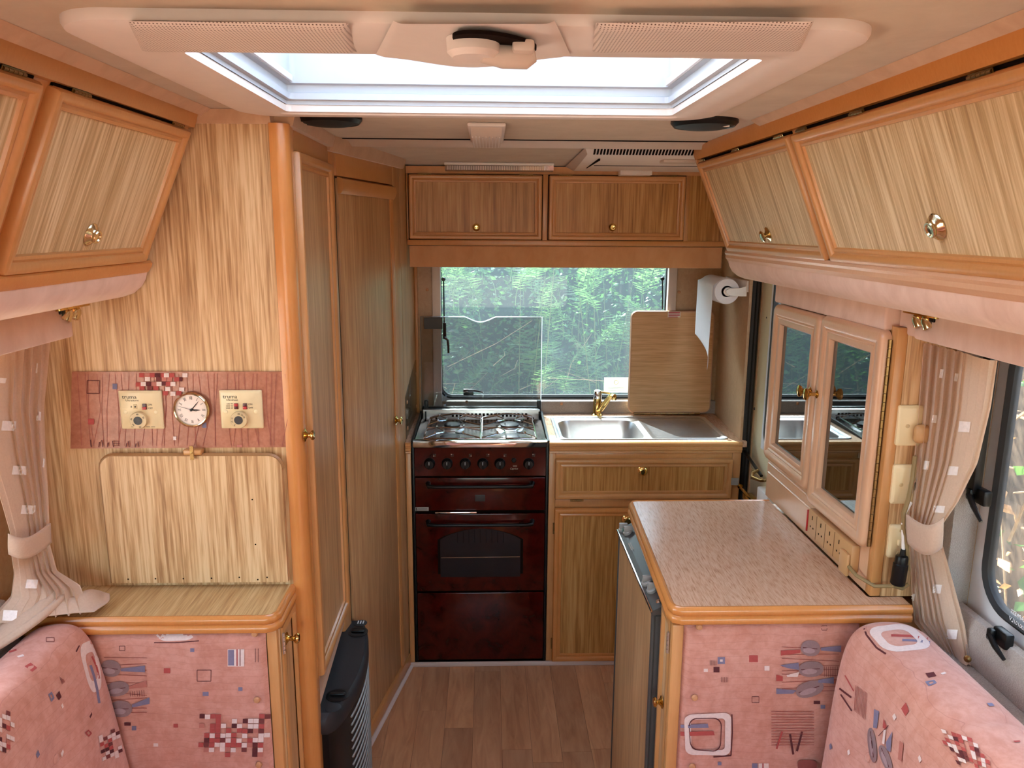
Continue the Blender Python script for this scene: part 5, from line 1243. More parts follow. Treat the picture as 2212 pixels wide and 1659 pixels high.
# curved end board next to the door
m = MB(); m.prism([(0.620, 1.940), (0.622, 1.905), (0.735, 1.640), (0.738, 1.610), (0.752, 1.585), (0.78, 1.562), (0.998, 1.525), (0.998, 1.94)], 'y', YE - 0.004, YE + 0.012); m.build('end_board', beech, lockR)
m = MB(); m.prism([(0.727, 1.642), (0.724, 1.634), (0.728, 1.628), (0.727, 1.620), (0.736, 1.610), (0.775, 1.610), (0.775, 1.642)], 'y', YN, YE); m.build('bottom_lip', beech_pale, lockR)
m = MB(); m.prism([(0.737, 1.611), (0.739, 1.596), (0.750, 1.578), (0.768, 1.564), (0.79, 1.556), (0.885, 1.540), (0.998, 1.522), (0.998, 1.62), (0.745, 1.62)], 'y', YN, YE - 0.004); m.build('soffit', suede, lockR)
for k_, (ya_, yb2) in enumerate(((1.652, 2.355), (0.775, 1.632), (-0.1, 0.755))):
    Md_ = frame(Vector((Br.x, yb2, Br.z)) + vr * 0.006, (0, -1, 0), vr)
    dR = framed_door(lockR, Md_, yb2 - ya_, hr - 0.022, oak_y, beech, 0.031, 0.020, round_=0.008)
    MB(Md_).box(0.006, yb2 - ya_ - 0.006, hr - 0.023, hr - 0.0165, 0.0005, 0.004).build('gap_shade', hole, dR)  # shade of the gap above the door, painted as a dark strip
    kc = Vector((Br.x, (ya_ + yb2) / 2, Br.z)) + vr * 0.062
    if k_ == 0: kc.y = W(1658, 510, X=kc.x - 0.01).y; add_knob(dR, kc + nr * 0.009, nr, 0.0155, pewter, 0.02)
    else:
        if k_ == 1: kc = Vector((Br.x, 0, Br.z)) + vr * 0.082; kc.y = W(2016, 521, X=kc.x - 0.012).y
        add_cup_knob(dR, kc + nr * 0.009, nr, 0.023)
    hs = ((0.06, 0.5, 0.92) if k_ == 0 else (0.055, 0.33, 0.72, 0.96))
    for f in hs: add_hinge(dR, frame(Vector((Br.x, yb2 - (yb2 - ya_) * f, Br.z)) + vr * (hr - 0.0135) + nr * 0.010, (0, -1, 0), vr), 0.05, pewter if k_ == 0 else brass_dk)
m = MB(); m.rbox(0.846, 0.862, YN, 1.498, 1.494, 1.552, 0.006); m.build('curtain_pelmet', suede, lockR)
spot_lamp(W(1995, 680, Z=1.545), 1, 'small twin brass spot lamp under the right locker')

# ---------------------------------------------------------------- rear overhead locker and its pelmet
YL = 2.985
lockB = thing('overhead_locker', 'oak overhead locker across the back above the kitchen window', 'locker', (0.3, 3.1, 1.55))
MB().box(-0.310, 0.953, YL + 0.001, YB - 0.002, 1.655, 1.928).build('carcass', beech, lockB)
zr = lambda y: W(1170, y, Y=YL).z; xr_ = lambda x: W(x, 450, Y=YL).x
m = MB(); m.prism([(YL - 0.004, zr(377)), (YL - 0.008, zr(370)), (YL - 0.010, zr(361)), (YL, 1.9295), (YL + 0.02, 1.9295), (YL + 0.02, zr(377))], 'x', -0.31, 0.953); m.build('top_rail', suede_brown, lockB)
m = MB(); m.rbox(-0.31, 0.953, YL - 0.006, YL + 0.012, zr(531), zr(519), 0.003); m.build('bottom_rail', beech, lockB)
for xa, xb in ((878, 882), (1172, 1183), (1479, 1488)):
    MB().rbox(xr_(xa), xr_(xb), YL - 0.004, YL + 0.012, zr(519), zr(377), 0.002).build('stile', beech, lockB)
for xa, xb, kx in ((884, 1170, 1029), (1185, 1477, 1324)):
    M_ = frame((xr_(xa), YL - 0.005, zr(518)), (1, 0, 0), (0, 0, 1))
    MB().box(xr_(xa) - 0.003, xr_(xb) + 0.003, YL - 0.0045, YL - 0.0005, zr(518) - 0.003, zr(379) + 0.003).build('gap_shade', hole, lockB)  # dark plate behind the door paints the shade around its edges
    dB = framed_door(lockB, M_, xr_(xb) - xr_(xa), zr(379) - zr(518), oak_k, beech, 0.028, 0.018)
    q = W(kx, 491, Y=YL - 0.02); add_cup_knob(dB, (q.x, YL - 0.009, q.z), (0, -1, 0), 0.0165, brass)
    for f in (0.12, 0.88): add_hinge(dB, frame((xr_(xa) + (xr_(xb) - xr_(xa)) * f, YL - 0.016, zr(380)), (1, 0, 0), (0, 0, 1)), 0.05)
MB().box(xr_(1488), 0.953, YL - 0.001, YL + 0.01, zr(519), zr(377)).build('end_panel', oak_k, lockB)
m = MB(); m.rbox(-0.303, 0.90, YL - 0.004, YL + 0.014, zr(578), zr(532), 0.004); m.build('window_pelmet', suede_brown, lockB)
# ---------------------------------------------------------------- sink unit, worktop, sink, tap
YK = 2.775
zk = lambda y: W(1250, y, Y=YK).z; xk_ = lambda x: W(x, 1050, Y=YK).x
su = thing('sink_cabinet', 'oak sink cabinet with a flap front above a door', 'cabinet', (0.6, 3.0, 0))
MB().box(0.229, 0.953, YK + 0.004, YB - 0.03, 0.0, 0.70).build('body', beech, su)
MB().rbox(xk_(1185), xk_(1199), YK - 0.002, YK + 0.02, 0.0, 0.876, 0.002).build('stile', beech, su)
MB().rbox(xk_(1578), xk_(1596), YK - 0.002, YK + 0.02, 0.0, 0.876, 0.002).build('stile', beech, su)
MB().rbox(xk_(1199), xk_(1578), YK - 0.001, YK + 0.02, zk(991), 0.876, 0.002).build('top_rail', beech, su)
MB().rbox(xk_(1199), xk_(1578), YK - 0.001, YK + 0.02, zk(1095), zk(1077), 0.002).build('mid_rail', beech, su)
MB().rbox(xk_(1199), xk_(1578), YK - 0.001, YK + 0.02, 0.0, zk(1425), 0.002).build('bottom_rail', beech, su)
fl = framed_door(su, frame((xk_(1198), YK - 0.002, zk(1076)), (1, 0, 0), (0, 0, 1)), xk_(1578) - xk_(1198), zk(990) - zk(1076), oak_k, beech, 0.032, 0.018, 'flap')
q = W(1387, 1015, Y=YK); add_knob(fl, (q.x, YK - 0.008, q.z), (0, -1, 0), 0.0155, brass, 0.02)
add_hinge(fl, frame((W(1245, 1080, Y=YK).x, YK - 0.014, zk(1078)), (1, 0, 0), (0, 0, 1)), 0.05)
dr = framed_door(su, frame((xk_(1198), YK - 0.002, zk(1424)), (1, 0, 0), (0, 0, 1)), xk_(1578) - xk_(1198), zk(1096) - zk(1424), oak_k, beech_warm, 0.032, 0.018)
q = W(1353, 1120, Y=YK); add_knob(dr, (q.x, YK - 0.009, q.z), (0, -1, 0), 0.0155, brass, 0.03)
for py_ in (1138, 1385): add_hinge(dr, frame((xk_(1197), YK - 0.012, zk(py_)), (0, 0, 1), (-1, 0, 0)), 0.045, brass_dk)
# floor strip
m = MB(); m.rbox(-0.31, 0.952, YK - 0.012, YK - 0.003, 0.0, 0.02, 0.004); m.build('baseboard_back', beige_dark, kind='structure', label='pale strip along the floor under cooker and sink cabinet')

# worktop pieces around hob and sink
wt = thing('kitchen_worktop', 'narrow beige worktop surrounding the steel sink', 'worktop', (0.6, 3.0, 0.88))
sink = (W(1190, 900, Z=TOP).x, 0.0, 0, 0)
sx0, sx1, sy0, sy1 = 0.258, 0.918, 2.800, 3.165
for xa, xb in ((0.227, sx0 + 0.012), (sx1 - 0.012, 0.975)):
    MB().box(xa, xb, YK, YB - 0.028, TOP - 0.022, TOP).build('side_strip', worktop, wt)
m = MB(); m.box(sx0 + 0.012, sx1 - 0.012, YK, sy0 + 0.012, TOP - 0.022, TOP); m.build('front_strip', worktop, wt)
m = MB(); m.box(sx0 + 0.012, sx1 - 0.012, sy1 - 0.012, YB - 0.028, TOP - 0.022, TOP); m.build('back_strip', worktop, wt)
EDGK = [(0.0, 0.0), (0.008, 0.0), (0.012, -0.004), (0.012, -0.012), (0.009, -0.015), (0.009, -0.019), (0.013, -0.022), (0.013, -0.030), (0.009, -0.034), (0.010, -0.040), (0.0, -0.042)]
edge_run([(0.227, YK), (0.955, YK)], TOP, EDGK, [(0, -1), (0, -1)]).build('front_edging', beech, wt)
wl = thing('worktop_filler', 'thin beige worktop strip between hob and oak wall', 'worktop', (-0.30, 3.0, 0.88))
MB().box(-0.3115, -0.290, YK, YB - 0.028, TOP - 0.022, TOP - 0.001).build('strip', worktop, wl)
edge_run([(-0.311, YK), (-0.2905, YK)], TOP, EDGK, [(0, -1), (0, -1)]).build('front_edging', beech, wl)
MB().rbox(-0.311, -0.292, YK - 0.002, YK + 0.016, 0.0, 0.876, 0.002).build('filler_stile', beech, wl)

# stainless sink with drainer
sk = thing('kitchen_sink', 'stainless steel sink with bowl left and ribbed drainer right', 'sink', ((sx0 + sx1) / 2, 2.98, TOP))
bx0, bx1, by0, by1 = 0.285, 0.605, 2.825, 3.13
n_ = 6
rim_o = [(p_[0], p_[1], TOP + 0.0005) for p_ in rrect(sx0, sx1, sy0, sy1, 0.028, n_)]
m = MB()
def rr(x0, x1, y0, y1, r, z): return [(p_[0], p_[1], z) for p_ in rrect(x0, x1, y0, y1, r, n_)]
m.loft([rr(sx0, sx1, sy0, sy1, 0.028, TOP + 0.0005), rr(sx0 + 0.003, sx1 - 0.003, sy0 + 0.003, sy1 - 0.003, 0.026, TOP + 0.004), rr(sx0 + 0.010, sx1 - 0.010, sy0 + 0.010, sy1 - 0.010, 0.020, TOP + 0.003), rr(sx0 + 0.016, sx1 - 0.016, sy0 + 0.015, sy1 - 0.015, 0.016, TOP - 0.002)])
m.build('rim', steel, sk)
dx0, dx1 = bx1 + 0.022, sx1 - 0.016
m = MB(); rings = []
m.loft([rr(bx0 - 0.012, bx1 + 0.020, by0 - 0.010, by1 + 0.019, 0.05, TOP - 0.002), rr(bx0, bx1, by0, by1, 0.06, TOP - 0.006), rr(bx0 + 0.008, bx1 - 0.008, by0 + 0.008, by1 - 0.008, 0.06, TOP - 0.03), rr(bx0 + 0.018, bx1 - 0.018, by0 + 0.016, by1 - 0.016, 0.06, TOP - 0.12), rr(bx0 + 0.045, bx1 - 0.045, by0 + 0.04, by1 - 0.04, 0.05, TOP - 0.145)], cap1=True); m.build('bowl', steel, sk)
m = MB()
def deck(u, v): return (sx0 + 0.014 + (sx1 - sx0 - 0.028) * u, sy0 + 0.013 + (sy1 - sy0 - 0.026) * v, TOP - 0.002)
# flat deck around the bowl as a frame, then the ribbed drainer
inner = rrect(bx0 - 0.012, bx1 + 0.020, by0 - 0.010, by1 + 0.019, 0.05, 8)
mm = MB(); x0_, x1_, y0_, y1_ = sx0 + 0.014, dx0, sy0 + 0.013, sy1 - 0.013
out_ = []
for kk_, (ix, iy) in enumerate(inner):
    c_, j = divmod(kk_, 9); cxn = (x1_, x1_, x0_, x0_)[c_]; cyn = (y0_, y1_, y1_, y0_)[c_]
    out_.append((cxn, cyn) if j == 4 else (cxn, iy) if (j < 4) == (c_ in (1, 3)) else (ix, cyn))
mm.loft([[(a_[0], a_[1], TOP - 0.002) for a_ in out_], [(a_[0], a_[1], TOP - 0.002) for a_ in inner]]); mm.build('deck', steel, sk)
def drain(u, v):
    x_ = dx0 - 0.001 + (dx1 - dx0 + 0.003) * u; y_ = sy0 + 0.013 + (sy1 - sy0 - 0.026) * v
    e = min(1, u / 0.08, (1 - u) / 0.08, v / 0.08, (1 - v) / 0.08); e = max(0, e)
    return (x_, y_, TOP - 0.002 - 0.006 * e + 0.0022 * e * math.sin(v * 26 * 2 * math.pi))
m = MB(); m.grid(drain, 40, 208); m.build('drainer', steel, sk, angle=80)
m = MB(); m.lathe([(0.02, 0), (0.02, 0.002), (0.012, 0.001), (0, 0.001)], ((bx0 + bx1) / 2, (by0 + by1) / 2, TOP - 0.145), (0, 0, 1), 20); m.build('plug_hole', chrome, sk)

tp_ = W(1288, 894, Z=TOP)
tap = thing('mixer_tap', 'brass mixer tap with chrome cap beside the rear window', 'tap', (tp_.x, tp_.y - 0.02, TOP))
o_ = Vector((tp_.x, tp_.y - 0.022, TOP))
MB().lathe([(0.024, 0), (0.024, 0.004), (0.019, 0.008), (0.018, 0.01), (0.0175, 0.074)], o_, (0, 0, 1), 26).build('body', brass, tap)
MB().lathe([(0.0180, 0.074), (0.0185, 0.080), (0.0185, 0.098), (0.0165, 0.108), (0.010, 0.112), (0, 0.112)], o_, (0, 0, 1), 26).build('cap', chrome, tap)
m = MB(); u_ = Vector((0.45, -0.89, 0)).normalized()
prof = [(0.0, 0.022, 0.013), (0.030, 0.034, 0.013), (0.060, 0.066, 0.012), (0.086, 0.094, 0.0105), (0.106, 0.106, 0.010), (0.122, 0.106, 0.010)]
m.tube([o_ + u_ * a_ + Vector((0, 0, h_)) for a_, h_, r_ in prof], [r_ for _, _, r_ in prof], 14); m.lathe([(0.0105, 0), (0.011, 0.012), (0.009, 0.018)], o_ + u_ * 0.119 + Vector((0, 0, 0.108)), (0, 0, -1), 16); m.build('spout', brass, tap)
m = MB(); m.tube([o_ + Vector((0.0, 0, 0.10)), o_ + Vector((0.02, -0.012, 0.103)), o_ + Vector((0.050, -0.022, 0.100))], [0.006, 0.005, 0.004], 10); m.build('lever', brass, tap)

# lid board leaning at the back, its hinge and sticker
lb0, lb1 = W(1357, 889, Y=3.2), W(1543, 673, Y=3.2)
lid = thing('sink_cover', 'oak laminate sink cover standing upright against the window', 'lid', ((lb0.x + lb1.x) / 2, 3.2, 0.93))
M_ = Matrix.Translation((0, 3.192, 0.935)) @ Matrix.Rotation(math.radians(-2.0), 4, 'X')
m = MB(M_); q = rrect(lb0.x + 0.004, lb1.x, 0.0, 0.425, 0.022, 5)
m.prism([(p_[0], p_[1]) for p_ in q], 'y', 0.0, 0.014); m.build('board', oak_lid, lid)
m = MB(M_); m.tube([(p_[0], 0.007, p_[1]) for p_ in q], 0.0074, 6, closed=True); m.build('edging', beech_pale, lid)
m = MB()
for q_ in range(12): m.tube([(0.62 + 0.024 * q_, 3.188, 0.927), (0.6425 + 0.024 * q_, 3.188, 0.927)], 0.005, 8)
m.build('piano_hinge', brass_dk, lid)
m = MB(M_); a, b = W(1446, 674, Y=3.18), W(1473, 687, Y=3.18); m.box(a.x, b.x, -0.0008, -0.0002, b.z - 0.935, a.z - 0.935); s_ = m.build('sticker', card, lid)
for q_ in range(4):
    m = MB(M_); zz = a.z - 0.935 - 0.004 - 0.0062 * q_; m.box(a.x + 0.003, b.x - 0.003 - (0.008 if q_ == 3 else 0), -0.0013, -0.0009, zz - 0.002, zz + (0.002 if q_ in (0, 2) else 0.0008)); m.build('print_line', ink_red, s_)

# ---------------------------------------------------------------- kitchen roll on its holder
rc = Vector((0.885, 2.845, 1.478))
kr = thing('kitchen_roll', 'white kitchen roll with one sheet hanging down', 'paper roll', rc)
m = MB(); m.lathe([(0.021, 0.0), (0.046, 0.0), (0.048, 0.004), (0.048, 0.218), (0.046, 0.222), (0.021, 0.222), (0.021, 0.0)], rc, (0, 1, 0), 36); m.build('roll', paper, kr)
m = MB(); m.lathe([(0.0208, 0.0005), (0.0208, 0.221)], rc, (0, 1, 0), 28); m.build('core', hole, kr)
def sheet(u, v):
    y_ = rc.y + 0.004 + 0.214 * u
    L_ = 0.22 + 0.11 * (1 - u) ** 1.2
    a_ = v * (L_ + 0.07); 
    if a_ < 0.07:
        an = math.radians(60) + a_ / 0.049; return (rc.x + 0.049 * math.cos(an), y_, rc.z + 0.049 * math.sin(an))
    an = math.radians(60) + 0.07 / 0.049
    d_ = a_ - 0.07
    return (rc.x - 0.0485 - 0.003 + 0.022 * (d_ / 0.3) ** 2 * math.sin(3 * u), y_ + 0.018 * (d_ / 0.33) * (1 if u < 0.5 else -0.6) * (0.5 - u) * 2, rc.z + 0.03 - d_ - 0.012 * 0)
m = MB(); m.grid(sheet, 24, 40); m.build('loose_sheet', paper, kr, solid=0.0008, angle=70)
kh = thing('roll_holder', 'white plastic kitchen roll holder on the galley wall', 'holder', (0.955, 2.9, 1.5))
m = MB(); m.rbox(0.948, 0.959, 2.815, 3.08, 1.478, 1.520, 0.004); m.build('wall_plate', white_p, kh)
for y_ in (2.828, 3.075):
    m = MB(); m.prism([(0.952, 1.500), (0.952, 1.462), (0.93, 1.462), (0.888, 1.466), (0.876, 1.474), (0.876, 1.484), (0.888, 1.490), (0.93, 1.492)], 'y', y_ - 0.005, y_ + 0.005); m.build('arm', white_p, kh)
for y_, s_ in ((2.833, 1), (3.07, -1)):
    MB().lathe([(0.016, 0), (0.013, 0.02), (0, 0.022)], (rc.x, y_, rc.z), (0, s_, 0), 16).build('peg', white_p, kh)
# ---------------------------------------------------------------- cooker
ck = thing('gas_cooker', 'dark red gas cooker with steel hob and oven window', 'cooker', (-0.035, 2.98, 0))
YO = 2.768
kx0, kx1 = -0.287, 0.224
MB().box(kx0, kx1, YO + 0.026, 3.19, 0.022, 0.865).build('carcass', black_p, ck)
z_ = lambda y: W(1000, y, Y=YO).z
xx_ = lambda x, y=1100: W(x, y, Y=YO).x
fx0, fx1 = kx0 + 0.009, kx1 - 0.010
def front(nm, ya, yb, mat, d=0.0, r=0.003):
    return MB().rbox(fx0, fx1, YO - d, YO + 0.014, z_(yb), z_(ya), r).build(nm, mat, ck)
fas = MB(); fas.add([(fx0, YO - 0.001, z_(1028)), (fx1, YO - 0.001, z_(1028)), (fx1, YO + 0.008, z_(969)), (fx0, YO + 0.008, z_(969)), (fx0, YO + 0.019, z_(1028)), (fx1, YO + 0.019, z_(1028)), (fx1, YO + 0.019, z_(969)), (fx0, YO + 0.019, z_(969))],
                    [(0, 1, 2, 3), (4, 7, 6, 5), (0, 4, 5, 1), (1, 5, 6, 2), (2, 6, 7, 3), (3, 7, 4, 0)]); fascia = fas.build('control_fascia', mahog, ck)
for px_ in (928, 966, 1005, 1043, 1080, 1142):
    c = W(px_, 1001, Y=YO + 0.003)
    m = MB(); m.lathe([(0.021, 0), (0.021, 0.004), (0.0185, 0.007), (0.0175, 0.018), (0.0155, 0.0205), (0, 0.0205)], c, (0, -1, 0), 26); m.rbox(c.x - 0.0035, c.x + 0.0035, c.y - 0.027, c.y - 0.018, c.z - 0.016, c.z + 0.016, 0.002); kn = m.build('control_knob', black_p, ck)
    MB().box(c.x - 0.0008, c.x + 0.0008, c.y - 0.0276, c.y - 0.0269, c.z + 0.001, c.z + 0.013).build('pointer', ink_white, kn)
    MB().lathe([(0.0018, 0), (0, 0.0004)], (c.x, YO + 0.0062, c.z + 0.029), (0, -1, 0.1), 8).build('mark', ink_lt, fascia)
    for q in range(4):
        MB().box(c.x + 0.014 + 0.006 * (q % 2), c.x + 0.018 + 0.006 * (q % 2), YO + 0.0050, YO + 0.0060, c.z + 0.026 + 0.006 * (q // 2), c.z + 0.030 + 0.006 * (q // 2)).build('mark', ink_lt if q == px_ % 4 else grey_p, fascia)
c = W(1110, 994, Y=YO + 0.003); MB().lathe([(0.009, 0), (0.009, 0.004), (0.0065, 0.006), (0, 0.006)], c, (0, -1, 0), 18).build('ignition_button', black_p, ck)
F_ = frame(W(1110, 1009, Y=YO - 0.0005), (1, 0, 0), (0, 0.085, 0.996)); text_part('2000', 'lettering', F_ @ Matrix.Translation((0.004, 0.004, 0.001)), 0.008, ink_lt, fascia)
text_part('Caprice', 'lettering', F_ @ Matrix.Translation((0, -0.006, 0.001)), 0.0095, ink_lt, fascia, shear=0.3)
front('grill_door', 1032, 1103, mahog); od = front('oven_door', 1110, 1277, mahog); front('bottom_drawer', 1281, 1425, mahog)
MB().box(fx0, fx1, YO + 0.020, YO + 0.025, 0.022, 0.89).build('gap_backing', hole, ck)
for x_ in ((kx0 - 0.0, fx0 - 0.001), (fx1 + 0.001, kx1)):
    MB().rbox(x_[0], x_[1], YO - 0.001, YO + 0.03, 0.022, 0.915, 0.002).build('side_trim', black_p, ck)
for yy in (1046, 1128):
    zz = z_(yy); xa, xb = W(925, yy, Y=YO).x, W(1150, yy, Y=YO).x
    m = MB(); m.tube([(xa, YO - 0.001, zz + 0.004), (xa + 0.004, YO - 0.025, zz), (xa + 0.03, YO - 0.032, zz), (xb - 0.03, YO - 0.032, zz), (xb - 0.004, YO - 0.025, zz), (xb, YO - 0.001, zz + 0.004)], [0.010, 0.0085, 0.0062, 0.0062, 0.0085, 0.010], 10); m.build('handle_bar', black_p, ck)
MB().rbox(W(1026, 1075, Y=YO).x, W(1048, 1075, Y=YO).x, YO - 0.0012, YO, z_(1083), z_(1069), 0.0005).build('badge', grey_dk, ck)
pl = MB().rbox(W(897, 1098, Y=YO).x, W(926, 1098, Y=YO).x, YO - 0.0012, YO, z_(1103), z_(1095), 0.0004).build('label_plate', grey_lt, ck)
for q in range(2): MB().box(W(903, 1098, Y=YO).x, W(923, 1098, Y=YO).x, YO - 0.0016, YO - 0.0012, z_(1097.5 + 3 * q) - 0.001, z_(1097.5 + 3 * q)).build('print_line', ink_dk, pl)
MB().box(W(899, 1098, Y=YO).x, W(901, 1098, Y=YO).x, YO - 0.0016, YO - 0.0012, z_(1102), z_(1096)).build('print_line', ink_dk, pl)
MB().rbox(W(940, 1107, Y=YO).x, W(1030, 1107, Y=YO).x, YO - 0.010, YO + 0.004, z_(1108), z_(1104), 0.002).build('drip_rail', chrome, ck)
# oven window with arched top, rack behind
wx0, wx1, wz0, wz1, wa = xx_(950), xx_(1125), z_(1246), z_(1165), z_(1142)
arc = [(wx0 + (wx1 - wx0) * t / 14, wz1 + (wa - wz1) * math.sin(math.pi * t / 14) ** 0.8) for t in range(15)]
MB().prism([(wx1, wz0), (wx0, wz0)] + arc, 'y', YO - 0.0016, YO - 0.0004).build('oven_window', oven_dark, od)
arc2 = [(wx0 - 0.010 + (wx1 - wx0 + 0.02) * t / 14, wz1 + (wa - wz1) * math.sin(math.pi * t / 14) ** 0.8) for t in range(15)]
MB().prism([(wx1 + 0.010, wz0 + 0.012), (wx0 - 0.010, wz0 + 0.012)] + arc2, 'y', YO - 0.0010, YO - 0.0002).build('window_surround', grey_dk if False else hole, od)
m = MB(); m.tube([(wx0 + 0.002, YO - 0.0022, z_(1204)), (wx1 - 0.002, YO - 0.0022, z_(1203))], 0.0011, 6); m.build('oven_rack', chrome, od)
for t in range(3, 12):
    x0 = wx0 + (wx1 - wx0) * t / 14; MB().box(x0 - 0.0006, x0 + 0.0006, YO - 0.0022, YO - 0.0016, z_(1172), arc[t][1] - 0.002).build('window_rib', hole, od)
# hob
MB().rbox(kx0 + 0.004, kx1 - 0.004, YO - 0.002, YO + 0.03, 0.900, 0.926, 0.003).build('front_bar', chrome, ck)
hz = 0.895
m = MB()
def pan(u, v):
    x_ = kx0 + 0.006 + (kx1 - kx0 - 0.012) * u; y_ = YO + 0.026 + (3.165 - YO - 0.026) * v
    e = min(1, u / 0.08, (1 - u) / 0.08, v / 0.08, (1 - v) / 0.1)
    return (x_, y_, hz + 0.018 * (1 - max(0, e)) ** 2)
m.grid(pan, 30, 30); m.build('hob_pan', hob_steel, ck)
MB().rbox(kx0 + 0.008, kx1 - 0.008, 3.160, 3.186, 0.885, 0.952, 0.004).build('rear_upstand', steel, ck)
for q in range(20):
    x_ = -0.152 + 0.0163 * q; MB().rbox(x_ - 0.0048, x_ + 0.0048, 3.1590, 3.1605, 0.921, 0.936, 0.0007, 1).build('vent_slot', hole, ck)
for x_ in (-0.243, -0.222, 0.165, 0.187): MB().lathe([(0.0045, 0), (0.0045, 0.0012), (0, 0.0012)], (x_, 3.160, 0.914), (0, -1, 0), 10).build('vent_hole', hole, ck)
for s_, x_ in ((-1, kx0), (1, kx1)):
    m = MB(); m.add([(x_ - 0.002, YO + 0.01, 0.905), (x_ + 0.002, YO + 0.01, 0.905), (x_ + 0.002, 3.19, 0.905), (x_ - 0.002, 3.19, 0.905), (x_ - 0.004, YO + 0.01, 0.924), (x_ + 0.004, YO + 0.01, 0.924), (x_ + 0.004, 3.19, 0.940), (x_ - 0.004, 3.19, 0.940)], [(0, 1, 2, 3), (4, 7, 6, 5), (0, 4, 5, 1), (1, 5, 6, 2), (2, 6, 7, 3), (3, 7, 4, 0)]); m.build('side_rail', black_p, ck)
bur = [(-0.150, 3.06, 0.030), (0.085, 3.06, 0.034), (-0.150, 2.87, 0.034), (0.085, 2.87, 0.030)]
for x_, y_, r_ in bur:
    m = MB(); m.lathe([(r_ * 1.7, 0.0), (r_ * 1.5, 0.006), (r_ * 1.1, 0.008), (r_ * 1.05, 0.016)], (x_, y_, hz), (0, 0, 1), 26); bo_ = m.build('burner_ring', steel, ck)
    m = MB(); m.lathe([(r_ * 1.12, 0.014), (r_ * 1.12, 0.020), (r_ * 0.9, 0.0235), (0, 0.024)], (x_, y_, hz), (0, 0, 1), 26); m.build('burner_cap', black_m, bo_)
gz = hz + 0.040
def wires(cx_, side):
    m = MB(); R_ = 0.0033
    x0, x1, y0, y1 = (-0.245, -0.033, 2.805, 3.125) if side < 0 else (-0.033 + 0.006, 0.180, 2.805, 3.125)
    zl = gz - 0.010
    m.tube([(x0, y0, zl - 0.02), (x0, y0, zl), (x0, y1, zl), (x0 + 0.02, y1 + 0.012, zl + 0.004), ((x0 + x1) / 2, y1 + 0.02, zl + 0.012), (x1, y1 + 0.008, zl + 0.006), (x1, y0, zl), (x1, y0, zl - 0.02)], R_, 6)
    m.tube([(x0, 2.965, zl), (x1, 2.965, zl)], R_, 6); m.tube([(x0, y0, zl), (x1, y0, zl)], R_, 6)
    for (bx, by, br) in bur:
        if (bx < 0) != (side < 0): continue
        for sx_ in (-1, 1):
            xe = x0 if sx_ < 0 else x1
            m.tube([(xe, by + 0.052, zl), (bx + sx_ * 0.052, by + 0.050, gz + 0.004), (bx + sx_ * 0.024, by + 0.016, gz), (bx + sx_ * 0.024, by - 0.016, gz), (bx + sx_ * 0.055, by - 0.050, gz + 0.004), (xe, by - 0.055, zl)], R_, 6)
            m.tube([(bx + sx_ * 0.053, by - 0.048, gz + 0.004), (bx + sx_ * 0.053, by - 0.048, gz + 0.014)], R_, 6)
            m.tube([(bx + sx_ * 0.053, by + 0.050, gz + 0.004), (bx + sx_ * 0.053, by + 0.050, gz + 0.014)], R_, 6)
    m.build('pan_support', chrome, ck)
wires(0, -1); wires(0, 1)
# glass lid standing up behind the hob
gl = MB(); g0, g1 = W(908, 684, Y=3.2), W(1168, 886, Y=3.2)
top = [(g1.x, g0.z), (W(1072, 684, Y=3.2).x, g0.z)]
for t in range(1, 12):
    px_ = 1072 - (1072 - 1003) * t / 12; top.append((W(px_, 684, Y=3.2).x, g0.z - 0.022 * math.sin(math.pi * t / 12) ** 1.3))
top += [(W(1003, 684, Y=3.2).x, g0.z), (g0.x, g0.z)]
gl.prism([(g0.x, g1.z), (g1.x, g1.z)] + top, 'y', 3.200, 3.205); lidg = gl.build('glass_lid', smoked, ck)
MB().tube([(q_[0], 3.2025, q_[1]) for q_ in [(g1.x, g1.z)] + top + [(g0.x, g1.z)]], 0.0022, 6).build('lid_edge_highlight', lens_m, lidg)  # pale tube added as the highlight along the glass edge
m = MB(); a, b = W(916, 686, Y=3.2), W(956, 711, Y=3.2); m.box(a.x, b.x, 3.1990, 3.1996, b.z, a.z); m.build('warning_label', grey_dk, lidg)
m = MB(); m.rbox(kx0 + 0.004, kx1 - 0.004, 3.188, 3.215, 0.935, 0.957, 0.003); m.build('lid_hinge_bar', black_p, ck)
for x_ in (W(921, 890, Y=3.19).x, W(1164, 890, Y=3.19).x):
    m = MB(); m.rbox(x_ - 0.008, x_ + 0.008, 3.183, 3.212, 0.93, 0.985, 0.003); m.rbox(x_ - 0.003, x_ + 0.003, 3.155, 3.19, 0.91, 0.945, 0.002); m.build('lid_bracket', black_p, ck)
# ---------------------------------------------------------------- peninsula: worktop, padded cabinet, fridge
YPn = 1.492
pw_ = thing('peninsula_worktop', 'glossy beige laminate worktop with varnished rounded edge', 'worktop', (0.6, 1.8, 0.88))
m = MB(); top_pts = [(0.418, 2.135), (0.84, 2.135), (0.84, 1.497), (0.418, 1.497), (0.402, 1.506), (0.398, 1.522)]
m.prism([(0.423, 2.137), (0.829, 2.137), (0.829, 1.533), (0.905, 1.533), (0.905, 1.497), (0.412, 1.497), (0.401, 1.502), (0.397, 1.513)], 'z', TOP - 0.022, TOP); m.build('top_board', worktop, pw_)
edge_run([(0.830, 2.1365), (0.436, 2.1365), (0.4255, 2.133), (0.4215, 2.122), (0.3965, 1.516), (0.400, 1.503), (0.412, 1.4975), (0.905, 1.4975)], TOP, EDG,
         [(0, 1), (-0.2, 1), (-0.7, 0.7), (-1, 0.1), (-1, -0.15), (-0.75, -0.7), (-0.2, -1), (0, -1)]).build('edging', beech_warm, pw_)
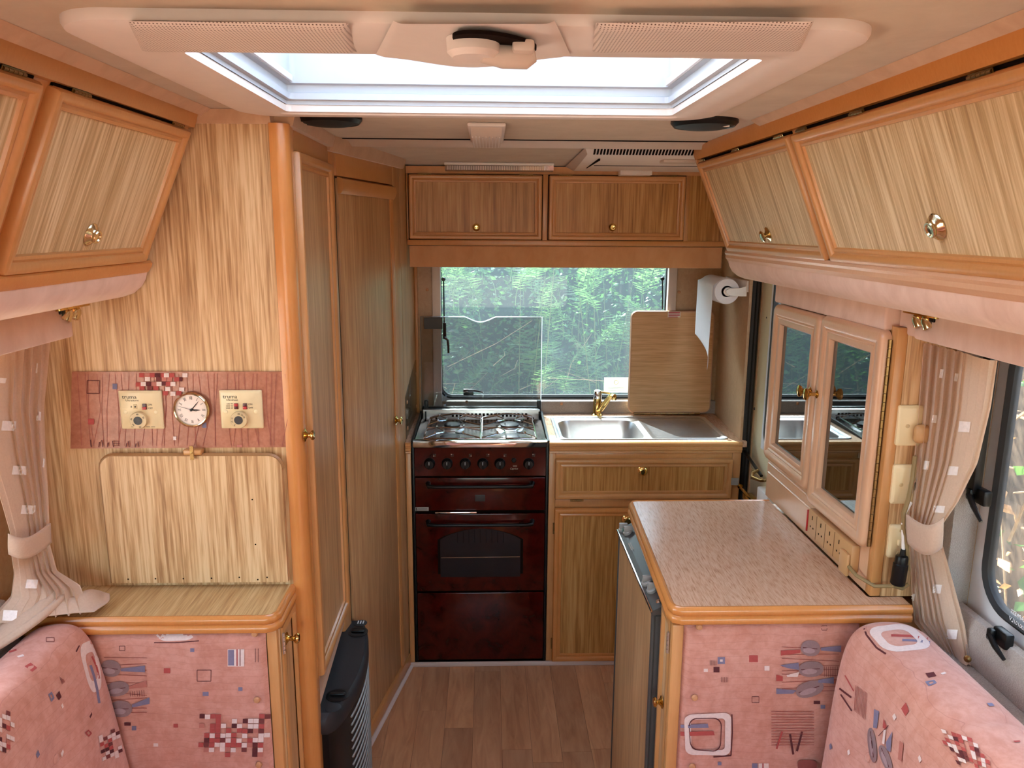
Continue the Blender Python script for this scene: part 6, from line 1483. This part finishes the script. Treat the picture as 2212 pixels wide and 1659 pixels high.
pc = thing('padded_cabinet', 'narrow cabinet with pink padded front at the end of the peninsula', 'cabinet', (0.65, 1.55, 0))
MB().box(0.412, 0.82, 1.506, 1.605, 0.0, TOP - 0.043).build('body', beech, pc)
MB().rbox(0.392, 0.4165, YPn, 1.512, 0.0, TOP - 0.041, 0.003).build('corner_stile', beech, pc)
sd = MB(); sd.rbox(0.398, 0.410, 1.515, 1.603, 0.02, TOP - 0.044, 0.002); sdo = sd.build('door', oak_door, pc)
MB(frame((0.399, 1.602, 0.02), (0, -1, 0), (0, 0, 1))).ring(0, 0.086, 0, TOP - 0.066, [(0, 0), (0, 0.006), (0.004, 0.0075), (0.014, 0.0075), (0.02, 0.001)]).build('door_frame', beech, sdo)
kp = W(1428, 1522, X=0.39); add_knob(sdo, (0.394, 1.56, kp.z), (-1, 0, 0), 0.0115, brass, 0.02)
add_hinge(sdo, frame((0.391, 1.514, W(1447, 1395, X=0.39).z), (0, 0, 1), (0, 1, 0)), 0.05, steel)
btn = [W(1511, 1355, Y=YPn - 0.002), W(1501, 1508, Y=YPn - 0.002), W(1496, 1657, Y=YPn - 0.002)]
padR = padded(0.418, 0.80, 0.30, TOP - 0.042, YPn + 0.008, [(b_.x, b_.z) for b_ in btn]).build('padded_panel', fabric_mat, pc)
for b_ in btn:
    MB().lathe([(0.0074, 0.0), (0.0074, 0.002), (0.0055, 0.0045), (0, 0.0052)], (b_.x, YPn + 0.0002, b_.z), (0, -1, 0), 16).build('button', wood_btn, padR)
k = Ink(bvh_hit(padR)); rg = random.Random(21)
k.rect(1497, 1345, 1506, 1352, 'b'); k.rect(1673, 1343, 1681, 1352, 'w'); k.box_outline(1775, 1352, 1786, 1361, 1.1, 'd')
k.rect(1550, 1419, 1566, 1434, 'b'); k.rect(1555, 1424, 1561, 1429, 'w'); k.rect(1618, 1415, 1637, 1430, 'r'); k.rect(1541, 1440, 1554, 1452, 'd'); k.rect(1520, 1444, 1529, 1451, 'w'); k.rect(1651, 1438, 1662, 1448, 'w')
for q in range(5): k.line([(1534 + 3 * q, 1426), (1534 + 3 * q, 1437)], 0.9, 'd'); k.line([(1558 + 3.5 * q, 1462), (1558 + 3.5 * q, 1473)], 0.9, 'd')
k.box_outline(1624, 1504, 1639, 1517, 1.1, 'k'); k.rect(1757, 1513, 1771, 1520, 'd'); k.rect(1772, 1522, 1782, 1530, 'b'); k.rect(1550, 1645, 1558, 1652, 'b'); k.rect(1624, 1648, 1636, 1659, 'b'); k.rect(1638, 1648, 1660, 1659, 'w'); k.rect(1646, 1648, 1649, 1659, 'r')
for yy in range(1400, 1506, 12): k.line([(1688, yy + rg.uniform(-5, 5)), (1812, yy + rg.uniform(-6, 6))], 1.1, 'l')
k.quad([(1686, 1404), (1728, 1402), (1728, 1409), (1686, 1415)], 'r'); k.quad([(1684, 1436), (1724, 1430), (1726, 1446), (1700, 1442)], 'b'); k.quad([(1698, 1457), (1726, 1450), (1722, 1461), (1700, 1461)], 'w'); k.quad([(1676, 1456), (1690, 1460), (1690, 1470), (1676, 1470)], 'r'); k.quad([(1676, 1486), (1720, 1490), (1712, 1497), (1676, 1498)], 'b')
tulip(k, 1750, 1399, 21, 17, 0.1, (1772, 1401, 1816, 1400, 'b')); tulip(k, 1751, 1444, 27, 17, -0.05, None); tulip(k, 1748, 1487, 31, 17, -0.3, (1766, 1470, 1800, 1468, 'b'))
for q in range(8): k.line([(1780 + q * 4, 1438), (1780 + q * 4, 1460)], 0.8, 'k')
k.loop([(1478, 1542), (1579, 1537), (1577, 1630), (1480, 1628)], 0.13, 'w', 0.16); k.line([(1580, 1541), (1581, 1580), (1578, 1630), (1540, 1633)], 2.6, 'd'); k.loop([(1486, 1549), (1559, 1548), (1556, 1622), (1490, 1618)], 0.03, 'd', 0.25)
k.quad([(1472, 1564), (1528, 1561), (1530, 1570), (1472, 1571)], 'b'); k.quad([(1472, 1579), (1540, 1577), (1543, 1586), (1472, 1588)], 'r')
for yy in range(1535, 1612, 6): k.line([(1665, yy), (1757, yy + rg.uniform(-1, 1))], 1.3, 'l')
k.line([(1688, 1578), (1676, 1615)], 4, 'r'); k.line([(1705, 1583), (1712, 1627)], 4.5, 'd'); k.line([(1731, 1578), (1720, 1620)], 4.5, 'd')
k.blob(1742, 1650, 21, 11, 0, 'l', sup=0.6)
k.build(padR)

fg = thing('fridge', 'fridge with oak door panel and grey control strip under the worktop', 'fridge', (0.6, 1.85, 0))
MB().box(0.43, 0.825, 1.612, 2.10, 0.02, TOP - 0.045).build('body', grey_dk, fg)
m = MB(); m.rbox(0.382, 0.404, 1.618, 2.095, 0.05, 0.832, 0.003); dfr = m.build('door', grey_p, fg)
MB().box(0.3795, 0.3825, 1.632, 2.085, 0.055, 0.825).build('door_panel', oak_door, dfr)
MB().rbox(0.376, 0.384, 1.616, 1.632, 0.04, 0.835, 0.003).build('edge_strip', grey_p, dfr); MB().rbox(0.377, 0.384, 2.083, 2.096, 0.04, 0.835, 0.003).build('edge_strip', grey_p, dfr)
cp = MB(); cp.add([(0.374, 1.612, 0.836), (0.374, 2.098, 0.836), (0.405, 2.098, 0.836), (0.405, 1.612, 0.836), (0.376, 1.612, 0.848), (0.376, 2.098, 0.848), (0.428, 2.098, 0.874), (0.428, 1.612, 0.874)], [(0, 1, 2, 3), (4, 7, 6, 5), (0, 4, 5, 1), (1, 5, 6, 2), (2, 6, 7, 3), (3, 7, 4, 0)]); con = cp.build('control_strip', grey_p, fg)
MB().tube([(0.374, 1.614, 0.846), (0.374, 2.096, 0.846)], 0.003, 8).build('front_lip', chrome, fg)
sl_ = lambda y_, t: Vector((0.376 + 0.052 * t, y_, 0.848 + 0.026 * t)); nsl = Vector((-0.41, 0, 0.91))
pnl = MB(); q4 = [sl_(1.72, 0.2), sl_(2.02, 0.2), sl_(2.05, 0.85), sl_(1.69, 0.85)]; pnl.add([tuple(p_ + nsl * 0.001) for p_ in q4] + [tuple(p_ - nsl * 0.004) for p_ in q4], [(0, 1, 2, 3), (4, 7, 6, 5), (0, 4, 5, 1), (1, 5, 6, 2), (2, 6, 7, 3), (3, 7, 4, 0)]); pnl.build('control_plate', grey_lt if False else grey_dk, con)
for y_, t in ((1.695, 0.30), (1.738, 0.22), (2.045, 0.36), (2.078, 0.22)):
    c = sl_(y_, t); m = MB(); m.lathe([(0.013, 0), (0.013, 0.006), (0.011, 0.008), (0, 0.008)], c, nsl, 18); M_ = frame(c + nsl * 0.006, (0, 1, 0), nsl.cross(Vector((0, 1, 0))) if False else Vector((0, 1, 0)).cross(nsl)); m.T = M_; m.rbox(-0.012, 0.012, -0.0045, 0.0045, -0.002, 0.018, 0.002) if False else None; m.T = None
    m.rbox(c.x - 0.012, c.x + 0.012, c.y - 0.005, c.y + 0.005, c.z + 0.004, c.z + 0.021, 0.002); m.build('control_knob', grey_lt, con)
c = sl_(2.06, 0.25); MB().rbox(c.x - 0.006, c.x + 0.006, c.y - 0.009, c.y + 0.009, c.z, c.z + 0.008, 0.002).build('pilot_lamp', green_p, con)
c = sl_(1.632, 0.35); MB().lathe([(0.007, 0), (0.007, 0.005), (0.004, 0.008), (0, 0.008)], c, nsl, 14).build('strip_screw', chrome, con)
for q in range(2): MB().box(0.383 + 0.005 * q, 0.385 + 0.005 * q, 1.93, 1.975, 0.8565 + 0.0022 * q, 0.8572 + 0.0022 * q).build('print_line', ink_lt, con)
MB().box(0.83, 0.995, 1.535, 2.19, 0.0, TOP - 0.03).build('wall_peninsula', beech, kind='structure', label='cupboard wall closing the peninsula towards the door')

# ---------------------------------------------------------------- mirror cabinet on the peninsula
XM = 0.836
mc = thing('mirror_cabinet', 'beech wall cabinet with two smoked mirror doors and brass knobs', 'cabinet', (0.91, 1.86, TOP))
MB().box(XM + 0.004, 0.985, 1.538, 2.19, TOP + 0.001, 1.512).build('carcass', beech, mc)
MB().rbox(XM - 0.003, XM + 0.02, 1.532, 1.556, TOP + 0.001, 1.512, 0.003).build('front_stile', beech, mc)
MB().box(XM + 0.02, 0.994, 1.533, 1.537, TOP + 0.001, 1.512).build('end_panel', oak_x, mc)
# suede box above
m = MB(); m.rbox(XM - 0.012, 0.99, 1.57, 2.20, 1.500, 1.556, 0.006, 3); m.build('top_box', suede, mc)
m = MB(); m.rbox(0.852, 0.99, 1.50, 1.568, 1.496, 1.548, 0.006, 3); m.build('top_box_end', suede, mc)
# grooved board under the doors
m = MB(); m.rbox(XM - 0.002, XM + 0.006, 1.556, 2.185, TOP + 0.001, 1.052, 0.002); bb = m.build('base_board', beech_pale, mc)
for zz in (0.992, 1.020):
    MB().box(XM - 0.0024, XM - 0.0016, 1.86, 2.17, zz, zz + 0.0035).build('groove', beech, bb); MB().tube([(XM - 0.003, 1.86, zz + 0.005), (XM - 0.003, 2.17, zz + 0.005)], 0.003, 6).build('bead', beech_pale, bb)
for ya_, yb2, z0_, z1_, kn in ((1.862, 2.178, 1.044, 1.498, (1760, 850)), (1.552, 1.858, 1.020, 1.502, (1772, 858))):
    M_ = frame((XM - 0.002, yb2, z0_), (0, -1, 0), (0, 0, 1)); w_, h_ = yb2 - ya_, z1_ - z0_
    m = MB(M_); m.ring(0, w_, 0, h_, [(0, 0), (0, 0.012), (0.004, 0.018), (0.010, 0.021), (0.026, 0.021), (0.030, 0.018), (0.034, 0.0195), (0.038, 0.0165), (0.042, 0.018), (0.052, 0.0165), (0.056, 0.010), (0.056, 0.004)], 0.022, 5)
    d_ = m.build('door', beech_pale, mc)
    m = MB(M_); m.box(0.05, w_ - 0.05, 0.05, h_ - 0.05, 0.004, 0.006); m.build('mirror', mirror_m, d_)
    q = W(kn[0], kn[1], X=XM - 0.03); y_ = (ya_ + 0.018) if ya_ > 1.7 else (yb2 - 0.018)
    m = MB(); m.lathe([(0.010, 0), (0.010, 0.002), (0.005, 0.005), (0.0045, 0.016), (0.008, 0.022), (0.014, 0.026), (0.015, 0.030), (0.010, 0.033), (0, 0.034)], (XM - 0.022, y_, W(1765, 855, X=XM - 0.03).z), (-1, 0, 0), 20); m.build('knob', brass, d_)
m = MB()
for q in range(24): m.tube([(XM - 0.008, 1.549, 1.030 + 0.019 * q), (XM - 0.008, 1.549, 1.0478 + 0.019 * q)], 0.004, 6)
m.build('piano_hinge', brass_dk, mc)

# ---------------------------------------------------------------- sockets, switches and leads by the curtain
YS = 1.533
def wall_plate(px_, w_, h_, label, nm='wall_socket', cat='socket'):
    c = W(px_[0], px_[1], Y=YS - 0.008); t = thing(nm, label, cat, (c.x, YS, c.z))
    m = MB(frame((c.x, YS - 0.0005, c.z), (1, 0, 0), (0, 0, 1))); m.loft([[(p_[0], p_[1], 0) for p_ in rrect(-w_, w_, -h_, h_, 0.004, 3)], [(p_[0], p_[1], 0.006) for p_ in rrect(-w_, w_, -h_, h_, 0.004, 3)], [(p_[0], p_[1], 0.009) for p_ in rrect(-w_ + 0.005, w_ - 0.005, -h_ + 0.005, h_ - 0.005, 0.003, 3)]], cap1=True); m.build('plate', ivory, t)
    return t, c
def capscrew(t, x_, z_p): MB().lathe([(0.0042, 0), (0.0042, 0.0008), (0.0034, 0.0014), (0, 0.0012)], (x_, YS - 0.0095, z_p), (0, -1, 0), 14).build('screw_cap', ivory_dk, t)
t, c = wall_plate((1978, 920), 0.038, 0.043, 'ivory wall socket highest on the panel beside the right curtain with a tan plug'); capscrew(t, c.x - 0.018, c.z)
m = MB(); m.rbox(c.x - 0.008, c.x + 0.024, YS - 0.030, YS - 0.0095, c.z - 0.034, c.z + 0.006, 0.010, 3); m.build('plug', tan_p, t)
t, c = wall_plate((1966, 1047), 0.038, 0.043, 'middle ivory wall socket beside the right curtain with a small hook'); capscrew(t, c.x - 0.020, c.z + 0.0)
m = MB(); m.tube([(c.x + 0.004, YS - 0.011, c.z - 0.018), (c.x + 0.004, YS - 0.013, c.z + 0.005), (c.x + 0.008, YS - 0.014, c.z + 0.012), (c.x + 0.016, YS - 0.013, c.z + 0.014)], 0.002, 8); m.rbox(c.x + 0.008, c.x + 0.02, YS - 0.016, YS - 0.0095, c.z - 0.012, c.z + 0.008, 0.002); m.build('hook', chrome, t)
t, c = wall_plate((1942, 1170), 0.022, 0.037, 'narrow ivory light switch lowest on the panel beside the right curtain', 'light_switch', 'switch'); capscrew(t, c.x - 0.0, c.z + 0.026); capscrew(t, c.x - 0.0, c.z - 0.026)
m = MB(); m.rbox(c.x - 0.006, c.x + 0.010, YS - 0.018, YS - 0.0095, c.z - 0.007, c.z + 0.007, 0.003); m.build('rocker', ivory, t)
# extension block on the base board
eb0, eb1 = W(1752, 1140, X=0.812), W(1862, 1220, X=0.812)
ex = thing('socket_block', 'tan four-way socket block on the board under the mirror doors', 'socket', (0.82, 1.69, 0.95))
zb0, zb1 = 0.945, 1.012
m = MB(); m.rbox(0.814, XM - 0.0022, 1.592, 1.832, zb0, zb1, 0.004); bl = m.build('block', tan_p, ex)
for q in range(4):
    yc = 1.805 - 0.050 * q
    MB().box(0.8134, 0.8141, yc - 0.0015, yc + 0.0015, 0.990, 1.000).build('pin_slot', hole, bl)
    for d_ in (-0.008, 0.008): MB().box(0.8134, 0.8141, yc + d_ - 0.002, yc + d_ + 0.002, 0.968, 0.972).build('pin_slot', hole, bl)
    if q < 3: MB().box(0.8135, 0.8141, yc - 0.0255, yc - 0.0248, zb0 + 0.003, zb1 - 0.003).build('joint_line', hole, bl)
m = MB(); m.rbox(0.806, 0.814, 1.594, 1.634, zb0 - 0.008, zb1 - 0.022, 0.003); m.build('cord_grip', tan_p, ex)
MB().rbox(0.812, XM - 0.0022, 1.8325, 1.836, zb0 + 0.004, zb1 - 0.006, 0.001).build('end_label', red_p, ex)
cb = MB(); p0 = Vector((0.812, 1.596, 0.962)); p3 = W(1940, 1262, Y=1.505)
cb.tube([p0, p0 + Vector((0.002, -0.035, -0.006)), Vector((0.838, 1.525, 0.948)), p3 + Vector((-0.01, 0, -0.004)), p3 + Vector((0.012, 0.004, -0.012)), W(1962, 1262, Y=1.51)], 0.0042, 8)
cb.build('power_lead', plain('olive_cable', S(140, 118, 78), 0.5), label='olive cable from the socket block to behind the curtain', cat='cable')
cb = MB(); cb.tube([W(1977, 985, Y=1.51), W(1970, 1040, Y=1.505), W(1962, 1080, Y=1.50), W(1952, 1110, Y=1.50), W(1951, 1140, Y=1.50), W(1958, 1180, Y=1.50), W(1962, 1230, Y=1.505)], 0.0046, 8)
cb.build('power_lead', bpy.data.materials['olive_cable'], label='olive cable hanging down along the right curtain', cat='cable')
cn = thing('inline_connector', 'black inline plug connector with white lead beside the right curtain', 'connector', W(1945, 1240, Y=1.50))
c = W(1944, 1230, Y=1.500); ax = (W(1949, 1195, Y=1.50) - W(1937, 1265, Y=1.50)).normalized()
m = MB(); m.lathe([(0.0135, -0.034), (0.0150, -0.032), (0.0150, 0.012), (0.0130, 0.014), (0.0130, 0.028), (0.0115, 0.031), (0.006, 0.033), (0.005, 0.046), (0, 0.046)], c, ax, 18); m.build('connector_body', black_p, cn)
m = MB(); m.tube([c + ax * 0.044, W(1951, 1160, Y=1.50), W(1950, 1130, Y=1.50), W(1956, 1105, Y=1.505), W(1968, 1085, Y=1.51)], 0.0035, 8); m.build('lead', white_p, cn)
# ---------------------------------------------------------------- outdoors
gm = MB(); gm.grid(lambda u, v: (-30 + 60 * u, -30 + 60 * v, -0.55), 12, 12); gm.build('ground', soil_m, kind='structure', label='rough ground outside the caravan')
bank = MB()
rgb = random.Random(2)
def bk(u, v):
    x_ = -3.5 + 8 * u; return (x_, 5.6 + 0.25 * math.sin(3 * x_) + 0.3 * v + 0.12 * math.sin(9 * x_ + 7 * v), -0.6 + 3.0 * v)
bank.grid(bk, 60, 30); bank.build('hedge_bank', plain('hedge_shade', S(40, 52, 34), 0.95, var=0.4, vscale=8), kind='structure', label='dark inside of the hedge behind the rear window')  # dark sheet painted as the shade between the hedge leaves
def leaves(name, n, place, size, mat, label, cat='foliage', seed=1, length=1.6):
    rg = random.Random(seed); m = MB()
    for _ in range(n):
        p_ = Vector(place(rg)); s_ = size * rg.uniform(0.5, 1.3)
        a_ = Vector((rg.uniform(-1, 1), rg.uniform(-1, 1), rg.uniform(-0.5, 0.7))).normalized(); b_ = a_.orthogonal().normalized()
        b_ = Matrix.Rotation(rg.uniform(0, 6.28), 3, a_) @ b_; c_ = a_.cross(b_)
        m.add([tuple(p_), tuple(p_ + a_ * s_ * length * 0.5 + b_ * s_ * 0.45 + c_ * s_ * 0.12), tuple(p_ + a_ * s_ * length), tuple(p_ + a_ * s_ * length * 0.5 - b_ * s_ * 0.45 + c_ * s_ * 0.12), tuple(p_ + a_ * s_ * length * 0.55)], [(0, 1, 4), (1, 2, 4), (2, 3, 4), (3, 0, 4)])
    return m.build(name, mat, label=label, cat=cat, kind='stuff', angle=180)
def hedge_pos(rg):
    x_ = rg.uniform(-2.2, 3.0); z_ = rg.uniform(-0.3, 2.3); return (x_, rg.triangular(4.55, 5.5, 4.9) + 0.2 * math.sin(2.2 * x_), z_)
leaves('hedge_leaves', 26000, hedge_pos, 0.026, leaf_a, 'small green leaves of the hedge outside the rear window', seed=4)
def frond(m, rg, base, hgt, az, lean):
    d_ = Vector((math.cos(az), math.sin(az), 0)); N = 20; pts = []
    for i in range(N + 1):
        t = i / N; pts.append(base + Vector((0, 0, hgt * (t - 0.42 * lean * t * t))) + d_ * (lean * hgt * 0.8 * t * t))
    m.tube(pts, [0.0035 * (1 - 0.75 * i / N) for i in range(N + 1)], 4, caps=False)
    for i in range(6, N + 1):
        t = i / N; tg = (pts[i] - pts[i - 1]).normalized(); sd_ = Vector((-d_.y, d_.x, 0))
        L_ = hgt * 0.22 * math.sin(math.pi * min(1, (t - 0.22) / 0.80)) ** 0.7 * (1.25 - 0.7 * t) + 0.006
        for s_ in (-1, 1):
            p0 = pts[i] - tg * (hgt / N * 0.5 if s_ > 0 else 0); out = (sd_ * s_ + tg * 0.35 + Vector((0, 0, rg.uniform(-0.25, 0.05)))).normalized(); wv = (tg - out * tg.dot(out)).normalized()
            K = 8
            for q in range(K):
                c0 = p0 + out * (L_ * q / K); c1 = p0 + out * (L_ * (q + 1.0) / K); hw = min(0.085 * L_, hgt / N * 0.36) * (1 - q / K) ** 0.8 + 0.001
                for e in (-1, 1):
                    m.add([tuple(c0), tuple(c1), tuple(c1 + wv * e * hw * 0.55 + out * hw * 0.5), tuple(c0.lerp(c1, 0.35) + wv * e * hw + out * hw * 0.55)], [(0, 1, 2, 3)])
rg = random.Random(9); m = MB()
for _ in range(230):
    x_ = rg.uniform(-1.1, 1.9); y_ = rg.uniform(4.45, 5.15)
    frond(m, rg, Vector((x_, y_, 0.1 + rg.uniform(0, 1.35))), rg.uniform(0.32, 0.66), rg.uniform(math.pi * 0.95, math.pi * 2.05) if rg.random() < 0.75 else rg.uniform(0, math.pi), rg.uniform(0.4, 1.0))
m.build('bracken_fronds', leaf_b, label='bright green bracken fronds growing in front of the hedge', cat='bracken', kind='stuff', angle=180)
m = MB()
for _ in range(24):
    x_ = rg.uniform(-0.8, 1.7); y_ = rg.uniform(4.4, 5.0); z0 = rg.uniform(0.2, 0.7); h_ = rg.uniform(0.7, 1.4); dx = rg.uniform(-0.16, 0.16)
    m.tube([(x_, y_, z0), (x_ + dx * 0.5, y_, z0 + h_ * 0.5), (x_ + dx, y_, z0 + h_)], [0.0036, 0.003, 0.0015], 4, caps=False)
m.build('bracken_stems', bark_m, label='upright green bracken stalks in front of the hedge', cat='stalks', kind='stuff')
m = MB(); rg = random.Random(14)
for _ in range(34):
    a_ = Vector((rg.uniform(-1.0, 1.8), rg.uniform(4.4, 5.0), rg.uniform(0.3, 0.9))); b_ = a_ + Vector((rg.uniform(-0.7, 0.7), rg.uniform(-0.2, 0.2), rg.uniform(-0.1, 0.5)))
    m.tube([a_, a_.lerp(b_, 0.5) + Vector((rg.uniform(-0.05, 0.05), 0, rg.uniform(-0.05, 0.05))), b_], [0.0028, 0.002, 0.001], 4, caps=False)
m.build('dry_stems', twig_m, label='pale dry stems crossing the hedge outside the rear window', cat='twigs', kind='stuff')
# undergrowth outside the right window
def side_pos(rg): return (rg.uniform(1.75, 2.6), rg.uniform(-1.5, 4.0), rg.uniform(-0.4, 2.6))
leaves('undergrowth_leaves', 1500, side_pos, 0.045, leaf_a, 'green leaves outside the right window', seed=6)
leaves('dry_undergrowth', 1600, side_pos, 0.04, leaf_c, 'dry brown leaves outside the right window', seed=7)
m = MB(); rg = random.Random(15)
for _ in range(160):
    a_ = Vector((rg.uniform(1.6, 2.5), rg.uniform(-1.2, 3.4), rg.uniform(-0.3, 1.6))); b_ = a_ + Vector((rg.uniform(-0.3, 0.3), rg.uniform(-0.8, 0.8), rg.uniform(-0.2, 0.9)))
    m.tube([a_, a_.lerp(b_, 0.5) + Vector((0, rg.uniform(-0.06, 0.06), rg.uniform(-0.08, 0.08))), b_], [0.005, 0.0035, 0.0015], 4, caps=False)
m.build('brushwood', twig_m, label='tangled pale brushwood outside the right window', cat='twigs', kind='stuff')
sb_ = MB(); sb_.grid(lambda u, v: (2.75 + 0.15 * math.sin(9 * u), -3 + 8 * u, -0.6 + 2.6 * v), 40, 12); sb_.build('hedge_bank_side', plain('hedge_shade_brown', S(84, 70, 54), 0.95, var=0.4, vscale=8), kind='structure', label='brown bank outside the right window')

# ---------------------------------------------------------------- repeats of a kind share a group
for stem_, grp in (('overhead_locker', 'oak overhead lockers'), ('curtain', 'tied back beige curtains'), ('spot_lamp', 'brass spot lamps under the lockers'), ('heater_control', 'ivory control panels on the printed board'),
                   ('ceiling_speaker', 'black ceiling speakers'), ('seat_back_cushion', 'pink seat back cushions'), ('bench_seat', 'lounge bench seats'), ('wall_socket', 'ivory plates beside the right curtain'), ('power_lead', 'olive power leads')):
    for o in C.objects:
        if o.parent is None and o.name.split('.')[0] == stem_: o['group'] = grp
